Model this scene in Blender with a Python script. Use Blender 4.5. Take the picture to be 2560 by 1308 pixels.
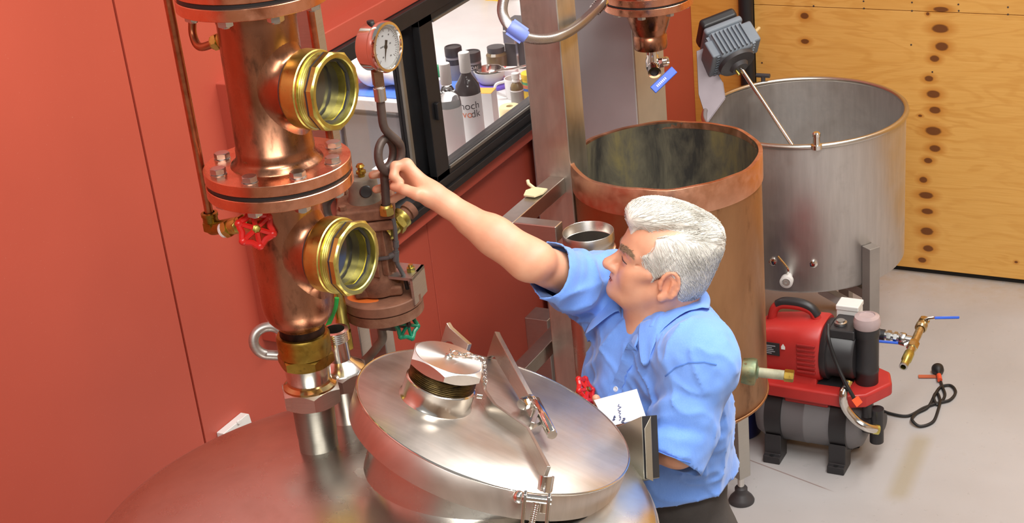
import bpy, bmesh, math, random
import numpy as np
from mathutils import Vector, Matrix, Euler

for o in list(bpy.data.objects):
    bpy.data.objects.remove(o)
random.seed(7)
rng = np.random.default_rng(7)
scene = bpy.context.scene
COL = scene.collection
R = math.radians
PI = math.pi

# ------------------------------------------------------------------ camera
# room axes: x = distance from the red wall, y = along the red wall, z = up
F_PX = 4033.0
PPX, PPY = 1280.0, 790.8
CAM = Vector((2.317, 0.0, 2.83))
_pit, _roll, _yaw = R(26.24), R(-6.06), R(29.40)
FW = Vector((-math.sin(_yaw)*math.cos(_pit), math.cos(_yaw)*math.cos(_pit), -math.sin(_pit)))
_r0 = Vector((math.cos(_yaw), math.sin(_yaw), 0))
_u0 = _r0.cross(FW)
RT = math.cos(_roll)*_r0 + math.sin(_roll)*_u0
UP = -math.sin(_roll)*_r0 + math.cos(_roll)*_u0
camd = bpy.data.cameras.new('camera')
cam = bpy.data.objects.new('camera', camd)
COL.objects.link(cam)
cam.matrix_world = Matrix(((RT.x, UP.x, -FW.x, CAM.x), (RT.y, UP.y, -FW.y, CAM.y), (RT.z, UP.z, -FW.z, CAM.z), (0, 0, 0, 1)))
camd.sensor_width = 36.0
camd.lens = F_PX/2560*36.0
camd.shift_y = (PPY-654)/2560
camd.clip_start = 0.05
scene.camera = cam

# ------------------------------------------------------------------ world, lights, exposure
world = bpy.data.worlds.new('world')
scene.world = world
world.use_nodes = True
bg = world.node_tree.nodes['Background']
bg.inputs[0].default_value = (1.0, 0.975, 0.95, 1)
bg.inputs[1].default_value = 0.36


def area_light(name, loc, target, sx, sy, power, color=(1, 0.975, 0.94)):
    d = bpy.data.lights.new(name, 'AREA')
    d.shape = 'RECTANGLE'
    d.size, d.size_y = sx, sy
    d.energy = power
    d.color = color
    o = bpy.data.objects.new(name, d)
    COL.objects.link(o)
    o.location = loc
    o.rotation_euler = (Vector(target)-Vector(loc)).to_track_quat('-Z', 'Y').to_euler()
    return o


area_light('ceiling_light', (2.3, 2.3, 4.1), (1.2, 2.6, 0.8), 2.4, 0.5, 150)
area_light('ceiling_light', (2.3, 4.6, 4.1), (1.2, 4.4, 0.4), 2.4, 0.5, 105)
area_light('ceiling_light', (2.3, -0.4, 4.1), (1.0, 2.0, 1.0), 2.4, 0.5, 140)
scene.view_settings.view_transform = 'Standard'
scene.view_settings.look = 'None'
scene.view_settings.gamma = 1.0
scene.view_settings.use_curve_mapping = False
scene.view_settings.exposure = -0.38


# ------------------------------------------------------------------ survey helpers: a sight line of the photo cut at a known distance or plane
def ray(px, py):
    return FW + RT*((px-PPX)/F_PX) - UP*((py-PPY)/F_PX)


def P(px, py, d):
    return CAM + ray(px, py)*d


def at_z(px, py, z):
    d = ray(px, py)
    return CAM + d*((z-CAM.z)/d.z)


def at_x(px, py, x):
    d = ray(px, py)
    return CAM + d*((x-CAM.x)/d.x)


def at_y(px, py, y):
    d = ray(px, py)
    return CAM + d*((y-CAM.y)/d.y)


def at_plane(px, py, o, n):
    d = ray(px, py)
    return CAM + d*((o-CAM).dot(n)/d.dot(n))


def M_of(px_per, d):
    """pixels at distance d -> metres"""
    return px_per*d/F_PX


# ------------------------------------------------------------------ mesh helpers
def frame(origin, z, xhint=None):
    z = Vector(z).normalized()
    xh = Vector(xhint) if xhint is not None else (Vector((1, 0, 0)) if abs(z.x) < 0.9 else Vector((0, 1, 0)))
    x = (xh - z*xh.dot(z)).normalized()
    y = z.cross(x)
    o = Vector(origin)
    return Matrix(((x.x, y.x, z.x, o.x), (x.y, y.y, z.y, o.y), (x.z, y.z, z.z, o.z), (0, 0, 0, 1)))


ID = Matrix.Identity(4)


class MB:
    def __init__(self):
        self.v = []
        self.f = []

    def add(self, vs, fs, M=None):
        n = len(self.v)
        if M is None:
            self.v += [tuple(p) for p in vs]
        else:
            self.v += [tuple(M @ Vector(p)) for p in vs]
        self.f += [tuple(n+i for i in f) for f in fs]
        return self

    def box(self, lo, hi, M=None):
        x0, y0, z0 = lo
        x1, y1, z1 = hi
        vs = [(x0, y0, z0), (x1, y0, z0), (x1, y1, z0), (x0, y1, z0), (x0, y0, z1), (x1, y0, z1), (x1, y1, z1), (x0, y1, z1)]
        fs = [(0, 3, 2, 1), (4, 5, 6, 7), (0, 1, 5, 4), (1, 2, 6, 5), (2, 3, 7, 6), (3, 0, 4, 7)]
        return self.add(vs, fs, M)

    def cbox(self, c, s, M=None):
        return self.box([c[i]-s[i]/2 for i in range(3)], [c[i]+s[i]/2 for i in range(3)], M)

    def bar(self, a, b, w, h, up=(0, 0, 1)):
        """rectangular bar from a to b, w across, h along `up`"""
        a, b = Vector(a), Vector(b)
        z = (b-a)
        L = z.length
        Mx = frame(a, z, Vector(up))   # local x ~ up
        return self.box((-h/2, -w/2, 0), (h/2, w/2, L), Mx)

    def lathe(self, prof, M=None, seg=40, closed=False, a0=0.0, a1=2*PI):
        """prof: list of (r, z); r = 0 ends are collapsed"""
        full = abs(a1-a0-2*PI) < 1e-6
        n = seg if full else seg+1
        vs, fs, rows = [], [], []
        for (r, z) in prof:
            if r < 1e-7:
                rows.append([len(vs)])
                vs.append((0, 0, z))
            else:
                rows.append(list(range(len(vs), len(vs)+n)))
                for k in range(n):
                    a = a0+(a1-a0)*k/seg
                    vs.append((r*math.cos(a), r*math.sin(a), z))
        pairs = list(zip(rows[:-1], rows[1:]))
        if closed:
            pairs.append((rows[-1], rows[0]))
        for A, B in pairs:
            for k in range(seg):
                k2 = (k+1) % n
                if len(A) == 1 and len(B) == 1:
                    continue
                if len(A) == 1:
                    fs.append((A[0], B[k2], B[k]))
                elif len(B) == 1:
                    fs.append((A[k], A[k2], B[0]))
                else:
                    fs.append((A[k], A[k2], B[k2], B[k]))
        return self.add(vs, fs, M)

    def cyl(self, a, b, r, r2=None, seg=24, caps=True):
        a, b = Vector(a), Vector(b)
        L = (b-a).length
        r2 = r if r2 is None else r2
        prof = [(r, 0), (r2, L)]
        if caps:
            prof = [(0, 0)]+prof+[(0, L)]
        return self.lathe(prof, frame(a, b-a), seg)

    def prism(self, poly, z0, z1, M=None):
        n = len(poly)
        vs = [(x, y, z0) for x, y in poly]+[(x, y, z1) for x, y in poly]
        fs = [tuple(range(n-1, -1, -1)), tuple(range(n, 2*n))]+[(k, (k+1) % n, n+(k+1) % n, n+k) for k in range(n)]
        return self.add(vs, fs, M)

    def hexa(self, r, z0, z1, M=None, n=6, ch=0.0, rot=0.0):
        """n-sided nut with chamfered corners"""
        if ch <= 0:
            return self.prism([(r*math.cos(rot+2*PI*k/n), r*math.sin(rot+2*PI*k/n)) for k in range(n)], z0, z1, M)
        sub = 6
        ri = r*math.cos(PI/n)
        vs, fs = [], []
        ring = []
        for k in range(n*sub):
            a = 2*PI*k/(n*sub)
            aa = (a + PI/n) % (2*PI/n) - PI/n     # angle from the nearest corner
            rr = ri/math.cos(PI/n-abs(aa))
            ring.append((rr, a+rot))
        m = len(ring)
        lv = []
        for z, lim in ((z0, ri*0.97), (z0, None), (z1, None), (z1, ri*0.97)):
            row = []
            for rr, a in ring:
                if lim is not None:
                    q, zz = lim, z
                else:
                    q = rr
                    d = (rr-ri)*0.6+ch*0.15
                    zz = z+d if z == z0 else z-d
                row.append(len(vs))
                vs.append((q*math.cos(a), q*math.sin(a), zz))
            lv.append(row)
        for A, B in zip(lv[:-1], lv[1:]):
            for k in range(m):
                fs.append((A[k], A[(k+1) % m], B[(k+1) % m], B[k]))
        fs.append(tuple(reversed(lv[0])))
        fs.append(tuple(lv[-1]))
        return self.add(vs, fs, M)

    def sphere(self, c, r, seg=20, rings=12, M=None):
        rr = r if isinstance(r, (tuple, list, Vector)) else (r, r, r)
        vs = [(c[0], c[1], c[2]-rr[2])]
        for i in range(1, rings):
            t = -PI/2+PI*i/rings
            for k in range(seg):
                a = 2*PI*k/seg
                vs.append((c[0]+rr[0]*math.cos(t)*math.cos(a), c[1]+rr[1]*math.cos(t)*math.sin(a), c[2]+rr[2]*math.sin(t)))
        vs.append((c[0], c[1], c[2]+rr[2]))
        fs = []
        for k in range(seg):
            fs.append((0, 1+(k+1) % seg, 1+k))
            fs.append((len(vs)-1, 1+(rings-2)*seg+k, 1+(rings-2)*seg+(k+1) % seg))
        for i in range(rings-2):
            for k in range(seg):
                a = 1+i*seg
                fs.append((a+k, a+(k+1) % seg, a+seg+(k+1) % seg, a+seg+k))
        return self.add(vs, fs, M)

    def torus(self, R0, r, M=None, seg=40, sub=12, a0=0, a1=2*PI):
        full = abs(a1-a0-2*PI) < 1e-6
        n = seg if full else seg+1
        vs, fs = [], []
        for k in range(n):
            a = a0+(a1-a0)*k/seg
            for j in range(sub):
                b = 2*PI*j/sub
                q = R0+r*math.cos(b)
                vs.append((q*math.cos(a), q*math.sin(a), r*math.sin(b)))
        for k in range(seg):
            for j in range(sub):
                k2, j2 = (k+1) % n, (j+1) % sub
                fs.append((k*sub+j, k2*sub+j, k2*sub+j2, k*sub+j2))
        return self.add(vs, fs, M)

    def tube(self, pts, r, seg=10, caps=True, ell=None):
        """swept round tube through points; r number or list; ell = (ry/rx) flattening not used if None"""
        pts = [Vector(p) for p in pts]
        n = len(pts)
        rs = r if isinstance(r, (list, tuple)) else [r]*n
        tang = []
        for i in range(n):
            a = pts[max(i-1, 0)]
            b = pts[min(i+1, n-1)]
            tang.append((b-a).normalized())
        x = frame((0, 0, 0), tang[0]).to_3x3() @ Vector((1, 0, 0))
        vs, fs = [], []
        for i in range(n):
            t = tang[i]
            x = (x - t*x.dot(t)).normalized()
            y = t.cross(x)
            for k in range(seg):
                a = 2*PI*k/seg
                vs.append(pts[i]+(x*math.cos(a)+y*math.sin(a))*rs[i])
        for i in range(n-1):
            for k in range(seg):
                k2 = (k+1) % seg
                fs.append((i*seg+k, i*seg+k2, (i+1)*seg+k2, (i+1)*seg+k))
        if caps:
            fs.append(tuple(range(seg-1, -1, -1)))
            fs.append(tuple((n-1)*seg+k for k in range(seg)))
        return self.add(vs, fs)


def smooth_path(pts, n=8, closed=False):
    """Catmull-Rom through points"""
    pts = [Vector(p) for p in pts]
    out = []
    m = len(pts)
    rngi = range(m if closed else m-1)
    for i in rngi:
        if closed:
            p0, p1, p2, p3 = pts[(i-1) % m], pts[i], pts[(i+1) % m], pts[(i+2) % m]
        else:
            p1, p2 = pts[i], pts[i+1]
            p0 = pts[i-1] if i > 0 else p1*2-p2
            p3 = pts[i+2] if i+2 < m else p2*2-p1
        for k in range(n):
            t = k/n
            out.append(0.5*((2*p1)+(p2-p0)*t+(2*p0-5*p1+4*p2-p3)*t*t+(3*p1-p0-3*p2+p3)*t**3))
    if not closed:
        out.append(pts[-1])
    return out


def bend_path(pts, rad, n=6):
    """polyline with rounded corners"""
    pts = [Vector(p) for p in pts]
    out = [pts[0]]
    for i in range(1, len(pts)-1):
        a, b, c = pts[i-1], pts[i], pts[i+1]
        d1, d2 = (a-b).normalized(), (c-b).normalized()
        q = min(rad, (a-b).length*0.49, (c-b).length*0.49)
        s, e = b+d1*q, b+d2*q
        for k in range(n+1):
            t = k/n
            out.append(s*(1-t)**2+b*2*t*(1-t)+e*t*t)
    out.append(pts[-1])
    return out


def mesh_obj(name, mb, mat, parent=None, local=False, bevel=0.0, sharp=38, smooth=True, bseg=2):
    """one mesh object; world-space vertices unless local=True (then in the parent's own frame)"""
    me = bpy.data.meshes.new(name)
    if parent is not None and not local:
        inv = parent.matrix_basis.inverted() if parent.parent is None else (parent.parent.matrix_basis @ parent.matrix_basis).inverted()
        vs = [tuple(inv @ Vector(p)) for p in mb.v]
    else:
        vs = mb.v
    me.from_pydata([tuple(p) for p in vs], [], mb.f)
    me.validate()
    bm = bmesh.new()
    bm.from_mesh(me)
    bmesh.ops.recalc_face_normals(bm, faces=bm.faces)
    bm.to_mesh(me)
    bm.free()
    if smooth:
        me.shade_smooth()
        me.set_sharp_from_angle(angle=R(sharp))
    o = bpy.data.objects.new(name, me)
    COL.objects.link(o)
    if mat is not None:
        me.materials.append(mat)
    if parent is not None:
        o.parent = parent
    if bevel > 0:
        m = o.modifiers.new('bevel', 'BEVEL')
        m.width = bevel
        m.segments = bseg
        m.limit_method = 'ANGLE'
        m.angle_limit = R(40)
        m.harden_normals = True
    return o


def tag(o, label, cat, group=None):
    o['label'] = label
    o['category'] = cat
    if group:
        o['group'] = group
    return o


def thing(name, loc, label, cat, group=None, rot=None):
    o = bpy.data.objects.new(name, None)
    o.empty_display_size = 0.05
    COL.objects.link(o)
    o.location = Vector(loc)
    if rot is not None:
        o.rotation_euler = rot
    # matrix_basis is live, so children can use it at once
    return tag(o, label, cat, group)


def struct(name, mb, mat, bevel=0.0, **kw):
    o = mesh_obj(name, mb, mat, bevel=bevel, **kw)
    o['kind'] = 'structure'
    return o


def copy_tree(o, parent=None):
    c = o.copy()
    COL.objects.link(c)
    c.parent = parent
    for ch in list(o.children):
        copy_tree(ch, c)
    return c


# ------------------------------------------------------------------ materials
def srgb(r, g, b):
    def f(c):
        c = c/255.0
        return c/12.92 if c <= 0.04045 else ((c+0.055)/1.055)**2.4
    return (f(r), f(g), f(b), 1)


class NT:
    def __init__(self, name):
        self.m = bpy.data.materials.new(name)
        self.m.use_nodes = True
        self.t = self.m.node_tree
        self.b = self.t.nodes['Principled BSDF']

    def n(self, typ, **kw):
        nd = self.t.nodes.new(typ)
        for k, v in kw.items():
            if k.startswith('i_'):
                key = k[2:]
                nd.inputs[int(key) if key.isdigit() else key.replace('_', ' ')].default_value = v
            else:
                setattr(nd, k, v)
        return nd

    def l(self, a, b):
        self.t.links.new(a, b)

    def coord(self, scale=(1, 1, 1), rot=(0, 0, 0), kind='Object'):
        c = self.n('ShaderNodeTexCoord')
        mp = self.n('ShaderNodeMapping')
        mp.inputs['Scale'].default_value = scale
        mp.inputs['Rotation'].default_value = rot
        self.l(c.outputs[kind], mp.inputs[0])
        return mp.outputs[0]

    def noise(self, vec, scale, detail=3, rough=0.5, dist=0.0):
        nd = self.n('ShaderNodeTexNoise')
        nd.inputs['Scale'].default_value = scale
        nd.inputs['Detail'].default_value = detail
        nd.inputs['Roughness'].default_value = rough
        nd.inputs['Distortion'].default_value = dist
        self.l(vec, nd.inputs['Vector'])
        return nd.outputs['Fac']

    def ramp(self, fac, stops, interp='LINEAR'):
        nd = self.n('ShaderNodeValToRGB')
        cr = nd.color_ramp
        cr.interpolation = interp
        while len(cr.elements) < len(stops):
            cr.elements.new(0.5)
        for e, (p, c) in zip(cr.elements, stops):
            e.position = p
            e.color = c if len(c) == 4 else (*c, 1)
        self.l(fac, nd.inputs[0])
        return nd.outputs[0]

    def mix(self, fac, a, b, mode='MIX'):
        nd = self.n('ShaderNodeMix', data_type='RGBA', blend_type=mode)
        for s, v in ((0, fac), (6, a), (7, b)):
            if hasattr(v, 'is_linked') or hasattr(v, 'links'):
                self.l(v, nd.inputs[s])
            else:
                nd.inputs[s].default_value = v
        return nd.outputs[2]

    def math(self, op, a, b=None, clamp=False):
        nd = self.n('ShaderNodeMath', operation=op, use_clamp=clamp)
        for s, v in ((0, a), (1, b)):
            if v is None:
                continue
            if hasattr(v, 'links'):
                self.l(v, nd.inputs[s])
            else:
                nd.inputs[s].default_value = v
        return nd.outputs[0]

    def bump(self, h, strength=0.2, dist=0.002):
        nd = self.n('ShaderNodeBump')
        nd.inputs['Strength'].default_value = strength
        nd.inputs['Distance'].default_value = dist
        self.l(h, nd.inputs['Height'])
        self.l(nd.outputs[0], self.b.inputs['Normal'])

    def base(self, v):
        if hasattr(v, 'links'):
            self.l(v, self.b.inputs['Base Color'])
        else:
            self.b.inputs['Base Color'].default_value = v
        return self

    def rough(self, v):
        if hasattr(v, 'links'):
            self.l(v, self.b.inputs['Roughness'])
        else:
            self.b.inputs['Roughness'].default_value = v
        return self

    def metal(self, v=1.0):
        self.b.inputs['Metallic'].default_value = v
        return self


def plain(name, col, rough=0.5, metal=0.0, var=0.06, scale=12, bump=0.0, spec=None):
    """solid colour with a little procedural unevenness"""
    t = NT(name)
    v = t.coord()
    f = t.noise(v, scale, 4)
    lo = tuple(c*(1-var*2) for c in col[:3])+(1,)
    hi = tuple(min(1, c*(1+var*2)) for c in col[:3])+(1,)
    t.base(t.ramp(f, [(0.3, lo), (0.7, hi)]))
    t.metal(metal).rough(rough)
    if bump:
        t.bump(t.noise(v, scale*6, 3), bump, 0.002)
    if spec is not None:
        t.b.inputs['Specular IOR Level'].default_value = spec
    return t.m


def stained_metal(name, base, stain, rough=0.3, amount=0.5, scale=6, rvar=0.12, stretch=(1, 1, 1), bump=0.03, dark=None):
    """metal with blotchy tarnish"""
    t = NT(name)
    v = t.coord(stretch)
    f = t.noise(v, scale, 6, 0.6, 0.4)
    f2 = t.noise(v, scale*4.3, 5, 0.6)
    c = t.ramp(f, [(0.62-amount*0.35, base), (0.72, stain)])
    if dark is not None:
        c = t.mix(t.ramp(f2, [(0.58, (0, 0, 0, 1)), (0.75, (1, 1, 1, 1))]), c, dark)
    t.base(c).metal(1.0)
    r = t.n('ShaderNodeMapRange', i_1=0.3, i_2=0.7, i_3=max(0.03, rough-rvar), i_4=rough+rvar)
    t.l(f2, r.inputs[0])
    t.rough(r.outputs[0])
    if bump:
        t.bump(f2, bump, 0.002)
    return t.m


def brushed(name, col, rough=0.3, stretch=(1, 1, 40), scale=30, var=0.1, stain=None, stain_amt=0.3, aniso=0.0, bump=0.015):
    t = NT(name)
    v = t.coord(stretch)
    f = t.noise(v, scale, 3, 0.6)
    lo = tuple(c*(1-var) for c in col[:3])+(1,)
    hi = tuple(min(1, c*(1+var)) for c in col[:3])+(1,)
    c = t.ramp(f, [(0.3, lo), (0.7, hi)])
    v2 = t.coord()
    g = t.noise(v2, 5, 6, 0.6, 0.3)
    if stain is not None:
        c = t.mix(t.ramp(g, [(0.55, (0, 0, 0, 1)), (0.8, (stain_amt,)*3+(1,))]), c, stain)
    t.base(c).metal(1.0)
    r = t.n('ShaderNodeMapRange', i_1=0.25, i_2=0.75, i_3=rough*0.75, i_4=rough*1.3)
    t.l(g, r.inputs[0])
    t.rough(r.outputs[0])
    t.b.inputs['Anisotropic'].default_value = aniso
    t.bump(f, bump, 0.001)
    return t.m


# metals
STEEL = brushed('stainless_steel', (0.60, 0.57, 0.52), 0.30, var=0.06, stain=srgb(150, 110, 70), stain_amt=0.25)
STEEL_POL = brushed('polished_stainless', (0.72, 0.69, 0.64), 0.16, var=0.04, bump=0.005)
STEEL_DULL = brushed('dull_stainless', (0.50, 0.48, 0.45), 0.42, var=0.08, stain=srgb(120, 95, 75), stain_amt=0.3)
STEEL_POT = brushed('pot_stainless', (0.66, 0.64, 0.60), 0.27, stretch=(1, 1, 1), scale=14, var=0.05, stain=srgb(165, 120, 80), stain_amt=0.3)
STEEL_LID = brushed('lid_stainless', (0.62, 0.56, 0.51), 0.40, stretch=(1, 8, 1), scale=10, var=0.07, stain=srgb(185, 130, 85), stain_amt=0.5)
STEEL_TUB = brushed('tub_stainless', (0.62, 0.60, 0.58), 0.48, stretch=(10, 10, 1), scale=6, var=0.06, stain=srgb(105, 95, 88), stain_amt=0.4)
ZINC = plain('zinc_plated', (0.55, 0.55, 0.54, 1), 0.3, 1.0)
CHROME = plain('chrome', (0.80, 0.78, 0.74, 1), 0.10, 1.0, var=0.02)
COPPER = stained_metal('aged_copper', srgb(196, 138, 108), srgb(134, 90, 66), 0.28, 0.95, 8, stretch=(1, 1, 0.45), dark=srgb(92, 66, 50))
COPPER_BR = stained_metal('bright_copper', srgb(228, 164, 132), srgb(202, 128, 94), 0.28, 0.45, 9)
COPPER_PIPE = stained_metal('copper_pipe_dull', srgb(185, 118, 84), srgb(140, 82, 56), 0.38, 0.5, 14)
COPPER_VAT = stained_metal('vat_copper', srgb(190, 146, 106), srgb(150, 110, 78), 0.42, 0.8, 3.2, stretch=(1, 1, 0.45), dark=srgb(124, 90, 64))
BRASS = stained_metal('brass', srgb(202, 190, 104), srgb(178, 162, 80), 0.36, 0.4, 9, dark=srgb(150, 134, 64))
BRASS_DK = stained_metal('old_brass', srgb(176, 146, 66), srgb(120, 96, 44), 0.36, 0.6, 14, dark=srgb(84, 70, 40))
RUST = NT('rusty_iron')
_v = RUST.coord()
_f = RUST.noise(_v, 16, 7, 0.65)
RUST.base(RUST.ramp(_f, [(0.3, srgb(82, 52, 38)), (0.5, srgb(126, 84, 62)), (0.7, srgb(150, 112, 88))])).rough(0.75).metal(0.25)
RUST.bump(_f, 0.35, 0.004)
RUST = RUST.m
IRON = plain('dark_iron', srgb(92, 80, 74), 0.55, 0.6, 0.12, 30, 0.2)
GREYPAINT = plain('grey_painted_iron', srgb(122, 112, 98), 0.6, 0.2, 0.12, 25, 0.2)
RUBBER = plain('black_rubber', (0.012, 0.012, 0.013, 1), 0.5)
BLACKP = plain('black_plastic', (0.02, 0.02, 0.022, 1), 0.42)
DARKGREY = plain('dark_grey_plastic', srgb(62, 60, 62), 0.5)
WHITEP = plain('white_plastic', srgb(225, 224, 220), 0.4, var=0.02)
REDWHEEL = plain('red_enamel', srgb(200, 34, 30), 0.3, var=0.05)
GREENWHEEL = plain('green_enamel', srgb(22, 128, 92), 0.4, var=0.1)
BLUEP = plain('blue_vinyl', srgb(44, 92, 205), 0.35, var=0.04)

# ================================================================== THE SETTING
# floor
t = NT('epoxy_floor')
v = t.coord()
f1 = t.noise(v, 1.2, 4)
f2 = t.noise(v, 22, 5, 0.6)
c = t.ramp(f1, [(0.3, srgb(170, 166, 164)), (0.7, srgb(188, 186, 186))])
c = t.mix(t.ramp(f2, [(0.62, (0, 0, 0, 1)), (0.9, (0.35, 0.35, 0.35, 1))]), c, srgb(150, 138, 120))
sep = t.n('ShaderNodeSeparateXYZ')
t.l(v, sep.inputs[0])


def seg_mask(t, sep, a, b, w0, w1):
    """soft stain along a floor segment"""
    a, b = Vector(a), Vector(b)
    d = (b-a)
    L = d.length
    d /= L
    dx = t.math('SUBTRACT', sep.outputs[0], a.x)
    dy = t.math('SUBTRACT', sep.outputs[1], a.y)
    u = t.math('ADD', t.math('MULTIPLY', dx, d.x), t.math('MULTIPLY', dy, d.y))
    w = t.math('ABSOLUTE', t.math('SUBTRACT', t.math('MULTIPLY', dy, d.x), t.math('MULTIPLY', dx, d.y)))
    mu = t.n('ShaderNodeMapRange', i_1=L/2, i_2=L/2-0.06, i_3=0, i_4=1)
    t.l(t.math('ABSOLUTE', t.math('SUBTRACT', u, L/2)), mu.inputs[0])
    mw = t.n('ShaderNodeMapRange', i_1=w1, i_2=w0, i_3=0, i_4=1)
    t.l(w, mw.inputs[0])
    return t.math('MULTIPLY', mu.outputs[0], mw.outputs[0])


stain = t.math('MULTIPLY', seg_mask(t, sep, at_z(2310, 1080, 0), at_z(2235, 1260, 0), 0.012, 0.05), 0.55)
c = t.mix(stain, c, srgb(158, 145, 112))
crack = t.math('MULTIPLY', seg_mask(t, sep, at_z(1700, 1085, 0), at_z(2090, 1232, 0), 0.0012, 0.0035), 0.75)
c = t.mix(crack, c, srgb(132, 104, 96))
edge = t.n('ShaderNodeMapRange', i_1=5.50, i_2=5.80, i_3=0, i_4=0.6)
t.l(sep.outputs[1], edge.inputs[0])
c = t.mix(t.math('MULTIPLY', edge.outputs[0], t.ramp(f2, [(0.3, (0.3,)*3), (0.7, (1,)*3)])), c, srgb(170, 140, 96))
t.base(c)
rr = t.n('ShaderNodeMapRange', i_1=0.3, i_2=0.7, i_3=0.25, i_4=0.5)
t.l(f2, rr.inputs[0])
t.rough(rr.outputs[0])
t.bump(f2, 0.05, 0.001)
FLOOR = t.m
struct('floor', MB().box((-2.2, -3.0, -0.1), (6.0, 6.0, 0.0)), FLOOR)

# red wall: flush sheets with open joints
t = NT('red_wall_paint')
v = t.coord()
f1 = t.noise(v, 1.5, 4)
f2 = t.noise(v, 60, 3)
f3 = t.noise(v, 260, 1)
c = t.ramp(f1, [(0.3, srgb(172, 74, 57)), (0.7, srgb(182, 80, 62))])
c = t.mix(t.ramp(f3, [(0.745, (0, 0, 0, 1)), (0.78, (0.35,)*3)]), c, srgb(205, 150, 130))
t.base(c).rough(0.42)
t.bump(f2, 0.04, 0.001)
REDWALL = t.m
WINY0, WINY1, WINZ0, WINZ1 = 2.96, 4.62, 1.115, 1.675
BAYY0, BAYY1, BAYZ0, BAYZ1, BAYX = 2.84, 5.05, 1.055, 1.727, 0.045
wall = struct('wall_left', MB().box((-0.10, -3.0, 0.0), (-0.014, WINY0, 3.4)).box((-0.10, WINY1, 0), (-0.014, 6.0, 3.4)).box((-0.10, WINY0, 0), (-0.014, WINY1, 1.018)).box((-0.10, WINY0, WINZ1), (-0.014, WINY1, 3.4)), REDWALL)
ys = [-3.0, -0.92, 0.24, 1.40, 2.56, 3.668, 4.80, 5.80]
g = 0.0025
for a, b in zip(ys[:-1], ys[1:]):
    if b <= BAYY0 or a >= BAYY1:
        mesh_obj('wall_panel', MB().box((-0.014, a+g, 0.004), (0.0, b-g, 3.4)), REDWALL, wall, bevel=0.003)
    else:
        # sheet notched round the window surround, in one piece
        c0, c1 = max(a+g, BAYY0+0.01), min(b-g, BAYY1-0.01)
        poly = [(a+g, 0.004), (b-g, 0.004)]
        if c1 < b-g:
            poly += [(b-g, 3.4), (a+g, 3.4), (a+g, BAYZ1-0.01), (c1, BAYZ1-0.01), (c1, BAYZ0+0.01), (a+g, BAYZ0+0.01)]
        elif c0 > a+g:
            poly += [(b-g, BAYZ0+0.01), (c0, BAYZ0+0.01), (c0, BAYZ1-0.01), (b-g, BAYZ1-0.01), (b-g, 3.4), (a+g, 3.4)]
        if len(poly) > 2:
            m = MB().prism(poly, -0.014, 0.0, Matrix(((0, 0, 1, 0), (1, 0, 0, 0), (0, 1, 0, 0), (0, 0, 0, 1))))
            mesh_obj('wall_panel', m, REDWALL, wall)
        else:
            mesh_obj('wall_panel', MB().box((-0.014, a+g, 0.004), (0.0, b-g, BAYZ0+0.01)), REDWALL, wall, bevel=0.003)
            mesh_obj('wall_panel', MB().box((-0.014, a+g, BAYZ1-0.01), (0.0, b-g, 3.4)), REDWALL, wall, bevel=0.003)
# raised red surround carrying the window
bay = MB()
bay.box((-0.014, BAYY0, BAYZ0), (BAYX, WINY0, BAYZ1)).box((-0.014, WINY1, BAYZ0), (BAYX, BAYY1, BAYZ1))
bay.box((-0.014, WINY0, BAYZ0), (BAYX, WINY1, WINZ0)).box((-0.014, WINY0, WINZ1), (BAYX, WINY1, BAYZ1))
struct('trim_1', bay, REDWALL, bevel=0.004)

# window: black aluminium slider, two sashes
BLACKALU = plain('black_aluminium', (0.012, 0.012, 0.013, 1), 0.38, 0.0, 0.1)
GREYALU = plain('mill_aluminium', srgb(150, 148, 140), 0.35, 0.8)
gl = NT('window_glass')
gl.b.inputs['Base Color'].default_value = (1, 1, 1, 1)
gl.b.inputs['Roughness'].default_value = 0.0
gl.b.inputs['IOR'].default_value = 1.45
gl.b.inputs['Transmission Weight'].default_value = 1.0
fv = gl.noise(gl.coord(), 3, 2)
rr = gl.n('ShaderNodeMapRange', i_1=0.3, i_2=0.7, i_3=0.0, i_4=0.02)
gl.l(fv, rr.inputs[0])
gl.rough(rr.outputs[0])
WGLASS = gl.m
win = bpy.data.objects.new('window_1', None)
win.location = (0.045, 3.8, WINZ0)
COL.objects.link(win)
win['kind'] = 'structure'
fr = MB()
x0, x1 = -0.02, 0.062
fr.box((x0, WINY0, WINZ0), (x1, WINY1, WINZ0+0.042)).box((x0, WINY0, WINZ1-0.045), (x1, WINY1, WINZ1))
fr.box((x0, WINY0, WINZ0), (x1, WINY0+0.04, WINZ1)).box((x0, WINY1-0.04, WINZ0), (x1, WINY1, WINZ1))
mesh_obj('window_frame', fr, BLACKALU, win, bevel=0.003)
# lower track step
mesh_obj('track', MB().box((x1, WINY0, WINZ0-0.006), (x1+0.012, WINY1, WINZ0+0.016)), BLACKALU, win, bevel=0.003)


def sash(y0, y1, xc, name, stile_l, stile_r, bead):
    m = MB()
    z0, z1 = WINZ0+0.03, WINZ1-0.035
    m.box((xc-0.012, y0, z0), (xc+0.012, y0+stile_l, z1)).box((xc-0.012, y1-stile_r, z0), (xc+0.012, y1, z1))
    m.box((xc-0.012, y0, z0), (xc+0.012, y1, z0+0.03)).box((xc-0.012, y0, z1-0.03), (xc+0.012, y1, z1))
    s = mesh_obj(name, m, BLACKALU, win, bevel=0.002)
    mesh_obj('pane', MB().box((xc-0.002, y0+stile_l, z0+0.03), (xc+0.002, y1-stile_r, z1-0.03)), WGLASS, s)
    if bead:
        b = MB()
        b.box((xc+0.0121, y0+stile_l-0.002, z0+0.028), (xc+0.017, y1, z0+0.036))
        b.box((xc+0.0121, y0+stile_l-0.002, z1-0.034), (xc+0.017, y1, z1-0.027))
        mesh_obj('glazing_bead', b, GREYALU, s)
    return s


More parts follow.
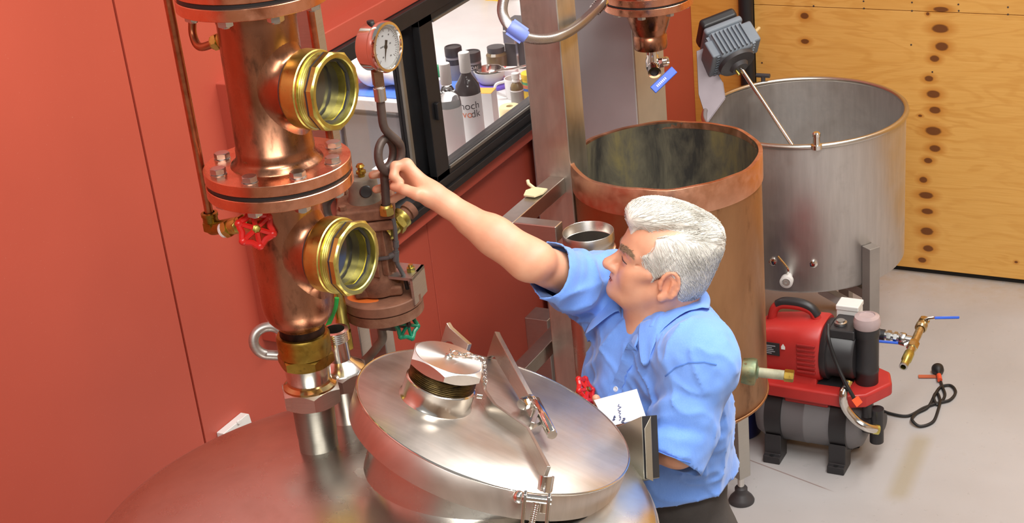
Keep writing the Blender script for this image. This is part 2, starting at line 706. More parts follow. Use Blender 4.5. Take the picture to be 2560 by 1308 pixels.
sash(3.665, WINY1-0.02, 0.046, 'sash', 0.072, 0.045, True)
s2 = sash(WINY0+0.02, 3.745, 0.006, 'sash', 0.045, 0.146, False)
mesh_obj('stile_edge', MB().box((0.018, 3.598, WINZ0+0.03), (0.026, 3.612, WINZ1-0.035)), GREYALU, s2)
mesh_obj('latch', MB().cbox((0.064, 3.70, 1.36), (0.012, 0.018, 0.05)), BLACKALU, win, bevel=0.003)

# plywood end wall at y = 5.81 in two sheets, black downpipe in the gap
PLYY = 5.81


def ply_material(name, knots, seed, colA, colB):
    t = NT(name)
    tc = t.n('ShaderNodeTexCoord')
    sp = t.n('ShaderNodeSeparateXYZ')
    t.l(tc.outputs['Object'], sp.inputs[0])
    # slow waviness of the grain (grain lines run along x)
    wv = t.n('ShaderNodeMapping')
    wv.inputs['Location'].default_value = (seed, seed*2.3, 0)
    wv.inputs['Scale'].default_value = (1.3, 1, 5.5)
    t.l(tc.outputs['Object'], wv.inputs[0])
    n1 = t.noise(wv.outputs[0], 1.6, 3, 0.5, 0.6)
    # knots pull the grain towards them
    kmask = None
    halo = None
    for (kx, kz, rx, rz, s) in knots:
        ax = t.math('DIVIDE', t.math('SUBTRACT', sp.outputs[0], kx), rx)
        az = t.math('DIVIDE', t.math('SUBTRACT', sp.outputs[2], kz), rz)
        d = t.math('SQRT', t.math('ADD', t.math('MULTIPLY', ax, ax), t.math('MULTIPLY', az, az)))
        kmask = d if kmask is None else t.math('MINIMUM', kmask, d)
    rings = t.n('ShaderNodeMath', operation='SINE')
    ph = t.math('MULTIPLY', n1, 46.0)
    ph = t.math('ADD', ph, t.math('MULTIPLY', t.math('POWER', 2.718, t.math('MULTIPLY', kmask, -0.9)), 9.0))
    t.l(ph, rings.inputs[0])
    f = t.n('ShaderNodeMapRange', i_1=-1, i_2=1, i_3=0, i_4=1)
    t.l(rings.outputs[0], f.inputs[0])
    fine = t.n('ShaderNodeMapping')
    fine.inputs['Scale'].default_value = (3, 1, 70)
    t.l(tc.outputs['Object'], fine.inputs[0])
    n2 = t.noise(fine.outputs[0], 2.2, 5, 0.65, 0.2)
    big = t.noise(tc.outputs['Object'], 1.7, 3)
    c = t.ramp(n2, [(0.2, colA), (0.8, colB)])
    c = t.mix(t.math('MULTIPLY', t.ramp(f.outputs[0], [(0.55, (0,)*3), (1.0, (1,)*3)]), t.ramp(big, [(0.35, (0.10,)*3), (0.7, (0.42,)*3)])), c, srgb(190, 126, 40))
    hal = t.ramp(t.math('DIVIDE', kmask, 4.0), [(0.25, (0.75,)*3), (0.62, (0,)*3)])
    c = t.mix(hal, c, srgb(186, 116, 30))
    kn = t.ramp(t.math('ADD', t.math('DIVIDE', kmask, 2.0), t.math('MULTIPLY', t.math('SUBTRACT', n2, 0.5), 0.15)), [(0.42, (1,)*3), (0.55, (0,)*3)])
    c = t.mix(kn, c, srgb(112, 64, 22))
    t.base(c).rough(0.55)
    t.bump(n2, 0.06, 0.001)
    return t.m


# knots read off the photograph as positions on the sheet
KN = [((2352, 24), 22, 8), ((2350, 72), 24, 13), ((2354, 117), 19, 13), ((2336, 147), 14, 10), ((2322, 197), 13, 9), ((2333, 236), 20, 12), ((2337, 276), 17, 11), ((2333, 328), 24, 14), ((2337, 372), 17, 11), ((2320, 402), 13, 9), ((2308, 450), 12, 10), ((2315, 489), 22, 11), ((2318, 529), 18, 10), ((2317, 579), 20, 13), ((2320, 622), 16, 11), ((2305, 651), 13, 9), ((2011, 40), 13, 10), ((2012, 104), 13, 8), ((2300, 290), 6, 4), ((2540, 656), 5, 4), ((2319, 35), 5, 5)]
knots = []
for (px, py), rx, rz in KN:
    p = at_y(px, py, PLYY-0.02)
    knots.append((p.x, p.z, M_of(rx, 6.4)*0.80, M_of(rz, 6.4)*0.78, 1))
PLY = ply_material('pine_ply_knotty', knots, 0.7, srgb(212, 156, 72), srgb(226, 176, 96))
PLY2 = ply_material('pine_ply_plain', [(0.1, 1.6, 0.02, 0.014, 1), (0.18, 0.8, 0.02, 0.014, 1)], 5.1, srgb(206, 142, 56), srgb(224, 166, 78))
DARKVOID = plain('dark_backing', (0.01, 0.009, 0.008, 1), 0.8)
back = struct('wall_far', MB().box((-0.10, PLYY, 0.0), (5.2, PLYY+0.1, 3.4)), DARKVOID)
xA, xB = 0.205, 0.262
zs = at_y(2330, 26, PLYY).z
mesh_obj('ply_sheet', MB().box((0.0, PLYY-0.018, 0.022), (xA, PLYY, 3.3)), PLY2, back, bevel=0.0015)
sheet1 = mesh_obj('ply_sheet', MB().box((xB, PLYY-0.018, 0.024), (xB+2.4, PLYY, zs-0.001)), PLY, back, bevel=0.0015)
mesh_obj('ply_sheet', MB().box((xB, PLYY-0.018, zs+0.001), (xB+2.4, PLYY, 3.3)), PLY, back, bevel=0.0015)
mesh_obj('ply_sheet', MB().box((xB+2.404, PLYY-0.018, 0.024), (5.0, PLYY, 3.3)), PLY, back, bevel=0.0015)
scr = MB().lathe([(0.003, 0), (0.003, 0.0012), (0, 0.0014)], None, 8)
for px, py in [(2034, 15), (2159, 3), (2160, 21), (2280, 6), (2280, 27), (2396, 11), (2397, 27), (2520, 18), (2520, 36), (2278, 112), (1905, 157), (2331, 180)]:
    p = at_y(px, py, PLYY-0.018)
    m = MB().lathe([(0.0035, -0.001), (0.0035, 0.0008), (0, 0.001)], frame(p, (0, -1, 0)), 8)
    mesh_obj('screw', m, IRON, back)
tag(mesh_obj('downpipe', MB().cyl((xA+0.028, PLYY-0.03, 0.0), (xA+0.028, PLYY-0.03, 3.3), 0.0285, seg=24), RUBBER), 'round black pipe standing in the gap between the plywood sheets', 'pipe')

# the rest of the shed, out of frame: pale lining and the roof timbers reflect in the metal
PALE = plain('pale_lining', srgb(196, 182, 160), 0.7, var=0.03)
struct('wall_right', MB().box((5.0, -3.0, 0), (5.1, 5.81, 3.4)), PALE)
struct('wall_near', MB().box((-0.1, -3.1, 0), (5.1, -3.0, 3.4)), PALE)

# ================================================================== STILL POT WITH MANWAY
def proj(p):
    d = Vector(p)-CAM
    z = d.dot(FW)
    return (PPX+F_PX*d.dot(RT)/z, PPY-F_PX*d.dot(UP)/z, z)


POT = Vector((0.880, 1.944, 0.0))
PR, PZ, PH = 0.515, 1.23, 0.108


def dome_z(x, y):
    k = 1-((x-POT.x)**2+(y-POT.y)**2)/PR**2
    return PZ+PH*math.sqrt(max(k, 0))


def at_dome(px, py):
    d = ray(px, py)
    t0, t1 = 1.5, 4.0
    for k in range(4000):
        t = t0+(t1-t0)*k/4000
        p = CAM+d*t
        if (p.x-POT.x)**2+(p.y-POT.y)**2 < PR**2 and p.z <= dome_z(p.x, p.y):
            return p
    return P(px, py, 2.9)


pot = thing('still_pot', (POT.x, POT.y, 0), 'large domed stainless steel still pot with a tilted manway lid in the foreground', 'still')
prof = [(0, 0.46), (0.30, 0.46), (PR-0.02, 0.56), (PR, 0.60), (PR, PZ)]
for k in range(1, 13):
    a = PI/2*k/12
    prof.append((PR*math.cos(a) if k < 12 else 0, PZ+PH*math.sin(a)))
mesh_obj('shell', MB().lathe(prof, None, 96), STEEL_POT, pot, local=True, sharp=60)
mesh_obj('weld_band', MB().lathe([(PR+0.0005, PZ-0.035), (PR+0.003, PZ-0.033), (PR+0.003, PZ-0.006), (PR+0.0005, PZ-0.004)], None, 96), STEEL_DULL, pot, local=True)
for k in range(3):
    a = R(20+120*k)
    m = MB().box((-0.03, -0.03, 0.012), (0.03, 0.03, 0.60), Matrix.Translation((0.40*math.cos(a), 0.40*math.sin(a), 0)) @ Matrix.Rotation(a, 4, 'Z'))
    leg = mesh_obj('leg', m, STEEL_DULL, pot, local=True, bevel=0.004)
    mesh_obj('foot', MB().lathe([(0, 0), (0.045, 0), (0.045, 0.008), (0.02, 0.013), (0, 0.013)], Matrix.Translation((0.40*math.cos(a), 0.40*math.sin(a), 0)), 20), RUBBER, pot, local=True)

LN = Vector((0.306, 0.227, 0.925)).normalized()
LC = P(1236, 1043, 2.87)
LR = M_of(355, 2.87)
LM = frame(LC, LN, RT)


def LP(px, py, h=0.0):
    return at_plane(px, py, LC+LN*h, LN)


# raised manway ring, tilted, set into the dome
mesh_obj('manway_ring', MB().lathe([(LR*0.78, -0.22), (LR*0.80, -0.062), (LR*0.80, -0.056), (LR*0.70, -0.056)], LM, 72), STEEL_POT, pot, sharp=50)
mesh_obj('gasket', MB().lathe([(LR*0.83, -0.060), (LR*0.83, -0.053)], LM, 72), RUBBER, pot)
lid = mesh_obj('lid', MB().lathe([(0, 0.004), (LR*0.5, 0.002), (LR*0.985, 0.0), (LR, -0.004), (LR, -0.053), (LR*0.97, -0.0535), (0, -0.05)], LM, 96), STEEL_LID, pot, sharp=50)
mesh_obj('rim_line', MB().torus(LR*0.996, 0.0022, LM @ Matrix.Translation((0, 0, -0.001)), 96, 8), STEEL_POL, lid)

# filler neck with hexagonal cap and chain
FB = LP(1088, 1003, 0)
FM = frame(FB, LN, RT)
neck = mesh_obj('filler_neck', MB().lathe([(0.068, -0.002), (0.0665, 0.004), (0.0635, 0.008), (0.0635, 0.038), (0.061, 0.040), (0.057, 0.041), (0.057, 0.07)], FM, 48), STEEL_POL, pot, sharp=45)
SOOT = stained_metal('heat_stained_thread', srgb(120, 100, 60), srgb(40, 34, 28), 0.4, 0.9, 30, stretch=(1, 1, 3))
thr = MB()
pr = []
for k in range(8):
    z = 0.040+k*0.0035
    pr += [(0.0585, z), (0.0605, z+0.00175)]
thr.lathe(pr, FM, 48)
mesh_obj('thread', thr, SOOT, neck)
cap = MB().hexa(0.0715, 0.066, 0.088, FM, 6, 0.004, rot=R(28))
TURNED = brushed('turned_steel', (0.82, 0.79, 0.76), 0.34, stretch=(1, 1, 1), scale=40, var=0.04, aniso=0.8)
capo = mesh_obj('filler_cap', cap, TURNED, pot, sharp=25)
mesh_obj('cap_face', MB().lathe([(0.0605, 0.0878), (0.0600, 0.0888), (0, 0.0888)], FM, 48), TURNED, capo)
EY = FM @ Vector((0, 0, 0.089))
ey = MB().lathe([(0.007, 0), (0.007, 0.004), (0.003, 0.006), (0, 0.006)], frame(EY, LN), 16)
ey.torus(0.006, 0.0015, frame(EY+LN*0.010, RT), 16, 6)
mesh_obj('cap_eye', ey, CHROME, capo)
# chain: links from the cap eye over the edge and down to the arm
ch_pts = smooth_path([EY+LN*0.010, LP(1165, 888, 0.094), LP(1190, 892, 0.093), LP(1208, 905, 0.088), LP(1212, 930, 0.06), LP(1213, 955, 0.03), LP(1212, 975, 0.012)], 8)
acc, last, li = 0.0, ch_pts[0], 0
for p in ch_pts[1:]:
    acc += (p-last).length
    if acc > 0.0115:
        dirn = (p-last).normalized()
        side = dirn.cross(LN).normalized() if li % 2 else LN
        lm = frame(p, dirn.cross(side), dirn)
        link = MB()
        path = []
        for k in range(16):
            a = 2*PI*k/16
            path.append(lm @ Vector((0.0075*math.cos(a)+(0.002 if math.cos(a) > 0 else -0.002), 0.0042*math.sin(a), 0)))
        link.tube(path+[path[0], path[1]], 0.0011, 6, caps=False)
        mesh_obj('chain_link', link, CHROME, capo)
        acc, li = 0.0, li+1
    last = p
for px, py in ((1122, 990), (1191, 990)):
    q = LP(px, py, 0.022)
    st = MB().cyl(q, q+(q-(FB+LN*0.022)).normalized()*0.010+LN*0.0, 0.0045, seg=12)
    mesh_obj('set_pin', st, CHROME, neck)

# lid arm: zig-zag flat bar, hinge bars, handle, clamp
def flat(name, pts, h, th, mat=STEEL, parent=pot, lift=0.0, bev=0.0012):
    """flat bar standing on edge on the lid along a polyline of lid points"""
    m = MB()
    pts = [Vector(p) for p in pts]
    n = len(pts)
    L, Rr = [], []
    for i in range(n):
        a = pts[max(i-1, 0)]
        b = pts[min(i+1, n-1)]
        if 0 < i < n-1:
            d = ((pts[i]-a).normalized()+(b-pts[i]).normalized()).normalized()
        else:
            d = (b-a).normalized()
        s = d.cross(LN).normalized()*(th/2)
        L.append(pts[i]+s)
        Rr.append(pts[i]-s)
    vs, fs = [], []
    for i in range(n):
        vs += [L[i]+LN*lift, Rr[i]+LN*lift, Rr[i]+LN*(lift+h), L[i]+LN*(lift+h)]
    for i in range(n-1):
        for k in range(4):
            k2 = (k+1) % 4
            fs.append((i*4+k, i*4+k2, (i+1)*4+k2, (i+1)*4+k))
    fs += [(3, 2, 1, 0), ((n-1)*4, (n-1)*4+1, (n-1)*4+2, (n-1)*4+3)]
    m.add(vs, fs)
    return mesh_obj(name, m, mat, parent, bevel=bev)


arm = flat('lid_arm', [LP(1190, 968), LP(1203, 1012), LP(1226, 1046), LP(1308, 1104), LP(1360, 1204)], 0.029, 0.0075)
flat('arm_strut', [LP(1318, 1098), LP(1336, 1052)], 0.030, 0.0075, parent=arm, lift=0.004)
flat('arm_stub', [LP(1308, 1104), LP(1346, 1082)], 0.022, 0.007, parent=arm)


def plate_poly(name, pts, th, nrm, mat, parent, bev=0.0012):
    m = MB()
    nrm = Vector(nrm).normalized()*(th/2)
    n = len(pts)
    vs = [Vector(p)+nrm for p in pts]+[Vector(p)-nrm for p in pts]
    fs = [tuple(range(n)), tuple(range(2*n-1, n-1, -1))]+[(k, (k+1) % n, n+(k+1) % n, n+k) for k in range(n)]
    m.add(vs, fs)
    return mesh_obj(name, m, mat, parent, bevel=bev)


# two triangular hinge ears rising from the far rim
for (pk, b0, b1, b2, d0) in (((1243, 829), (1222, 896), (1334, 1040), (1236, 884), 2.98), ((1121, 806), (1105, 858), (1168, 884), (1122, 846), 3.00)):
    base0 = LP(b0[0], b0[1], 0.0)
    base1 = LP(b1[0], b1[1], 0.012)
    dirb = (base1-base0).normalized()
    nrm = dirb.cross(LN)
    peak = at_plane(pk[0], pk[1], base0, nrm)
    inner = at_plane(b2[0], b2[1], base0, nrm)
    w = 0.030
    tip2 = peak+(base1-peak).normalized()*0.012
    pts = [peak, tip2, base1+LN*0.020, base1-LN*0.004, inner+(base1-inner).normalized()*0.012, inner-LN*0.006, base0]
    plate_poly('hinge_ear', pts, 0.011, nrm, STEEL, pot)
# pivot bolt, lugs and round handle
q = LP(1322, 1006, 0.026)
ax = (LP(1346, 1000, 0.026)-LP(1300, 1012, 0.026)).normalized()
bolt = MB().cyl(q-ax*0.016, q+ax*0.02, 0.006, seg=16)
bolt.hexa(0.011, -0.022, -0.012, frame(q, ax), 6, 0.001)
bolt.lathe([(0, -0.012), (0.013, -0.012), (0.013, -0.010), (0, -0.010)], frame(q, ax), 20)
mesh_obj('pivot_bolt', bolt, CHROME, arm)
lug = MB().prism([(-0.013, -0.03), (0.013, -0.03), (0.013, 0.004), (0.009, 0.011), (0, 0.014), (-0.009, 0.011), (-0.013, 0.004)], -0.004, 0.004, frame(q+ax*0.004, ax, LN.cross(ax)))
mesh_obj('pivot_lug', lug, STEEL_POL, arm, bevel=0.001)
h0, h1 = LP(1338, 1003, 0.030), P(1381, 1088, proj(LP(1381, 1120, 0))[2]-0.02)
hd = (h1-h0).normalized()
hm = MB().lathe([(0, 0), (0.0085, 0), (0.0095, 0.0015), (0.0095, (h1-h0).length-0.0015), (0.0085, (h1-h0).length), (0, (h1-h0).length)], frame(h0, hd), 24)
mesh_obj('handle', hm, CHROME, arm)
# over-centre clamp at the near rim: channel, fork, pin, eye bolt
ce = LP(1362, 1190, 0.018)
rad_out = (ce-LC)
rad_out = (rad_out-LN*rad_out.dot(LN)).normalized()
tan = LN.cross(rad_out).normalized()
cm = frame(ce+rad_out*0.006, (rad_out*0.35-LN*0.94), tan)
chn = MB()
prof2 = []
for k in range(9):
    a = PI*k/8
    prof2.append((0.014*math.cos(a), 0.012*math.sin(a)))
outer = [(x*1.0, y) for x, y in prof2]
inner = [(x*0.72, y*0.66) for x, y in reversed(prof2)]
chn.prism(outer+inner, -0.004, 0.058, cm)
mesh_obj('clamp_channel', chn, STEEL_POL, arm, bevel=0.0008)
fp = P(1343, 1248, proj(LP(1345, 1228, 0))[2]-0.035)
fx = (RT*0.97-UP*0.10-FW*0.1).normalized()
ck = mesh_obj('clamp_pin', MB().cyl(fp-fx*0.024, fp+fx*0.024, 0.007, seg=20).sphere(fp-fx*0.030, (0.011, 0.011, 0.011), 16, 10), CHROME, pot)
dn = (-LN*0.95+rad_out*0.2).normalized()
for s in (-1, 1):
    m = MB()
    pl = [(-0.012, 0.006), (-0.009, -0.008), (0, -0.0125), (0.009, -0.008), (0.012, 0.006), (0.014, 0.09), (-0.014, 0.09)]
    m.prism(pl, -0.0028, 0.0028, frame(fp+fx*0.0195*s, fx, dn.cross(fx)))
    mesh_obj('clamp_fork', m, STEEL_POL, ck, bevel=0.001)
eb = MB().cyl(fp+dn*0.004, fp+dn*0.09, 0.0045, seg=14)
for k in range(22):
    eb.torus(0.0046, 0.0009, frame(fp+dn*(0.01+k*0.0036), dn), 14, 5)
mesh_obj('eye_bolt', eb, CHROME, ck)

# ================================================================== COPPER COLUMN
CA, CB = P(693, 405, 2.75), P(797, 1112, 2.985)
CB.z = dome_z(CB.x, CB.y)-0.004
AXD = (CA-CB).normalized()


def col_t(py, off=Vector((0, 0, 0))):
    lo, hi = -0.1, 1.2
    for _ in range(50):
        mid = (lo+hi)/2
        if proj(CB+AXD*mid+off)[1] > py:
            lo = mid
        else:
            hi = mid
    return (lo+hi)/2


colm = thing('still_column', CB, 'tall copper still column with bolted flanges and two brass sight glasses', 'still column')
CM = frame(CB, AXD, (1, 0, 0))
T = col_t
tA = T(402)                          # top of the middle flange
BR = 0.0662
# stainless stub, union nut and adaptor
mesh_obj('base_pipe', MB().lathe([(0.036, -0.02), (0.036, T(1088)), (0.0366, T(1086)), (0.0366, T(1082)), (0.037, T(1080)), (0.0385, T(1000))], CM, 40), brushed('dark_pipe_steel', (0.30, 0.285, 0.25), 0.36, var=0.08), colm)
nut = mesh_obj('union_nut', MB().hexa(0.0575, T(1003), T(962), CM, 6, 0.004, rot=R(10)), STEEL, colm, sharp=25)
mesh_obj('union_ring', MB().lathe([(0.049, T(963)), (0.0485, T(958)), (0.041, T(952)), (0.040, T(948))], CM, 40), plain('gold_tinted_steel', srgb(200, 170, 120), 0.15, 1.0), nut)
mesh_obj('steel_adaptor', MB().lathe([(0.038, T(955)), (0.040, T(948)), (0.0415, T(908)), (0.039, T(905))], CM, 40), STEEL_POL, colm)
red = mesh_obj('brass_reducer', MB().lathe([(0.040, T(882)), (0.048, T(880)), (0.0485, T(838)), (0.046, T(832)), (0.041, T(831))], CM, 40), BRASS_DK, colm)
mesh_obj('reducer_hex', MB().hexa(0.052, T(908), T(880), CM, 6, 0.003, rot=R(22)), BRASS_DK, red, sharp=25)
BURNT = stained_metal('burnt_solder', srgb(70, 52, 44), srgb(34, 28, 28), 0.5, 0.7, 20)
mesh_obj('burnt_neck', MB().lathe([(0.0405, T(836)), (0.041, T(806))], CM, 40), BURNT, colm)
# lower copper body
tl0, tl1 = T(815), T(462)
body = [(0.040, tl0), (0.0425, tl0+0.004), (0.050, tl0+0.012), (0.058, tl0+0.022), (0.0625, tl0+0.034), (0.0635, tl0+0.040), (0.0640, tl0+0.042), (0.0648, tl0+0.06), (BR, tl0+0.12), (BR, tl1)]
mesh_obj('lower_body', MB().lathe(body, CM, 64), COPPER, colm, sharp=60)
tf0 = T(462)
FT = 0.0195


def flange_pair(t_top, name_top):
    """two copper discs with a black gasket, eight bolts through; t_top = upper face of the upper disc"""
    r = 0.126
    up = mesh_obj('flange', MB().lathe([(0.06, t_top-FT), (r-0.001, t_top-FT), (r, t_top-FT+0.001), (r, t_top-0.001), (r-0.001, t_top), (0.06, t_top)], CM, 96), COPPER_BR, colm, sharp=30)
    mesh_obj('flange', MB().lathe([(0.06, t_top-2*FT-0.008), (r-0.001, t_top-2*FT-0.008), (r, t_top-2*FT-0.007), (r, t_top-FT-0.009), (r-0.001, t_top-FT-0.008), (0.06, t_top-FT-0.008)], CM, 96), COPPER_BR, colm, sharp=30)
    mesh_obj('gasket', MB().lathe([(0.06, t_top-FT-0.008), (r-0.004, t_top-FT-0.008), (r-0.0035, t_top-FT-0.004), (r-0.004, t_top-FT), (0.06, t_top-FT)], CM, 96), RUBBER, colm)
    return t_top-2*FT-0.008


def flange_bolts(t_top, t_bot, ang0):
    m = MB().hexa(0.0138, 0.0015, 0.0115, None, 6, 0.001)
    m.lathe([(0, 0), (0.0145, 0), (0.0145, 0.0015), (0, 0.0015)], None, 20)
    m2 = MB().hexa(0.0138, -0.0115, -0.0005, None, 6, 0.001).cyl((0, 0, -0.0145), (0, 0, -0.011), 0.007, seg=12)
    first = None
    for k in range(8):
        a = ang0+k*PI/4
        base = CM @ Vector((0.104*math.cos(a), 0.104*math.sin(a), t_top))
        base2 = CM @ Vector((0.104*math.cos(a), 0.104*math.sin(a), t_bot))
        for nm, mm, b in (('bolt', m, base), ('nut', m2, base2)):
            o = mesh_obj(nm, mm, ZINC, None, sharp=25) if (nm, 'o') not in flange_cache else flange_cache[(nm, 'o')].copy()
            if (nm, 'o') not in flange_cache:
                flange_cache[(nm, 'o')] = o
            else:
                COL.objects.link(o)
            o.parent = colm
            o.matrix_local = colm.matrix_basis.inverted() @ (frame(b, AXD, (1, 0, 0)) @ Matrix.Rotation(k*0.4+0.2, 4, 'Z'))


flange_cache = {}
tb = flange_pair(tA, 'mid')
bp = CM.inverted() @ at_plane(634, 449, CB+AXD*tA, AXD)
ANG = math.atan2(bp.y, bp.x)
flange_bolts(tA, tb, ANG)
# upper body with flared foot
tTop = T(5)                           # underside of the upper flange pair
ub = [(0.080, tA-0.001), (0.078, tA+0.003), (0.072, tA+0.0075), (0.0685, tA+0.013), (BR+0.0012, tA+0.018), (BR+0.0012, tA+0.030), (BR, tA+0.031), (BR, tTop-0.03), (BR+0.001, tTop-0.026), (BR+0.001, tTop)]
mesh_obj('upper_body', MB().lathe(ub, CM, 64), COPPER, colm, sharp=60)
tb2 = flange_pair(tTop+2*FT+0.008, 'top')
flange_bolts(tTop+2*FT+0.008, tTop, ANG)
tt = tTop+2*FT+0.008
mesh_obj('top_body', MB().lathe([(0.080, tt-0.001), (0.072, tt+0.0075), (BR, tt+0.018), (BR, tt+0.26), (0.05, tt+0.31), (0.02, tt+0.33), (0, tt+0.33)], CM, 48), COPPER, colm, sharp=60)

SD = Vector((1.0, -0.06, 0.0)).normalized()
DARKGLASS = plain('dark_sight_glass', (0.045, 0.042, 0.035, 1), 0.08, 0.0, 0.3, 8)
LAP = plain('black_jointing', (0.03, 0.028, 0.03, 1), 0.45)
for (py, nm) in ((229, 'upper'), (646, 'lower')):
    ts = T(py, SD*0.142)
    o0 = CB+AXD*ts
    SM = frame(o0, SD, (0, 0, 1))
    # drawn-out branch: filleted from the body's own curve to the round spigot
    nb_, vs, fs = 64, [], []
    for j in range(9):
        u = j/8
        for k in range(nb_):
            a = 2*PI*k/nb_
            up_, la = math.cos(a), math.sin(a)
            p0 = (0.088*up_, 0.0605*la, math.sqrt(max(BR**2-(0.0605*la)**2, 0))-0.0015)
            p1 = (0.0545*up_, 0.0530*la, math.sqrt(max(BR**2-(0.0530*la)**2, 0))+0.004)
            p2 = (0.0555*up_, 0.0555*la, 0.078)
            vs.append(tuple(p0[i]*(1-u)**2+2*p1[i]*u*(1-u)+p2[i]*u*u for i in range(3)))
    for j in range(8):
        for k in range(nb_):
            fs.append((j*nb_+k, j*nb_+(k+1) % nb_, (j+1)*nb_+(k+1) % nb_, (j+1)*nb_+k))
    mesh_obj('branch', MB().add(vs, fs, SM), COPPER, colm, sharp=80)
    sg = mesh_obj('sight_glass', MB().lathe([(0.052, 0.075), (0.061, 0.0755), (0.0655, 0.081), (0.0662, 0.084), (0.0662, 0.108), (0.0645, 0.110), (0.0645, 0.1135), (0.0618, 0.1145), (0.0625, 0.116), (0.0615, 0.118), (0.0625, 0.120), (0.0615, 0.122), (0.0625, 0.124), (0.0615, 0.126), (0.0615, 0.131), (0.050, 0.131), (0.050, 0.10)], SM, 64), BRASS, colm, sharp=40)
    mesh_obj('solder_ring', MB().lathe([(0.055, 0.070), (0.0578, 0.071), (0.0585, 0.075), (0.056, 0.0765)], SM, 48), LAP, sg)
    mesh_obj('joint_ring', MB().lathe([(0.0660, 0.1305), (0.0660, 0.1345), (0.050, 0.1345), (0.050, 0.1305)], SM, 10, closed=True), LAP, sg, sharp=15)
    # ten-sided front nut with a bored hole
    nm_ = MB()
    n = 60
    outer = []
    for k in range(n):
        a = 2*PI*k/n
        aa = (a+PI/10) % (PI/5)-PI/10
        outer.append((0.0665*math.cos(PI/10)/math.cos(PI/10-abs(aa)) if True else 0, a))
    rows = []
    for (mode, z) in (('o', 0.1345), ('o', 0.1430), ('c', 0.1460), ('i2', 0.1460), ('i', 0.1440), ('i', 0.128), ('j', 0.1275), ('j', 0.112)):
        row = []
        for rr_, a in outer:
            q = {'o': rr_, 'c': 0.0615, 'i2': 0.0550, 'i': 0.0535, 'j': 0.0490}[mode]
            row.append((q*math.cos(a), q*math.sin(a), z))
        rows.append(row)
    vs = [p for row in rows for p in row]
    fs = []
    for i in range(len(rows)-1):
        for k in range(n):
            fs.append((i*n+k, i*n+(k+1) % n, (i+1)*n+(k+1) % n, (i+1)*n+k))
    nm_.add(vs, fs, SM)
    mesh_obj('front_nut', nm_, BRASS, sg, sharp=22)
    mesh_obj('glass', MB().lathe([(0.0495, 0.112), (0.0495, 0.114), (0, 0.114)], SM, 48), DARKGLASS, sg)

# ================================================================== COPPER PIPES WITH BRASS VALVE, left of the column
def handwheel(parent, c, ax, r, mat, spokes=6, rim=0.0042, hub_mat=BRASS):
    fm = frame(c, ax, (0, 0, 1))
    path = []
    n = 72
    for k in range(n):
        a = 2*PI*k/n
        q = r*(0.93+0.09*math.cos(a*spokes))
        path.append(fm @ Vector((q*math.cos(a), q*math.sin(a), 0)))
    m = MB()
    m.tube(path+[path[0], path[1]], rim, 8, caps=False)
    for k in range(spokes):
        a = 2*PI*(k+0.5)/spokes if spokes != 6 else 2*PI*k/spokes
        e = fm @ Vector((r*0.95*math.cos(a), r*0.95*math.sin(a), 0))
        h = fm @ Vector((r*0.22*math.cos(a), r*0.22*math.sin(a), 0.003))
        m.tube([h, e], rim*0.85, 6)
        m.sphere(fm @ Vector((r*1.04*math.cos(a), r*1.04*math.sin(a), 0)), rim*1.35, 8, 6)
    w = mesh_obj('handwheel', m, mat, parent)
    mesh_obj('hub', MB().lathe([(0, -0.006), (r*0.28, -0.006), (r*0.30, 0.004), (r*0.16, 0.006), (r*0.16, 0.010), (0, 0.011)], fm, 16), hub_mat, w)
    return w


PE = P(522, 528, 2.84)
tp = thing('copper_condensate_pipe', PE, 'long thin upright copper pipe with brass elbow and red handwheel valve left of the column', 'pipe')
top = Vector((PE.x, PE.y, PE.z+0.75))
mesh_obj('pipe', MB().tube([PE+Vector((0, 0, -0.012)), top], M_of(11, 2.8), 16), COPPER_PIPE, tp)
ve = P(543, 582, 2.835)
m = MB().lathe([(0.009, 0.0), (0.0135, 0.0), (0.0135, 0.010), (0.0150, 0.011), (0.0150, 0.017), (0.010, 0.018)], frame(PE-Vector((0, 0, 0.020)), (0, 0, 1)), 20)
m.hexa(0.016, -0.016, 0.001, frame(PE-Vector((0, 0, 0.020)), (0, 0, 1)), 6, 0.001)
mesh_obj('compression_nut', m, BRASS_DK, tp)
vx = P(604, 558, 2.80)
vd = (vx-ve).normalized()
m = MB().tube(bend_path([PE-Vector((0, 0, 0.025)), Vector((PE.x, PE.y, ve.z)), vx], 0.014, 8), 0.0125, 16)
mesh_obj('elbow', m, BRASS_DK, tp)
m = MB().hexa(0.0165, 0.022, 0.034, frame(ve, vd), 6, 0.001).lathe([(0.011, 0.034), (0.0135, 0.036), (0.015, 0.046), (0.0135, 0.056), (0.011, 0.058)], frame(ve, vd), 20)
m.hexa(0.015, 0.058, 0.068, frame(ve, vd), 6, 0.001)
tgt = CB+AXD*T(548)
m.tube([vx, vx*0.25+tgt*0.75], 0.010, 14)
valve = mesh_obj('valve_body', m, BRASS, tp)
mesh_obj('tape_ring', MB().lathe([(0.0128, 0.014), (0.0136, 0.015), (0.0136, 0.019), (0.0128, 0.020)], frame(ve, vd), 20), WHITEP, valve)
wc = P(640, 572, 2.72)
wax = (Vector((0.72, -0.62, 0.30))).normalized()
vb = ve+vd*0.046
mesh_obj('stem', MB().cyl(vb, wc, 0.007, seg=12).hexa(0.012, 0.006, 0.018, frame(vb, wc-vb), 6, 0.001), BRASS, tp)
handwheel(tp, wc, wax, 0.0290, REDWHEEL, 6, 0.0056)

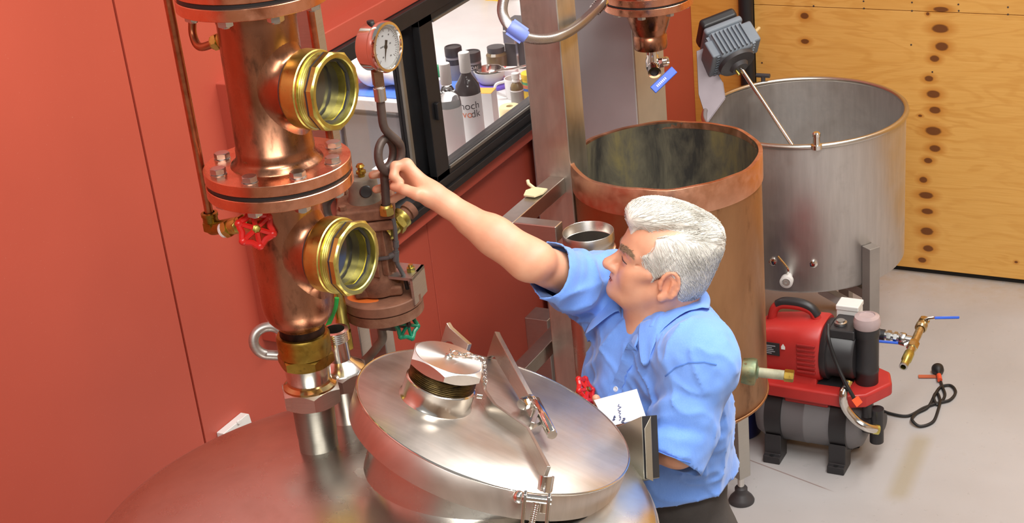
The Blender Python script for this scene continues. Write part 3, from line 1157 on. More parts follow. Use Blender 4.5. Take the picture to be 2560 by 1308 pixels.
p0 = P(487, 60, 2.70)
tp2 = thing('bent_copper_pipe', P(585, 92, 2.66), 'thin copper pipe bending into a brass fitting under the top flange', 'pipe')
pts = [Vector((p0.x, p0.y, p0.z+0.5)), p0+Vector((0, 0, 0.02)), P(478, 92, 2.70), P(500, 117, 2.69), P(542, 105, 2.675), P(570, 95, 2.66)]
pts[2] = P(482, 85, 2.70)
mesh_obj('pipe', MB().tube([pts[0]]+smooth_path(pts[1:], 8), M_of(10.5, 2.68), 14), COPPER_PIPE, tp2)
bf0, bf1 = P(531, 108, 2.675), P(590, 90, 2.655)
bm_ = frame(bf0, bf1-bf0)
m = MB().hexa(0.0145, 0.004, 0.014, bm_, 6, 0.001).lathe([(0.009, 0), (0.0115, 0.001), (0.0115, 0.004)], bm_, 16).lathe([(0.012, 0.014), (0.0135, 0.016), (0.0135, 0.020), (0.0115, 0.022), (0.0115, 0.045)], bm_, 18).hexa(0.0155, 0.022, 0.030, bm_, 6, 0.001)
mesh_obj('brass_fitting', m, BRASS, tp2)

# second riser behind the column with a big hexagon union
rb = at_dome(872, 1048)
rb.z = dome_z(rb.x, rb.y)-0.004
rt_ = thing('riser_union', rb, 'short stainless riser with a big hexagonal union nut behind the column foot', 'pipe fitting')
dR = proj(rb)[2]


def rz(py):
    lo, hi = 0.0, 0.6
    for _ in range(40):
        mid = (lo+hi)/2
        if proj(rb+Vector((0, 0, mid)))[1] > py:
            lo = mid
        else:
            hi = mid
    return lo


Mr = Matrix.Translation(rb)
mesh_obj('riser_pipe', MB().lathe([(0.033, -0.02), (0.033, rz(958))], Mr, 36), STEEL, rt_)
mesh_obj('weld_foot', MB().lathe([(0.046, -0.008), (0.044, 0.004), (0.034, 0.006)], Mr, 36), STEEL_POT, rt_)
mesh_obj('union_nut', MB().hexa(0.054, rz(958), rz(920), Mr, 6, 0.004, rot=R(5)), STEEL, rt_, sharp=25)
mesh_obj('tapered_spigot', MB().lathe([(0.046, rz(921)), (0.044, rz(917)), (0.030, rz(906)), (0.0225, rz(896)), (0.021, rz(850)), (0.021, rz(846))], Mr, 32), STEEL_POL, rt_)
mm = MB()
pr = [(0.021, rz(848))]
z = rz(848)
for k in range(5):
    pr += [(0.0265, z+k*0.004), (0.0255, z+k*0.004+0.002)]
pr += [(0.026, z+0.02), (0.019, z+0.021), (0.018, z+0.004)]
mesh_obj('threaded_end', mm.lathe(pr, Mr, 32), STEEL_POL, rt_)

# braided hose ring looped behind the column
hc = P(672, 853, 3.02)
hp = []
for k in range(41):
    a = R(-40)+R(300)*k/40
    hp.append(hc+(RT*0.95+FW*0.3)*(M_of(38, 3.0)*math.cos(a)*1.1)+UP*(M_of(36, 3.0)*math.sin(a))+FW*(0.02*k/40))
tag(mesh_obj('hose_loop', MB().tube(hp+[hp[-1]+Vector((0.06, 0.03, -0.01))], M_of(13, 3.0), 14), STEEL_DULL), 'braided metal hose loop sticking out left of the column foot', 'hose')

# ================================================================== STEEL POST + COPPER PIPE BEHIND THE COLUMN
pp = P(775, 80, 3.16)
ps = thing('steel_post', (pp.x, pp.y, 0), 'square steel post with a copper pipe strapped to it behind the column', 'post')
mesh_obj('post', MB().box((pp.x-0.021, pp.y-0.021, 0.0), (pp.x+0.021, pp.y+0.021, 2.6)), STEEL_DULL, ps, bevel=0.003)
q = P(784, 80, 3.10)
mesh_obj('copper_pipe', MB().cyl((q.x, q.y, 1.55), (q.x, q.y, 2.6), 0.0075, seg=14), COPPER_PIPE, ps)
mesh_obj('base_plate', MB().box((pp.x-0.06, pp.y-0.06, 0.0), (pp.x+0.06, pp.y+0.06, 0.01)), STEEL_DULL, ps)

# ================================================================== RUSTY STEAM TRAP ON ITS ROUND PLATE
DT0 = 3.30


def TD(py, off=0.0):
    """distance of the trap's upright axis at image height py"""
    return DT0-(728-py)*0.00038+off


DT = DT0
tc = P(955, 728, TD(728))
st = thing('steam_trap', (tc.x, tc.y, tc.z-0.06), 'rusty cast iron steam trap standing on a thick round plate', 'steam trap')
Mt = Matrix.Translation(tc)
rp = M_of(101, DT)
orange = NT('rusty_plate')
v = orange.coord()
f = orange.noise(v, 14, 6, 0.6)
c = orange.ramp(f, [(0.3, srgb(96, 62, 46)), (0.7, srgb(142, 98, 74))])
sp_ = orange.n('ShaderNodeSeparateXYZ')
orange.l(v, sp_.inputs[0])
ocp = at_z(905, 748, tc.z)-st.location
ax_ = orange.math('DIVIDE', orange.math('SUBTRACT', sp_.outputs[0], ocp.x), 0.05)
ay_ = orange.math('DIVIDE', orange.math('SUBTRACT', sp_.outputs[1], ocp.y), 0.022)
dd = orange.math('ADD', orange.math('ADD', orange.math('MULTIPLY', ax_, ax_), orange.math('MULTIPLY', ay_, ay_)), orange.math('MULTIPLY', f, 0.9))
c = orange.mix(orange.ramp(dd, [(0.9, (1,)*3), (1.25, (0,)*3)]), c, srgb(214, 110, 40))
orange.base(c).rough(0.7)
orange.bump(f, 0.25, 0.003)
PLATE = orange.m
mesh_obj('round_plate', MB().lathe([(0, -0.022), (rp-0.001, -0.022), (rp, -0.021), (rp, -0.002), (rp-0.002, 0), (0, 0)], Mt, 64), PLATE, st, sharp=30)
mesh_obj('lower_plate', MB().lathe([(0, -0.045), (rp*0.985, -0.045), (rp*0.985, -0.0245), (0, -0.0245)], Mt, 64), RUST, st, sharp=30)
mesh_obj('pipe_hole', MB().lathe([(0.012, 0.0008), (0, 0.0008)], Matrix.Translation(at_z(1034, 707, tc.z)), 16), BLACKP, st)


def tz(py, off=0):
    lo, hi = -0.5, 0.6
    for _ in range(40):
        mid = (lo+hi)/2
        if proj(tc+Vector((0, 0, mid)))[1] > py:
            lo = mid
        else:
            hi = mid
    return lo


b0 = P(945, 690, TD(690))-tc
b0 = Vector((b0.x, b0.y, 0))
bcen = tc+Vector((-0.004, 0.0, 0))
Mb = Matrix.Translation(bcen)
mesh_obj('trap_body', MB().lathe([(0.030, -0.001), (0.043, 0.004), (0.045, 0.02), (0.041, 0.03), (0.036, 0.06), (0.039, 0.10), (0.044, 0.135), (0.046, 0.16), (0.046, 0.19)], Mb, 36), RUST, st, sharp=50)
mesh_obj('foot_flange', MB().cbox((0, 0, 0.012), (0.098, 0.075, 0.022), Mb @ Matrix.Rotation(R(28), 4, 'Z')), RUST, st, bevel=0.006)
for k in range(6):
    a = R(-110+k*26)
    mesh_obj('rib', MB().cbox((0.042*math.cos(a), 0.042*math.sin(a), 0.10), (0.014, 0.005, 0.10), Mb), RUST, st, bevel=0.002)
zb = tz(520)
MBn = Mb @ Matrix.Translation((-0.005, 0, 0)) @ Matrix.Rotation(R(30), 4, 'Z')
bon = mesh_obj('bonnet', MB().cbox((0, 0, zb+0.004), (0.116, 0.116, 0.026), MBn), RUST, st, bevel=0.006)
mesh_obj('bonnet', MB().cbox((0, 0, zb-0.022), (0.110, 0.110, 0.022), MBn), RUST, st, bevel=0.005)
for sx in (-1, 1):
    for sy in (-1, 1):
        mesh_obj('bolt', MB().hexa(0.008, zb+0.017, zb+0.026, MBn @ Matrix.Translation((0.043*sx, 0.043*sy, 0)), 6, 0.001), RUST, bon)
mesh_obj('cap', MB().lathe([(0.034, zb+0.015), (0.031, zb+0.03), (0.029, zb+0.062), (0.027, zb+0.066), (0, zb+0.067)], MBn, 28), GREYPAINT, st, sharp=50)
mesh_obj('cap_port', MB().lathe([(0.013, 0), (0.011, 0.003), (0, 0.001)], frame(MBn @ Vector((0, 0, zb+0.045))+Vector((0.020, -0.022, 0)), (0.65, -0.76, 0.1)), 16), BLACKP, st)
mesh_obj('top_screw', MB().lathe([(0.007, zb+0.066), (0.007, zb+0.072), (0.010, zb+0.074), (0.010, zb+0.079), (0.006, zb+0.081), (0.006, zb+0.086), (0.009, zb+0.088), (0.006, zb+0.093), (0, zb+0.094)], MBn, 14), BRASS_DK, st)
# brass branch on the right and rusty nipple
ba, bb = P(962, 585, TD(585, -0.03)), P(1030, 520, TD(520, +0.03))
bd = (bb-ba).normalized()
fm = frame(ba, bd)
m = MB().lathe([(0.016, 0.0), (0.019, 0.004), (0.019, 0.026), (0.016, 0.029)], fm, 20).hexa(0.025, 0.029, 0.043, fm, 6, 0.002).lathe([(0.020, 0.043), (0.022, 0.047), (0.022, 0.055), (0.018, 0.058)], fm, 20)
mesh_obj('brass_union', m, BRASS, st)
mesh_obj('rusty_nipple', MB().lathe([(0.015, 0.055), (0.015, 0.066), (0.018, 0.068), (0.018, 0.082), (0, 0.082)], fm, 20), RUST, st)
lb0, lb1 = P(858, 542, TD(542, +0.01)), P(905, 520, TD(520, +0.0))
fm = frame(lb0, lb1-lb0)
mesh_obj('side_plug', MB().hexa(0.015, 0, 0.014, fm, 6, 0.001).lathe([(0.011, 0.014), (0.011, 0.04)], fm, 16), BRASS_DK, st)
mesh_obj('loop_pipe', MB().tube(smooth_path([P(832, 480, TD(480, +0.06)), P(812, 512, TD(512, +0.06)), P(822, 550, TD(550, +0.05)), P(850, 560, TD(560, +0.03))], 8), 0.012, 12), IRON, st)
# small grey impulse line with tee
tl = [P(955, 528, TD(528, -0.05)), P(978, 530, TD(530, -0.05)), P(986, 560, TD(560, -0.05)), P(990, 600, TD(600, -0.05)), P(990, 655, TD(655, -0.05)), P(1000, 672, TD(672, -0.045)), P(1012, 694, TD(694, -0.03)), at_z(1019, 722, tc.z)]
m = MB().tube(bend_path(tl, 0.012, 5), M_of(5.5, DT), 10)
m.tube([P(990, 636, TD(636, -0.05)), P(968, 645, TD(645, -0.05)), P(945, 648, TD(648, -0.04))], M_of(5, DT), 10)
LEAD = plain('dark_grey_tube', srgb(92, 92, 92), 0.5, 0.4)
imp = mesh_obj('impulse_line', m, LEAD, st)
for a, b, r_ in (((990, 603), (990, 618), 7.5), ((990, 628), (989, 652), 8), ((975, 641), (990, 634), 7.5), ((947, 527), (966, 529), 7.5)):
    mesh_obj('ferrule', MB().cyl(P(*a, TD(a[1], -0.05)), P(*b, TD(b[1], -0.05)), M_of(r_, DT), seg=12), LEAD, imp)
# angle bracket with brass bolt
A0, A1, A2 = P(985, 662, TD(662, +0.06)), P(1062, 662, TD(662, +0.06)), P(1025, 695, TD(695))
zt = tc.z+0.045
a0, a1, a2, a3 = at_z(985, 655, zt), at_z(1060, 662, zt), at_z(1030, 697, zt), at_z(962, 690, zt)
m = MB().add([a0, a1, a2, a3]+[p-Vector((0, 0, 0.006)) for p in (a0, a1, a2, a3)], [(0, 1, 2, 3), (7, 6, 5, 4), (0, 4, 5, 1), (1, 5, 6, 2), (2, 6, 7, 3), (3, 7, 4, 0)])
br = mesh_obj('angle_bracket', m, STEEL_DULL, st)
w_ = (a3-a2).normalized()*0.006
m = MB().add([a1, a2, a2-Vector((0, 0, 0.06)), a1-Vector((0, 0, 0.06)), a1+w_, a2+w_, a2+w_-Vector((0, 0, 0.06)), a1+w_-Vector((0, 0, 0.06))], [(0, 1, 2, 3), (7, 6, 5, 4), (0, 4, 5, 1), (1, 5, 6, 2), (2, 6, 7, 3), (3, 7, 4, 0)])
mesh_obj('bracket_leg', m, STEEL_DULL, br)
mesh_obj('brass_bolt', MB().hexa(0.0095, 0, 0.009, Matrix.Translation(at_z(1028, 678, zt)), 6, 0.001).cyl(at_z(1028, 678, zt), at_z(1028, 678, zt)+Vector((0, 0, 0.015)), 0.005, seg=12), BRASS, br)
# underside: valve with green wheel, drain pipe, carrying post
gw = P(1016, 812, TD(812, -0.02))
va = P(960, 806, TD(806))
m = MB().lathe([(0.022, -0.08), (0.03, -0.06), (0.035, -0.045)], Mt, 24).cyl(va, gw, 0.008, seg=12).hexa(0.016, 0.008, 0.03, frame(va, gw-va), 6, 0.001)
mesh_obj('drain_valve', m, IRON, st)
handwheel(st, gw, (RT*0.70-FW*0.68+UP*0.12), 0.0295, GREENWHEEL, 6, 0.0046, IRON)
mesh_obj('drain_pipe', MB().tube(bend_path([tc+Vector((0, 0, -0.05)), P(952, 815, TD(815)), P(958, 848, TD(848)), P(930, 884, TD(884, +0.03)), P(905, 910, TD(910, +0.05))], 0.012, 6), 0.0095, 12), GREYPAINT, st)
pq = tc+Vector((-0.05, 0.05, 0))
mesh_obj('support', MB().box((pq.x-0.018, pq.y-0.018, 0.0), (pq.x+0.018, pq.y+0.018, tc.z-0.045)), STEEL_DULL, st, bevel=0.003)
# brass gauge-glass cock with green tape left of the plate
gcp = P(850, 772, TD(772, -0.06))
m = MB().lathe([(0.010, -0.05), (0.015, -0.045), (0.012, -0.02), (0.014, 0.0), (0.012, 0.03), (0.009, 0.05)], Matrix.Translation(gcp), 18)
gcl = thing('brass_cock', gcp-Vector((0, 0, 0.05)), 'upright brass cock with a green lever between column and rusty plate', 'valve')
mesh_obj('cock_body', m, BRASS, gcl)
mesh_obj('lever', MB().tube(smooth_path([P(842, 745, TD(745, -0.09)), P(838, 770, TD(770, -0.09)), P(826, 800, TD(800, -0.08)), P(818, 818, TD(818, -0.08))], 6), 0.005, 8), plain('green_sleeve', srgb(30, 165, 70), 0.4), gcl)
mesh_obj('cock_nut', MB().hexa(0.017, -0.09, -0.05, Matrix.Translation(gcp), 6, 0.001), BRASS_DK, gcl)

# ================================================================== PRESSURE GAUGE ON ITS PIGTAIL SIPHON
DG = 3.10


def GD(py):
    return 3.16-(522-py)*0.00038


gb = P(966, 522, GD(522))
gg = thing('pressure_gauge', gb, 'round chrome pressure gauge on a looped dark pipe', 'gauge')
RG = 0.0084
lc = P(969, 388, GD(388))
# the siphon: straight up, one full turn, up to the gauge nut
up_dir = Vector((0, 0, 1))
sidev = (RT*0.55+FW*0.83).normalized()
sidev = (sidev-up_dir*sidev.z).normalized()
nor = up_dir.cross(sidev)
LR_ = 0.0285
pts = [gb, P(963, 470, GD(470)), P(961, 445, GD(445))]
cc = P(968, 388, GD(388))
loop = []
for k in range(0, 31):
    a = R(-90)+R(495)*k/30
    loop.append(cc+sidev*(LR_*math.cos(a))+up_dir*(LR_*1.12*math.sin(a))+nor*(0.012-0.026*k/30))
top = [P(962, 322, GD(322)), P(954, 280, GD(280)), P(951, 250, GD(250))]
path = smooth_path(pts+loop[::2]+top, 5)
mesh_obj('siphon', MB().tube(path, RG, 14), IRON, gg)
mesh_obj('siphon_foot', MB().hexa(0.015, -0.012, 0.004, Matrix.Translation(gb), 6, 0.001).lathe([(0.013, 0.004), (0.0115, 0.008), (0.010, 0.009)], Matrix.Translation(gb), 16), BRASS, gg)
sa, sb = P(952, 252, GD(252)), P(941, 170, GD(170))
sd = (sb-sa).normalized()
fm = frame(sa, sd)
Ls = (sb-sa).length
mesh_obj('steel_coupling', MB().lathe([(0.0095, 0), (0.0115, 0.001), (0.0115, 0.026), (0.010, 0.027)], fm, 20), ZINC, gg)
mesh_obj('thread_tape', MB().lathe([(0.0085, 0.026), (0.0085, 0.034)], fm, 16), WHITEP, gg)
mesh_obj('gauge_nut', MB().hexa(0.0138, 0.030, Ls-0.004, fm, 4, 0.0).lathe([(0.009, Ls-0.004), (0.009, Ls+0.02)], fm, 12), stained_metal('dull_bronze', srgb(150, 120, 96), srgb(110, 84, 66), 0.35, 0.5, 20), gg, bevel=0.002)
gc = P(962, 117, GD(117))
v = (CAM-gc).normalized()
gd = (RT*0.80-FW*0.52-UP*0.02)
gd = Vector((gd.x, gd.y, gd.z*0.2)).normalized()
GM = frame(gc, gd, (0, 0, 1))
rG = M_of(63, DG)
case = mesh_obj('case', MB().lathe([(0, -0.038), (rG*0.86, -0.038), (rG*0.94, -0.034), (rG*0.94, -0.010), (rG*0.965, -0.008), (rG, -0.006), (rG, 0.004), (rG*0.96, 0.009), (rG*0.86, 0.0095), (rG*0.82, 0.006), (rG*0.80, -0.002)], GM, 64), CHROME, gg, sharp=45)
DIAL = plain('dial_white', srgb(226, 228, 228), 0.5, var=0.01)
dial = mesh_obj('dial', MB().lathe([(rG*0.80, -0.0025), (0, -0.0025)], GM, 48), DIAL, gg)
INK = plain('black_ink', (0.01, 0.01, 0.01, 1), 0.6)
tk = MB()
for k in range(41):
    a = R(-135)+R(270)*k/40
    L0 = 0.60 if k % 5 == 0 else 0.68
    Mq = GM @ Matrix.Rotation(-a, 4, 'Z')
    tk.box((rG*L0, -0.0005, -0.0024), (rG*0.745, 0.0005, -0.0021), Mq)
mesh_obj('scale_marks', tk, INK, dial)
nd = MB()
Mq = GM @ Matrix.Rotation(R(160), 4, 'Z')
nd.add([(-rG*0.26, -0.004, -0.0012), (-rG*0.26, 0.004, -0.0012), (rG*0.58, 0, -0.0012), (-rG*0.26, -0.004, -0.0006), (-rG*0.26, 0.004, -0.0006), (rG*0.58, 0, -0.0006)], [(0, 1, 2), (5, 4, 3), (0, 3, 4, 1), (1, 4, 5, 2), (2, 5, 3, 0)], Mq)
nd.lathe([(0.0045, -0.0024), (0.0045, 0.0), (0, 0.0)], GM, 16)
mesh_obj('needle', nd, INK, dial)
mk = MB()
for (u_, w_, s) in ((0.05, 0.30, 0.10), (0.05, 0.18, 0.12), (0.05, -0.32, 0.10), (-0.35, 0.25, 0.09), (-0.42, -0.25, 0.09), (0.45, 0.1, 0.10), (0.4, -0.3, 0.08)):
    mk.box((rG*(u_-0.03), rG*(w_-s/2), -0.0024), (rG*(u_+0.03), rG*(w_+s/2), -0.0021), GM)
mesh_obj('dial_figures', mk, plain('grey_print', srgb(120, 124, 128), 0.6), dial)
gls = NT('gauge_glass')
gls.b.inputs['Transmission Weight'].default_value = 1.0
gls.b.inputs['IOR'].default_value = 1.45
gls.rough(gls.ramp(gls.noise(gls.coord(), 5), [(0, (0.0,)*3), (1, (0.02,)*3)]))
GLASSC = gls.m
mesh_obj('lens', MB().lathe([(rG*0.82, 0.004), (rG*0.82, 0.006), (0, 0.006)], GM, 40), GLASSC, gg)
mesh_obj('blow_plug', MB().lathe([(0.007, 0), (0.007, 0.004), (0, 0.005)], frame(GM @ Vector((rG*0.93, 0, -0.024)), (0, 0, 1)), 12), RUBBER, case)

# white plastic wedge screwed to the red wall
w0, w1, w2 = at_x(541, 1083, 0.0), at_x(604, 1027, 0.0), at_x(618, 1062, 0.0)
m = MB()
pts = [(w0.y, w0.z-0.035), (w0.y, w0.z+0.002), (w1.y-0.006, w1.z-0.002), (w1.y, w1.z-0.006), (w2.y+0.003, w2.z-0.05)]
m.prism(pts, 0.0, 0.022, Matrix(((0, 0, 1, 0), (1, 0, 0, 0), (0, 1, 0, 0), (0, 0, 0, 1))))
wd = thing('cable_cover', (0, w0.y, w0.z-0.035), 'small white plastic wedge cover on the red wall above the pot rim', 'cover')
mesh_obj('cover', m, WHITEP, wd, bevel=0.002)
sc_ = at_x(596, 1056, 0.022)
mesh_obj('screw_cap', MB().lathe([(0.006, 0), (0.005, 0.003), (0, 0.0035)], frame(sc_, (1, 0, 0)), 16), WHITEP, wd)

# ================================================================== STEEL FRAME (post, arms) BY THE WINDOW
DP = 4.40
pw = 0.055
c0 = P(1390, 250, DP)
fs_ = thing('condenser_stand', (c0.x, c0.y, 0), 'tall square stainless post with welded frame arms beside the window', 'stand')
mesh_obj('post', MB().box((c0.x-pw, c0.y-pw, 0.0), (c0.x+pw, c0.y+pw, 2.7)), brushed('post_stainless', (0.60, 0.57, 0.50), 0.44, stretch=(6, 6, 1), scale=5, var=0.12, stain=srgb(90, 70, 60), stain_amt=0.6), fs_, bevel=0.004)
zu = at_y(1392, 442, c0.y-pw).z
xA_ = c0.x+0.01
ua = Vector((xA_, c0.y-pw, zu-0.022))
ub_ = at_z(1283, 548, zu)
ub_ = Vector((xA_, min(ub_.y, c0.y-0.3), zu-0.022))
mesh_obj('upper_arm', MB().box((xA_-0.024, ub_.y-0.02, zu-0.045), (xA_+0.024, c0.y-pw, zu)), STEEL, fs_, bevel=0.003)
xe = at_z(1410, 576, zu).x
mesh_obj('upper_cross', MB().box((xA_+0.024, ub_.y-0.02, zu-0.045), (xe-0.03, ub_.y+0.022, zu)), STEEL, fs_, bevel=0.003)
lowz = 0.66
l0 = at_z(1408, 803, lowz)
l1 = at_z(1308, 915, lowz)
mesh_obj('lower_arm', MB().bar((l0.x, l0.y, lowz-0.022), (l0.x, l1.y-0.15, lowz-0.022), 0.046, 0.045), STEEL, fs_, bevel=0.003)
sy_ = P(1470, 578, 4.12)
mesh_obj('lower_cross', MB().box((l0.x-0.02, sy_.y-0.022, lowz-0.04), (sy_.x+0.08, sy_.y+0.022, lowz-0.0005)), STEEL, fs_, bevel=0.003)
mesh_obj('arm_cap', MB().box((l0.x-0.0225, l0.y, lowz-0.044), (l0.x+0.0225, l0.y+0.004, lowz-0.001)), STEEL_POL, fs_)
pz = at_z(1352, 770, 0.62)
mesh_obj('short_post', MB().box((pz.x-0.04, pz.y-0.04, 0.0), (pz.x+0.04, pz.y+0.04, 0.60)), STEEL_DULL, fs_, bevel=0.003)
# scrap of masking tape on the arm
tz_ = P(1345, 480, proj(Vector((xA_, (ua.y+ub_.y)/2, zu)))[2])
tc_ = at_z(1340, 482, zu+0.004)
m = MB()
for k in range(6):
    pass
m.add([tc_+Vector(p) for p in ((-0.022, -0.03, 0), (0.012, -0.034, 0.001), (0.026, -0.01, 0.002), (0.022, 0.026, 0), (-0.014, 0.022, 0.003), (-0.03, 0.0, 0.001), (-0.022, -0.03, 0.004), (0.012, -0.034, 0.005), (0.026, -0.01, 0.006), (0.022, 0.026, 0.004), (-0.014, 0.022, 0.007), (-0.03, 0.0, 0.005))], [(5, 4, 3, 2, 1, 0), (6, 7, 8, 9, 10, 11)]+[(k, (k+1) % 6, 6+(k+1) % 6, 6+k) for k in range(6)])
m.tube([tc_+Vector((-0.014, 0.018, 0.004)), tc_+Vector((-0.034, 0.026, 0.012)), tc_+Vector((-0.040, 0.034, 0.018))], 0.005, 8)
tag(mesh_obj('tape_scrap', m, plain('masking_tape', srgb(226, 214, 170), 0.7)), 'crumpled scrap of cream tape stuck on the steel arm', 'tape')

# stainless cabinet behind the post
g0 = P(1590, 250, 4.95)
gx0 = P(1440, 250, 5.1).x
cb = thing('stainless_cabinet', (g0.x-0.12, g0.y+0.1, 0), 'tall plain stainless cabinet standing by the red wall behind the post', 'cabinet')
e1 = P(1662, 200, 5.15)
TAN = plain('cabinet_side_reflection', srgb(176, 160, 138), 0.4, 0.4, 0.03)  # tan reflection on the stainless side, put into the colour
CABM = plain('cabinet_stainless', srgb(184, 182, 184), 0.4, 0.45, 0.03, 5)
yE = g0.y
while proj((g0.x+0.0, yE, 1.3))[0] < 1655:
    yE += 0.005
mesh_obj('body', MB().box((0.02, g0.y, 0.0), (g0.x, yE, 2.4)), CABM, cb, bevel=0.003)
mesh_obj('side_reflection', MB().box((g0.x, g0.y+0.004, 0.01), (g0.x+0.004, yE-0.004, 2.38)), TAN, cb)  # thin sheet that carries the painted reflection

# ================================================================== COPPER CONDENSER END WITH VALVE, BRAIDED HOSE
DF = 4.62
fc = P(1619, -14, DF)
cd_ = thing('copper_condenser', fc-Vector((0, 0, 0.18)), 'copper condenser end with bolted flange and tapered outlet above the copper vat', 'condenser')
Mf = Matrix.Translation(fc)
rf = M_of(113, DF)
mesh_obj('flange', MB().lathe([(0.05, -0.030), (rf-0.001, -0.030), (rf, -0.029), (rf, -0.010), (rf-0.001, -0.009), (0.05, -0.009)], Mf, 72), COPPER_BR, cd_, sharp=30)
mesh_obj('flange', MB().lathe([(0.05, -0.003), (rf-0.001, -0.003), (rf, -0.002), (rf, 0.017), (rf-0.001, 0.018), (0.05, 0.018)], Mf, 72), COPPER_BR, cd_, sharp=30)
mesh_obj('gasket', MB().lathe([(0.05, -0.009), (rf-0.003, -0.009), (rf-0.003, -0.003), (0.05, -0.003)], Mf, 72), RUBBER, cd_)
for k in range(8):
    a = R(12+45*k)
    q = Matrix.Translation(fc+Vector((rf*0.82*math.cos(a), rf*0.82*math.sin(a), 0)))
    mesh_obj('nut', MB().hexa(0.0125, -0.042, -0.030, q, 6, 0.001), ZINC, cd_)
    mesh_obj('bolt', MB().hexa(0.0125, 0.018, 0.029, q, 6, 0.001), ZINC, cd_)
mesh_obj('cone', MB().lathe([(0.070, -0.030), (0.069, -0.045), (0.062, -0.07), (0.054, -0.095), (0.0475, -0.112), (0.047, -0.118), (0.049, -0.120), (0.049, -0.150), (0.047, -0.158), (0.030, -0.160), (0, -0.160)], Mf, 48), COPPER, cd_, sharp=50)
mesh_obj('shell', MB().lathe([(0.085, 0.018), (0.085, 0.75), (0.05, 0.80), (0, 0.80)], Mf, 48), COPPER, cd_, sharp=50)
vz = fc+Vector((0.004, 0, -0.160))
mesh_obj('red_seal', MB().lathe([(0.018, -0.006), (0.018, 0.001)], Matrix.Translation(vz), 20), plain('red_tape', srgb(205, 70, 80), 0.5), cd_)
bv = vz-Vector((0, 0, 0.045))
od = Vector((0.45, -0.88, -0.28)).normalized()
m = MB().lathe([(0.0, -0.03), (0.016, -0.028), (0.021, -0.012), (0.021, 0.012), (0.017, 0.02), (0.017, 0.042)], Matrix.Translation(bv), 24)
m.hexa(0.019, 0.028, 0.040, Matrix.Translation(bv), 6, 0.001)
fm = frame(bv, od)
m.lathe([(0.015, 0.0), (0.016, 0.03), (0.019, 0.032), (0.019, 0.05), (0.012, 0.05), (0.011, 0.03)], fm, 24)
mesh_obj('valve_body', m, CHROME, cd_)
mesh_obj('bore', MB().lathe([(0.0115, 0.044), (0, 0.044)], fm, 16), BLACKP, cd_)
ld = Vector((0.98, 0.1, 0.15)).normalized()
sp0 = bv+ld*0.020
m = MB().cyl(bv, bv+ld*0.040, 0.009, seg=14).hexa(0.016, 0.022, 0.034, frame(bv, ld), 6, 0.001)
for k in range(3):
    m.torus(0.012, 0.003, frame(bv+ld*(0.036+k*0.004), ld), 14, 6)
mesh_obj('stem_nut', m, CHROME, cd_)
a_, b_ = P(1684, 176, DF-0.06), P(1632, 226, DF-0.06)
hm_ = frame(a_, b_-a_, FW)
L = (b_-a_).length
m = MB().box((-0.0025, -0.012, -0.004), (0.0025, 0.012, L), hm_)
lever = mesh_obj('lever', m, BLUEP, cd_, bevel=0.0022)
m = MB()
for k in range(7):
    z0 = L*0.38+k*0.0052
    for s in (-1, 1):
        m.box((0.0026*s-0.0002, -0.0035, z0), (0.0026*s+0.0002, 0.0035, z0+0.003), hm_)
mesh_obj('lever_print', m, WHITEP, lever)

braid = NT('braided_steel')
v = braid.coord()
w1 = braid.n('ShaderNodeTexWave', wave_type='BANDS', bands_direction='DIAGONAL')
w1.inputs['Scale'].default_value = 160
braid.l(v, w1.inputs[0])
braid.base(braid.ramp(w1.outputs['Fac'], [(0.2, (0.32, 0.30, 0.29, 1)), (0.8, (0.75, 0.72, 0.69, 1))])).metal(1.0).rough(0.32)
braid.bump(w1.outputs['Fac'], 0.5, 0.002)
BRAID = braid.m
DH = 4.25
hp = [P(1508, 2, 4.52), P(1490, 22, 4.47), P(1452, 58, 4.28), P(1408, 86, 4.18), P(1358, 98, 4.15), P(1312, 92, 4.13), P(1276, 68, 4.12), P(1257, 35, 4.12), P(1259, 0, 4.12), P(1275, -40, 4.12), P(1310, -90, 4.12), P(1390, -170, 4.16), P(1500, -230, 4.3), fc+Vector((-0.06, -0.06, 0.52))]
bh = thing('braided_hose', P(1358, 98, 4.15), 'braided steel hose curving from the copper flange past the window', 'hose')
mesh_obj('hose', MB().tube(smooth_path(hp, 8), M_of(13, 4.3), 16), BRAID, bh)
fr_ = frame(P(1487, 26, 4.5), P(1512, -4, 4.53)-P(1487, 26, 4.5))
m = MB()
for k in range(4):
    m.lathe([(0.015, k*0.009), (0.018, k*0.009+0.002), (0.018, k*0.009+0.006), (0.015, k*0.009+0.008)], fr_, 18)
m.hexa(0.021, 0.030, 0.045, fr_, 6, 0.001)
mesh_obj('end_fitting', m, CHROME, bh)
ta, tb_ = P(1312, 92, 4.13), P(1272, 64, 4.12)
tm = frame(ta, tb_-ta)
TAPE = plain('pale_blue_tape', srgb(126, 146, 228), 0.4, var=0.05)
m = MB().lathe([(0.0155, -0.004), (0.0175, 0.0), (0.0185, 0.02), (0.018, 0.045), (0.016, 0.05)], tm, 18)
m.box((-0.024, -0.0008, 0.002), (0.024, 0.0008, 0.046), tm @ Matrix.Rotation(R(70), 4, 'Z'))
mesh_obj('tape_flag', m, TAPE, bh)

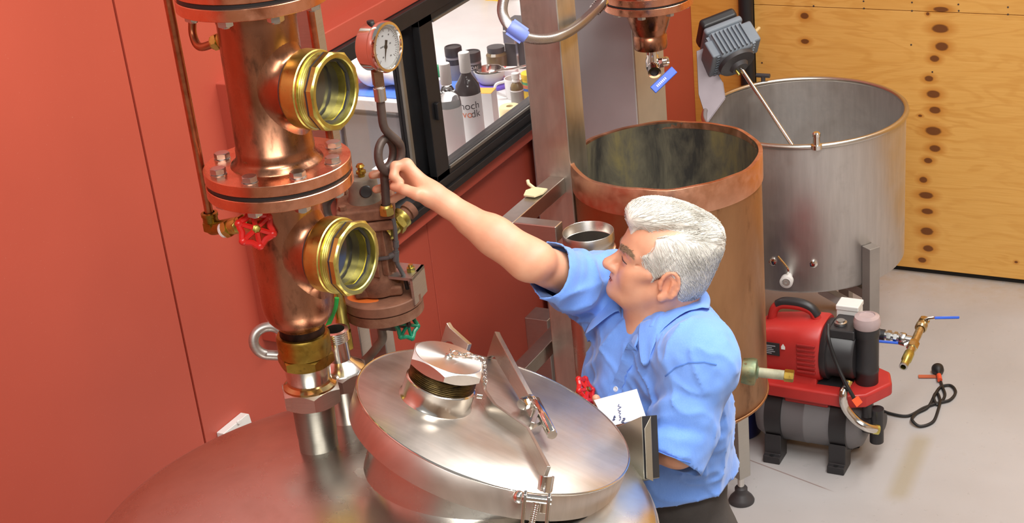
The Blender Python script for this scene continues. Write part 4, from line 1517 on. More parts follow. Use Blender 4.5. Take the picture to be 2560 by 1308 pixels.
# ================================================================== OPEN COPPER VAT
DV = 4.42
vc = P(1664, 384, DV)
VR = 0.23739/4*DV
vat = thing('copper_vat', (vc.x, vc.y, 0), 'open-topped copper vat with a bright rim band behind the man', 'vat')
vb = 0.44
Mv = Matrix.Translation((vc.x, vc.y, 0))
mesh_obj('shell', MB().lathe([(0, vb), (VR*0.55, vb+0.005), (VR*0.9, vb+0.03), (VR*0.985, vb+0.06), (VR*0.985, vc.z-0.075)], Mv, 80), COPPER_VAT, vat, sharp=60)
inn = NT('blackened_copper')
v = inn.coord((1, 1, 0.35))
f = inn.noise(v, 9, 6, 0.62, 0.5)
c = inn.ramp(f, [(0.35, srgb(62, 60, 56)), (0.5, srgb(112, 106, 88)), (0.62, srgb(142, 130, 88)), (0.75, srgb(92, 84, 72))])
inn.base(c).rough(0.55).metal(0.5)
inn.bump(f, 0.15, 0.003)
mesh_obj('lining', MB().lathe([(VR*0.955, vc.z-0.004), (VR*0.955, vb+0.07), (VR*0.8, vb+0.03), (0, vb+0.012)], Mv, 80), inn.m, vat, sharp=60)
# rim band with a slightly wavy upper edge
m = MB()
n = 96
rows = []
for (rr_, dz, wob) in ((VR*1.0, -0.078, 0), (VR*1.002, -0.074, 0), (VR*1.002, -0.002, 1), (VR*0.998, 0.0, 1), (VR*0.958, 0.0, 1), (VR*0.955, -0.02, 0)):
    row = []
    for k in range(n):
        a = 2*PI*k/n
        q = rr_*(1+0.006*math.cos(2*a+0.6)*(1 if wob else 0.5))
        row.append((q*math.cos(a), q*math.sin(a), vc.z+dz+(0.0016*math.sin(7*a)+0.001*math.sin(13*a+1) if wob else 0)))
    rows.append(row)
fs = []
for i in range(len(rows)-1):
    for k in range(n):
        fs.append((i*n+k, i*n+(k+1) % n, (i+1)*n+(k+1) % n, (i+1)*n+k))
m.add([p for r_ in rows for p in r_], fs, Mv)
mesh_obj('rim_band', m, stained_metal('band_copper', srgb(226, 172, 142), srgb(198, 140, 108), 0.42, 0.6, 8), vat, sharp=40)
mesh_obj('bottom_seam', MB().torus(VR*0.987, 0.004, Mv @ Matrix.Translation((0, 0, vb+0.055)), 64, 8), COPPER_VAT, vat)
ft = at_z(1860, 1250, 0)
offv = Vector((ft.x-vc.x, ft.y-vc.y, 0))
for k in range(3):
    o = Matrix.Rotation(R(120*k), 3, 'Z') @ offv
    if o.length > VR*0.86:
        o = o.normalized()*VR*0.86
    c = Vector((vc.x+o.x, vc.y+o.y, 0))
    hw = 0.0225
    Ml = Matrix.Translation(c) @ Matrix.Rotation(math.atan2(o.y, o.x), 4, 'Z')
    lg = mesh_obj('leg', MB().box((-hw, -hw, 0.095), (hw, hw, vb+0.09), Ml), brushed('leg_stainless', (0.55, 0.54, 0.50), 0.4, var=0.05) if k == 0 else STEEL_DULL, vat, bevel=0.003)
    mesh_obj('levelling_foot', MB().lathe([(0, 0.0), (0.040, 0.0), (0.041, 0.006), (0.036, 0.016), (0.024, 0.030), (0.020, 0.036), (0.020, 0.050), (0.016, 0.055), (0, 0.055)], Matrix.Translation(c), 28), DARKGREY, lg)
    mesh_obj('foot_screw', MB().cyl(c+Vector((0, 0, 0.05)), c+Vector((0, 0, 0.1)), 0.011, seg=14), CHROME, lg)
# drain flange and pipe
VERD = stained_metal('verdigris_brass', srgb(160, 150, 110), srgb(110, 140, 120), 0.55, 0.8, 18, dark=srgb(120, 80, 50))
ddp = P(1884, 930, DV-0.06)
dout = (P(1975, 940, DV-0.08)-ddp).normalized()
mesh_obj('drain_flange', MB().lathe([(0, -0.03), (0.034, -0.03), (0.038, -0.004), (0.036, 0.006), (0.018, 0.01), (0.016, 0.014)], frame(ddp, dout), 24), VERD, vat)
mesh_obj('drain_pipe', MB().cyl(ddp, ddp+dout*0.088, 0.0135, seg=18), plain('painted_pipe', srgb(168, 168, 142), 0.55, var=0.15, scale=30), vat)
mesh_obj('pipe_nut', MB().hexa(0.017, 0.082, 0.108, frame(ddp, dout), 6, 0.001), BRASS_DK, vat)

# small stainless cylinder (spirit parrot) in front of the vat
DS = 4.12
sc0 = P(1470, 578, DS)
SR = M_of(66.5, DS)
pa = thing('steel_cylinder', (sc0.x, sc0.y, lowz), 'small open stainless cylinder with clamp band in front of the copper vat', 'cylinder')
Ms = Matrix.Translation((sc0.x, sc0.y, 0))
mesh_obj('wall', MB().lathe([(0, lowz), (SR*0.93, lowz), (SR*0.93, sc0.z-0.03), (SR*0.93, sc0.z-0.028), (SR*0.98, sc0.z-0.026), (SR*0.98, sc0.z-0.001), (SR*0.965, sc0.z), (SR*0.95, sc0.z-0.001), (SR*0.93, lowz+0.02), (0, lowz+0.02)], Ms, 56), STEEL, pa, sharp=50)
mesh_obj('clamp_band', MB().lathe([(SR*0.94, sc0.z-0.075), (SR*0.99, sc0.z-0.074), (SR*1.02, sc0.z-0.055), (SR*1.02, sc0.z-0.046), (SR*0.99, sc0.z-0.044), (SR*0.94, sc0.z-0.043)], Ms, 56), STEEL_POL, pa)
ca = Vector((-0.55, -0.80, 0)).normalized()
q = Vector((sc0.x, sc0.y, sc0.z-0.055))+ca*(SR*1.05)
mesh_obj('clamp_screw', MB().cyl(q-Vector((0.0, 0, 0.016)), q+Vector((0, 0, 0.016)), 0.008, seg=12).tube(smooth_path([q+Vector((0.01, -0.01, 0.01)), q+Vector((-0.01, -0.02, 0.0)), q+Vector((-0.02, -0.02, -0.03))], 5), 0.004, 8), CHROME, pa)

# ================================================================== STAINLESS MIXING TUB WITH MOTOR
DU = 5.50
uc = P(2010, 274, DU)
UR = 0.25037/4*DU
tub = thing('mixing_tub', (uc.x, uc.y, 0), 'wide open stainless mixing tub on legs against the plywood wall', 'tub')
Mu = Matrix.Translation((uc.x, uc.y, 0))
ub0 = uc.z-0.53
mesh_obj('shell', MB().lathe([(0, ub0-0.02), (UR*0.6, ub0-0.015), (UR*0.97, ub0-0.002), (UR*0.985, ub0+0.006), (UR*0.985, uc.z-0.012)], Mu, 96), STEEL_TUB, tub, sharp=50)
mesh_obj('lining', MB().lathe([(UR*0.965, uc.z-0.01), (UR*0.965, ub0+0.02), (UR*0.9, ub0+0.008), (0, ub0)], Mu, 96), STEEL_TUB, tub, sharp=50)
mesh_obj('rolled_rim', MB().torus(UR*0.988, 0.0095, Mu @ Matrix.Translation((0, 0, uc.z-0.006)), 96, 12), STEEL, tub)
LA = R(-95)
while proj((uc.x+(UR*0.985+0.021)*math.cos(LA), uc.y+(UR*0.985+0.021)*math.sin(LA), ub0+0.1))[0] < 2177:
    LA += R(0.5)
for k, a in enumerate((LA, LA+R(120), LA+R(240))):
    Ml = Mu @ Matrix.Rotation(a, 4, 'Z') @ Matrix.Translation((UR*0.985+0.021, 0, 0))
    m = MB().box((-0.021, -0.021, 0.0), (0.021, 0.021, ub0+0.145), Ml)
    # sloping top
    lg = mesh_obj('leg', m, plain('grey_steel_leg', srgb(158, 152, 146), 0.45, 0.5, 0.04), tub, bevel=0.002)
    mesh_obj('leg_brace', MB().box((-UR*0.8, -0.02, ub0-0.05), (-0.02, 0.02, ub0-0.015), Ml), STEEL_DULL, lg, bevel=0.002)
    mesh_obj('low_brace', MB().box((-UR*0.8, -0.015, 0.27), (-0.02, 0.015, 0.30), Ml), WHITEP, lg, bevel=0.002)
for px, py in ((1932, 655), (2034, 660)):
    d = ray(px, py)
    # stud on the front face of the tub
    o2 = Vector((CAM.x-uc.x, CAM.y-uc.y))
    dv = Vector((d.x, d.y))
    A_, B_, C_ = dv.dot(dv), 2*o2.dot(dv), o2.dot(o2)-(UR*0.985)**2
    tq = (-B_-math.sqrt(max(B_*B_-4*A_*C_, 0)))/(2*A_)
    q = CAM+d*tq
    nr = Vector((q.x-uc.x, q.y-uc.y, 0)).normalized()
    mesh_obj('stud', MB().lathe([(0.013, -0.002), (0.013, 0.003), (0.008, 0.006), (0, 0.007)], frame(q, nr), 16), CHROME, tub)
d = ray(1972, 690)
dv = Vector((d.x, d.y))
o2 = Vector((CAM.x-uc.x, CAM.y-uc.y))
A_, B_, C_ = dv.dot(dv), 2*o2.dot(dv), o2.dot(o2)-(UR*0.985)**2
q = CAM+d*((-B_-math.sqrt(max(B_*B_-4*A_*C_, 0)))/(2*A_))
nr = Vector((q.x-uc.x, q.y-uc.y, 0)).normalized()
vt = mesh_obj('outlet_valve', MB().lathe([(0.012, -0.004), (0.012, 0.03), (0.022, 0.031), (0.022, 0.05), (0.014, 0.053), (0.013, 0.045), (0, 0.044)], frame(q, nr), 20), WHITEP, tub)
mesh_obj('outlet_bore', MB().lathe([(0.012, 0.0535), (0.004, 0.0535)], frame(q, nr), 16), CHROME, vt)
mesh_obj('outlet_lever', MB().tube(smooth_path([q+nr*0.03+Vector((0, 0, 0.02)), q+nr*0.04+Vector((0.005, 0, 0.045)), q+nr*0.035+Vector((-0.03, 0, 0.085))], 6), 0.004, 8), CHROME, vt)
# spray nozzle just over the near rim
nz = P(2041, 350, DU-0.32)
nz = Vector((nz.x, nz.y, uc.z))
mesh_obj('rim_nozzle', MB().lathe([(0.018, -0.01), (0.018, 0.004), (0.012, 0.006), (0.011, 0.03), (0.013, 0.032), (0.013, 0.042), (0.009, 0.046), (0, 0.047)], Matrix.Translation(nz), 18), CHROME, tub)
nz2 = P(1908, 200, DU+0.30)
nz2 = Vector((nz2.x, nz2.y, uc.z-0.01))
mesh_obj('rim_clamp', MB().cyl(nz2-Vector((0, 0, 0.02)), nz2+Vector((0, 0, 0.03)), 0.008, seg=12).cyl(nz2+Vector((-0.025, 0, 0.032)), nz2+Vector((0.025, 0, 0.032)), 0.008, seg=12), DARKGREY, tub)

# agitator: finned grey motor on a bracket, long shaft into the tub
DM = 5.60
MGREY = plain('motor_grey', srgb(122, 132, 142), 0.5, 0.0, 0.04)
m0, m1 = P(1793, 75, DM), P(1847, 165, DM-0.06)
axm = (m1-m0).normalized()
ag = thing('agitator', m1, 'grey finned agitator motor tilted over the tub with a long steel shaft', 'motor')
xh = (RT+axm*0.0)
MM = frame(m0, axm, xh)
hw = M_of(50, DM)
Lm = (m1-m0).length
mesh_obj('motor_body', MB().box((-hw*0.92, -hw*0.92, 0.012), (hw*0.92, hw*0.92, Lm*0.86), MM), MGREY, ag, bevel=0.014, bseg=3)
mesh_obj('fan_cowl', MB().box((-hw*0.98, -hw*0.98, -0.028), (hw*0.98, hw*0.98, 0.014), MM), BLACKP, ag, bevel=0.014, bseg=3)
mesh_obj('end_ring', MB().box((-hw*1.04, -hw*1.04, 0.014), (hw*1.04, hw*1.04, 0.040), MM), MGREY, ag, bevel=0.010, bseg=3)
for k in range(8):
    y_ = -hw*0.78+k*hw*0.78*2/7
    for s in (-1, 1):
        mesh_obj('fin', MB().box((y_-0.0025, (hw*0.90 if s > 0 else -hw*1.06), 0.045), (y_+0.0025, (hw*1.06 if s > 0 else -hw*0.90), Lm*0.82), MM), MGREY, ag)
        mesh_obj('fin', MB().box(((hw*0.90 if s > 0 else -hw*1.06), y_-0.0025, 0.045), ((hw*1.06 if s > 0 else -hw*0.90), y_+0.0025, Lm*0.82), MM), MGREY, ag)
mesh_obj('terminal_box', MB().box((hw*0.95, -hw*0.72, 0.03), (hw*1.55, hw*0.55, 0.115), MM), MGREY, ag, bevel=0.008, bseg=3)
mesh_obj('cable', MB().tube(smooth_path([MM @ Vector((hw*1.5, 0, 0.06)), P(1885, 82, DM), P(1898, 70, DM+0.02)], 6), 0.006, 8), plain('cream_cable', srgb(205, 180, 130), 0.5), ag)
mesh_obj('face_plate', MB().lathe([(0, Lm*0.86), (hw*0.95, Lm*0.86), (hw*0.92, Lm*0.95), (hw*0.5, Lm*1.0), (hw*0.4, Lm*1.08), (0, Lm*1.08)], MM, 32), DARKGREY, ag)
s1 = P(1975, 356, DU-0.05)
s1 = m1+(s1-m1).normalized()*((s1-m1).length)
mesh_obj('shaft', MB().cyl(m1-axm*0.02, m1+(s1-m1)*1.35, 0.0075, seg=14), CHROME, ag)
mesh_obj('coupling_rod', MB().cyl(m1+(P(1858, 178, DM-0.06)-P(1847, 165, DM-0.06))*0+RT*-0.02, m1+(s1-m1)*0.12-RT*0.02, 0.005, seg=10), BRASS, ag)
BRK = plain('bracket_grey', srgb(146, 136, 142), 0.5, 0.2, 0.05)
# folded bracket from the motor back to the tub rim
ck_pts = [P(1741, 128, DM), P(1760, 120, DM), P(1806, 205, DM), P(1812, 246, DM), P(1768, 306, DM), P(1746, 236, DM)]
nrm = (ck_pts[2]-ck_pts[0]).cross(ck_pts[4]-ck_pts[0]).normalized()
if nrm.dot(FW) < 0:
    nrm = -nrm
o0_ = ck_pts[0]
ck_pts = [p-nrm*((p-o0_).dot(nrm)) for p in ck_pts]
plate_poly('bracket_cheek', ck_pts, 0.006, nrm, BRK, ag)
bw_ = nrm*0.11
pl_ = [ck_pts[2], ck_pts[3], ck_pts[3]+bw_, ck_pts[2]+bw_]
plate_poly('bracket_web', pl_, 0.006, (ck_pts[3]-ck_pts[2]).cross(nrm), BRK, ag)
pl_ = [ck_pts[3], ck_pts[4], ck_pts[4]+bw_, ck_pts[3]+bw_]
plate_poly('bracket_web', pl_, 0.006, (ck_pts[4]-ck_pts[3]).cross(nrm), BRK, ag)
mesh_obj('motor_mount', MB().box((-hw*1.3, -hw*0.9, 0.06), (-hw*0.85, hw*0.9, Lm*0.8), MM), MGREY, ag, bevel=0.006)

# ================================================================== DARK BLUE DRUM
bdp = Vector((0.72, 4.62, 0))
bdp = at_z(1842, 1072, 0)
drum = thing('blue_drum', bdp, 'dark blue plastic drum with black lid half hidden behind the copper vat', 'drum')
Md = Matrix.Translation(bdp)
DB = 0.088
mesh_obj('drum_body', MB().lathe([(0, 0.0), (DB*0.94, 0.0), (DB, 0.015), (DB, 0.16), (DB*1.03, 0.165), (DB*1.03, 0.178), (DB, 0.183), (DB, 0.33), (DB*1.03, 0.335), (DB*1.03, 0.348), (DB, 0.353), (DB, 0.47), (0, 0.475)], Md, 48), plain('navy_plastic', srgb(28, 38, 92), 0.4, var=0.05), drum, sharp=50)
mesh_obj('drum_lid', MB().lathe([(DB*1.0, 0.462), (DB*1.10, 0.465), (DB*1.12, 0.49), (DB*1.10, 0.515), (DB*1.0, 0.52), (DB*0.97, 0.505), (0, 0.50)], Md, 48), DARKGREY, drum, sharp=45)

# ================================================================== LAB ROOM SEEN THROUGH THE WINDOW
LABW = plain('lab_white', srgb(226, 224, 220), 0.6, var=0.02)
struct('wall_lab', MB().box((-1.95, 2.2, 0), (-1.9, 5.81, 2.6)).box((-1.95, 2.15, 0), (-0.1, 2.2, 2.6)), LABW)
struct('wall_lab_far', MB().box((-1.95, 5.81, 0), (-0.1, 5.86, 2.6)), LABW)
struct('ceiling_lab', MB().box((-1.95, 2.15, 2.6), (-0.1, 5.86, 2.65)), LABW)
area_light('lab_light', (-0.9, 4.2, 2.55), (-0.9, 4.2, 0), 1.4, 0.9, 66, (1, 0.98, 0.96))
BZ = 1.05
BENCHW = plain('bench_white', srgb(226, 226, 224), 0.35, var=0.02)
CABG = plain('cabinet_grey', srgb(166, 170, 176), 0.4, 0.3, 0.03)
bn = thing('lab_bench', (-0.9, 5.1, 0), 'white lab bench on grey cabinets seen through the left window pane', 'bench')
mesh_obj('bench_top', MB().box((-1.85, 4.53, BZ-0.04), (-0.36, 5.78, BZ)), BENCHW, bn, bevel=0.004)
mesh_obj('cabinet', MB().box((-1.85, 4.58, 0.0), (-0.38, 5.78, BZ-0.04)), CABG, bn)
for k in range(3):
    d_ = mesh_obj('cabinet_door', MB().box((-1.82+k*0.48, 4.562, 0.12), (-1.36+k*0.48, 4.58, BZ-0.07)), CABG, bn, bevel=0.003)
    mesh_obj('door_pull', MB().cyl((-1.42+k*0.48, 4.545, 0.7), (-1.42+k*0.48, 4.545, 0.85), 0.005, seg=8).cyl((-1.42+k*0.48, 4.545, 0.71), (-1.42+k*0.48, 4.562, 0.71), 0.004, seg=8).cyl((-1.42+k*0.48, 4.545, 0.84), (-1.42+k*0.48, 4.562, 0.84), 0.004, seg=8), CHROME, d_)
bs = thing('sill_bench', (-0.23, 4.9, 0), 'narrow white bench directly behind the right window pane', 'bench')
mesh_obj('bench_top', MB().box((-0.358, 3.95, BZ-0.03), (-0.102, 5.78, BZ)).box((-0.102, 3.95, BZ-0.03), (-0.016, 4.61, BZ)), BENCHW, bs, bevel=0.003)
for yy in (3.98, 5.72):
    for xx in (-0.33, -0.13):
        mesh_obj('leg', MB().box((xx-0.015, yy-0.015, 0), (xx+0.015, yy+0.015, BZ-0.03)), STEEL_DULL, bs)


def bz(px, py):
    return at_z(px, py, BZ)


CLEAR = NT('clear_bottle')
CLEAR.b.inputs['Transmission Weight'].default_value = 1.0
CLEAR.b.inputs['IOR'].default_value = 1.45
CLEAR.base(CLEAR.ramp(CLEAR.noise(CLEAR.coord(), 4), [(0, (0.93, 0.95, 0.94, 1)), (1, (0.97, 0.98, 0.98, 1))]))
CLEAR.rough(0.03)
CLEAR = CLEAR.m
DARKB = plain('dark_bottle', (0.025, 0.022, 0.024, 1), 0.06, 0, 0.1)
LABEL = plain('white_label', srgb(236, 236, 236), 0.55, var=0.01)


def wrap_text(txt, size, c, r, ang_mid, z0, mat, parent, name):
    """lettering wrapped round a bottle; ang_mid = direction the middle of the line faces"""
    cu = bpy.data.curves.new('t', 'FONT')
    cu.body = txt
    cu.size = size
    cu.align_x = 'CENTER'
    tmp = bpy.data.objects.new('t', cu)
    COL.objects.link(tmp)
    dg = bpy.context.evaluated_depsgraph_get()
    me = bpy.data.meshes.new_from_object(tmp.evaluated_get(dg))
    bpy.data.objects.remove(tmp)
    m = MB()
    vs = []
    for v in me.vertices:
        a = ang_mid+v.co.x/r
        vs.append((c.x+r*math.cos(a), c.y+r*math.sin(a), z0+v.co.y))
    m.add(vs, [tuple(p.vertices) for p in me.polygons])
    return mesh_obj(name, m, mat, parent, smooth=False)


def bottle(name, base, h, r, label, glass, capcol, grp):
    b = thing(name, base, label, 'bottle', grp)
    Mq = Matrix.Translation(base)
    g_ = mesh_obj('glass', MB().lathe([(0, 0.002), (r*0.9, 0.0), (r, 0.006), (r, h*0.60), (r*0.93, h*0.66), (r*0.62, h*0.72), (r*0.40, h*0.77), (r*0.36, h*0.82), (r*0.36, h*0.97), (0, h*0.97)], Mq, 36), glass, b, sharp=50)
    mesh_obj('cap', MB().lathe([(r*0.42, h*0.79), (r*0.45, h*0.80), (r*0.45, h*0.993), (r*0.42, h), (0, h)], Mq, 24), capcol, b)
    mesh_obj('label_wrap', MB().lathe([(r*1.012, h*0.05), (r*1.012, h*0.57)], Mq, 36), LABEL, b)
    return b


camdir = math.atan2(CAM.y-4.2, CAM.x+0.14)
b1 = bz(1183, 360)
vo = bottle('spirit_bottle', b1, 0.305, 0.040, 'dark bottle with white cap and lettered white label behind the right pane', DARKB, WHITEP, 'bottles behind the window')
wrap_text('moch', 0.034, b1, 0.0409, camdir-0.10, b1.z+0.130, plain('label_black', (0.03, 0.03, 0.035, 1), 0.6), vo, 'lettering')
wrap_text('vo', 0.034, b1, 0.0409, camdir-0.24, b1.z+0.103, plain('label_orange', srgb(232, 120, 70), 0.6), vo, 'lettering')
wrap_text('dk', 0.034, b1, 0.0409, camdir+0.42, b1.z+0.103, plain('label_black2', (0.03, 0.03, 0.035, 1), 0.6), vo, 'lettering')
b2 = bz(1137, 400)
bottle('spirit_bottle', Vector((max(b2.x, -0.30), b2.y, BZ)), 0.315, 0.0385, 'clear bottle with white cap and pale label beside the window mullion', CLEAR, WHITEP, 'bottles behind the window')
# carton
cb_ = bz(1222, 318)
ct = thing('carton', cb_, 'tall white carton with an orange top behind the window', 'box')
mesh_obj('carton_body', MB().box((-0.028, -0.028, 0), (0.028, 0.028, 0.125), Matrix.Translation(cb_) @ Matrix.Rotation(R(10), 4, 'Z')), LABEL, ct, bevel=0.001)
mesh_obj('carton_top', MB().box((-0.0275, -0.0275, 0.125), (0.0275, 0.0275, 0.1265), Matrix.Translation(cb_) @ Matrix.Rotation(R(10), 4, 'Z')), plain('orange_card', srgb(246, 180, 70), 0.5), ct)
# beige roll
q = bz(1275, 292)
m = MB().lathe([(0.012, 0.001), (0.034, 0.001), (0.036, 0.006), (0.036, 0.034), (0.033, 0.038), (0.012, 0.038)], Matrix.Translation(q), 28, closed=True)
tag(mesh_obj('tape_roll', m, plain('cream_roll', srgb(236, 218, 170), 0.6)), 'cream tape roll lying at the window bottom edge', 'tape roll')
# brown bottle
q = bz(1294, 262)
bb_ = thing('medicine_bottle', q, 'small brown bottle with a white screw cap and grey label', 'bottle')
AMB = plain('amber_glass', srgb(116, 96, 60), 0.1, 0, 0.1)
mesh_obj('glass', MB().lathe([(0, 0), (0.021, 0), (0.022, 0.004), (0.022, 0.062), (0.018, 0.073), (0.012, 0.080), (0.012, 0.086), (0, 0.086)], Matrix.Translation(q), 28), AMB, bb_)
mesh_obj('label_wrap', MB().lathe([(0.0224, 0.008), (0.0224, 0.052)], Matrix.Translation(q), 28), plain('grey_label', srgb(150, 146, 140), 0.6), bb_)
mesh_obj('label_edge', MB().lathe([(0.0226, 0.052), (0.0226, 0.056)], Matrix.Translation(q), 28), LABEL, bb_)
mesh_obj('cap', MB().lathe([(0.013, 0.083), (0.0135, 0.088), (0.011, 0.092), (0.0135, 0.096), (0.0135, 0.112), (0, 0.114)], Matrix.Translation(q), 20), WHITEP, bb_)
# mug
q = bz(1268, 250)
mg = thing('mug', q, 'white mug with looped handle behind the brown bottle', 'mug')
mesh_obj('cup', MB().lathe([(0, 0), (0.030, 0), (0.032, 0.004), (0.034, 0.07), (0.031, 0.07), (0.029, 0.006), (0, 0.006)], Matrix.Translation(q+Vector((0.015, 0.03, 0))), 28), LABEL, mg)
hpt = q+Vector((-0.02, 0.01, 0.035))
mesh_obj('handle', MB().tube(smooth_path([q+Vector((-0.012, 0.012, 0.062)), q+Vector((-0.035, -0.008, 0.056)), q+Vector((-0.038, -0.01, 0.03)), q+Vector((-0.010, 0.01, 0.010))], 6), 0.005, 8), LABEL, mg)
# yellow tub with banded label
q = bz(1329, 243)
yt = thing('yellow_tub', q, 'yellow tub with a striped label at the window post', 'tub')
YEL = plain('yellow_plastic', srgb(246, 204, 40), 0.4, var=0.03)
mesh_obj('tub_body', MB().lathe([(0, 0), (0.028, 0), (0.030, 0.004), (0.030, 0.072), (0, 0.072)], Matrix.Translation(q), 28), YEL, yt)
mesh_obj('lid', MB().lathe([(0.031, 0.070), (0.032, 0.072), (0.032, 0.088), (0.029, 0.09), (0, 0.09)], Matrix.Translation(q), 28), YEL, yt)
for k, cc in enumerate((srgb(60, 110, 200), srgb(220, 110, 90), srgb(90, 170, 120))):
    mesh_obj('label_band', MB().lathe([(0.0304, 0.030+k*0.011), (0.0304, 0.039+k*0.011)], Matrix.Translation(q), 28), plain('band_%d' % k, cc, 0.5), yt)
# protein tubs with black lids
for i, (px, py, h, lab) in enumerate(((1140, 200, 0.125, 'grey tub with black lid just behind the white bottle cap'), (1186, 210, 0.12, 'grey tub with black lid and lettered band right of the dark bottle'))):
    q = bz(px, py)
    r_ = 0.030
    tb = thing('supplement_tub', q, lab, 'tub', 'black lidded tubs behind the window')
    mesh_obj('tub_body', MB().lathe([(0, 0), (r_*0.96, 0), (r_, 0.004), (r_, h*0.72), (r_*0.94, h*0.74), (0, h*0.74)], Matrix.Translation(q), 32), plain('tub_grey_%d' % i, srgb(128, 128, 132), 0.4), tb)
    mesh_obj('lid', MB().lathe([(r_*1.03, h*0.73), (r_*1.04, h*0.75), (r_*1.04, h*0.97), (r_*0.98, h), (r_*0.85, h), (r_*0.82, h*0.98), (0, h*0.98)], Matrix.Translation(q), 32), BLACKP, tb)
    mesh_obj('label_band', MB().lathe([(r_*1.01, h*0.50), (r_*1.01, h*0.66)], Matrix.Translation(q), 32), BLACKP, tb)
    if i == 1:
        wrap_text('HDAI', 0.016, q, r_*1.02, camdir-0.05, q.z+h*0.52, WHITEP, tb, 'lettering')
# purple lid with glass bowl and wire strainer
q = bz(1226, 214)
tag(mesh_obj('purple_lid', MB().lathe([(0, 0), (0.070, 0), (0.072, 0.004), (0.070, 0.010), (0.062, 0.012), (0, 0.010)], Matrix.Translation(q), 36), plain('purple_plastic', srgb(116, 96, 214), 0.4)), 'round purple lid lying on the bench behind the carton', 'lid')
q2 = q+Vector((0, 0, 0.0125))
tag(mesh_obj('glass_bowl', MB().lathe([(0, 0), (0.034, 0), (0.046, 0.012), (0.054, 0.035), (0.056, 0.045), (0.053, 0.045), (0.044, 0.014), (0.032, 0.004), (0, 0.004)], Matrix.Translation(q2), 32), plain('milky_glass', srgb(206, 206, 200), 0.12, 0, 0.03)), 'milky glass bowl standing on the purple lid', 'bowl')
m = MB().torus(0.045, 0.003, Matrix.Translation(q2+Vector((0, 0, 0.049))), 28, 8)
m.tube([q2+Vector((0.04, -0.02, 0.05)), q2+Vector((0.10, -0.01, 0.058)), q2+Vector((0.135, 0.02, 0.062))], 0.0045, 8)
m.tube([q2+Vector((-0.045, 0, 0.05)), q2+Vector((-0.07, -0.01, 0.056))], 0.004, 8)
m.lathe([(0.044, 0.049), (0.036, 0.030), (0.02, 0.018), (0, 0.014)], Matrix.Translation(q2), 24)
tag(mesh_obj('strainer', m, STEEL_POL), 'small wire strainer resting across the glass bowl', 'strainer')
# jar, green cap, packet, appliance
q = bz(1243, 172)
jr = thing('jar', q, 'brown glass jar with a dark lid at the back of the lab bench', 'jar')
mesh_obj('glass', MB().lathe([(0, 0), (0.035, 0), (0.038, 0.006), (0.038, 0.055), (0.03, 0.065), (0, 0.066)], Matrix.Translation(q), 28), AMB, jr)
mesh_obj('lid', MB().lathe([(0.031, 0.064), (0.032, 0.067), (0.032, 0.084), (0, 0.086)], Matrix.Translation(q), 28), DARKGREY, jr)
q = bz(1102, 235)
gb_ = thing('green_capped_bottle', q, 'squat white bottle with a green cap at the mullion', 'bottle')
mesh_obj('body', MB().lathe([(0, 0), (0.026, 0), (0.028, 0.004), (0.028, 0.06), (0.02, 0.07), (0, 0.071)], Matrix.Translation(q), 24), LABEL, gb_)
mesh_obj('cap', MB().lathe([(0.021, 0.066), (0.022, 0.068), (0.020, 0.092), (0.012, 0.104), (0, 0.106)], Matrix.Translation(q), 24), plain('green_plastic', srgb(20, 150, 100), 0.4), gb_)
q = bz(1268, 190)
pk = thing('packet', q, 'red and white packet lying beside the jar', 'packet')
mesh_obj('sleeve', MB().cbox((0, 0, 0.016), (0.075, 0.045, 0.03), Matrix.Translation(q) @ Matrix.Rotation(R(15), 4, 'Z')), LABEL, pk, bevel=0.008, bseg=3)
mesh_obj('band', MB().cbox((-0.014, 0, 0.0162), (0.028, 0.0456, 0.031), Matrix.Translation(q) @ Matrix.Rotation(R(15), 4, 'Z')), plain('red_card', srgb(214, 80, 80), 0.5), pk, bevel=0.008, bseg=3)
q = bz(1294, 172)
ap = thing('coffee_machine', q, 'dark grey upright appliance at the back of the lab bench', 'appliance')
mesh_obj('housing', MB().box((-0.05, 0.0, 0.0), (0.03, 0.10, 0.17), Matrix.Translation(q)), DARKGREY, ap, bevel=0.008)
mesh_obj('spout', MB().box((-0.035, -0.03, 0.10), (0.015, 0.0, 0.15), Matrix.Translation(q)), STEEL_DULL, ap, bevel=0.005)
mesh_obj('edge_strip', MB().box((0.0, -0.004, 0.0), (0.008, 0.0, 0.10), Matrix.Translation(q)), STEEL_POL, ap)
# blue mat with bag
tag(mesh_obj('blue_mat', MB().box((-1.10, 4.56, BZ), (-0.37, 4.80, BZ+0.006)), plain('blue_mat', srgb(82, 130, 220), 0.6), bevel=0.002), 'blue mat lying along the front of the lab bench', 'mat')
q = at_z(955, 208, BZ+0.006)
bg_ = thing('plastic_bag', q, 'crumpled white plastic bag with red print on the blue mat', 'bag')
m = MB().sphere((0, 0, 0.055), (0.15, 0.09, 0.056), 28, 16, Matrix.Translation(q))
m.v = [(x+0.010*math.sin(40*y+9*z), y+0.008*math.sin(55*x+20*z), z+(0.006*math.sin(60*x+30*y) if z > BZ+0.02 else 0)) for x, y, z in m.v]
m.v = [(x, y, max(z, BZ+0.0062)) for x, y, z in m.v]
mesh_obj('bag', m, LABEL, bg_)
m = MB().sphere((-0.07, -0.062, 0.05), (0.05, 0.035, 0.035), 16, 10, Matrix.Translation(q))
mesh_obj('red_print', m, plain('pink_print', srgb(232, 120, 130), 0.5), bg_)
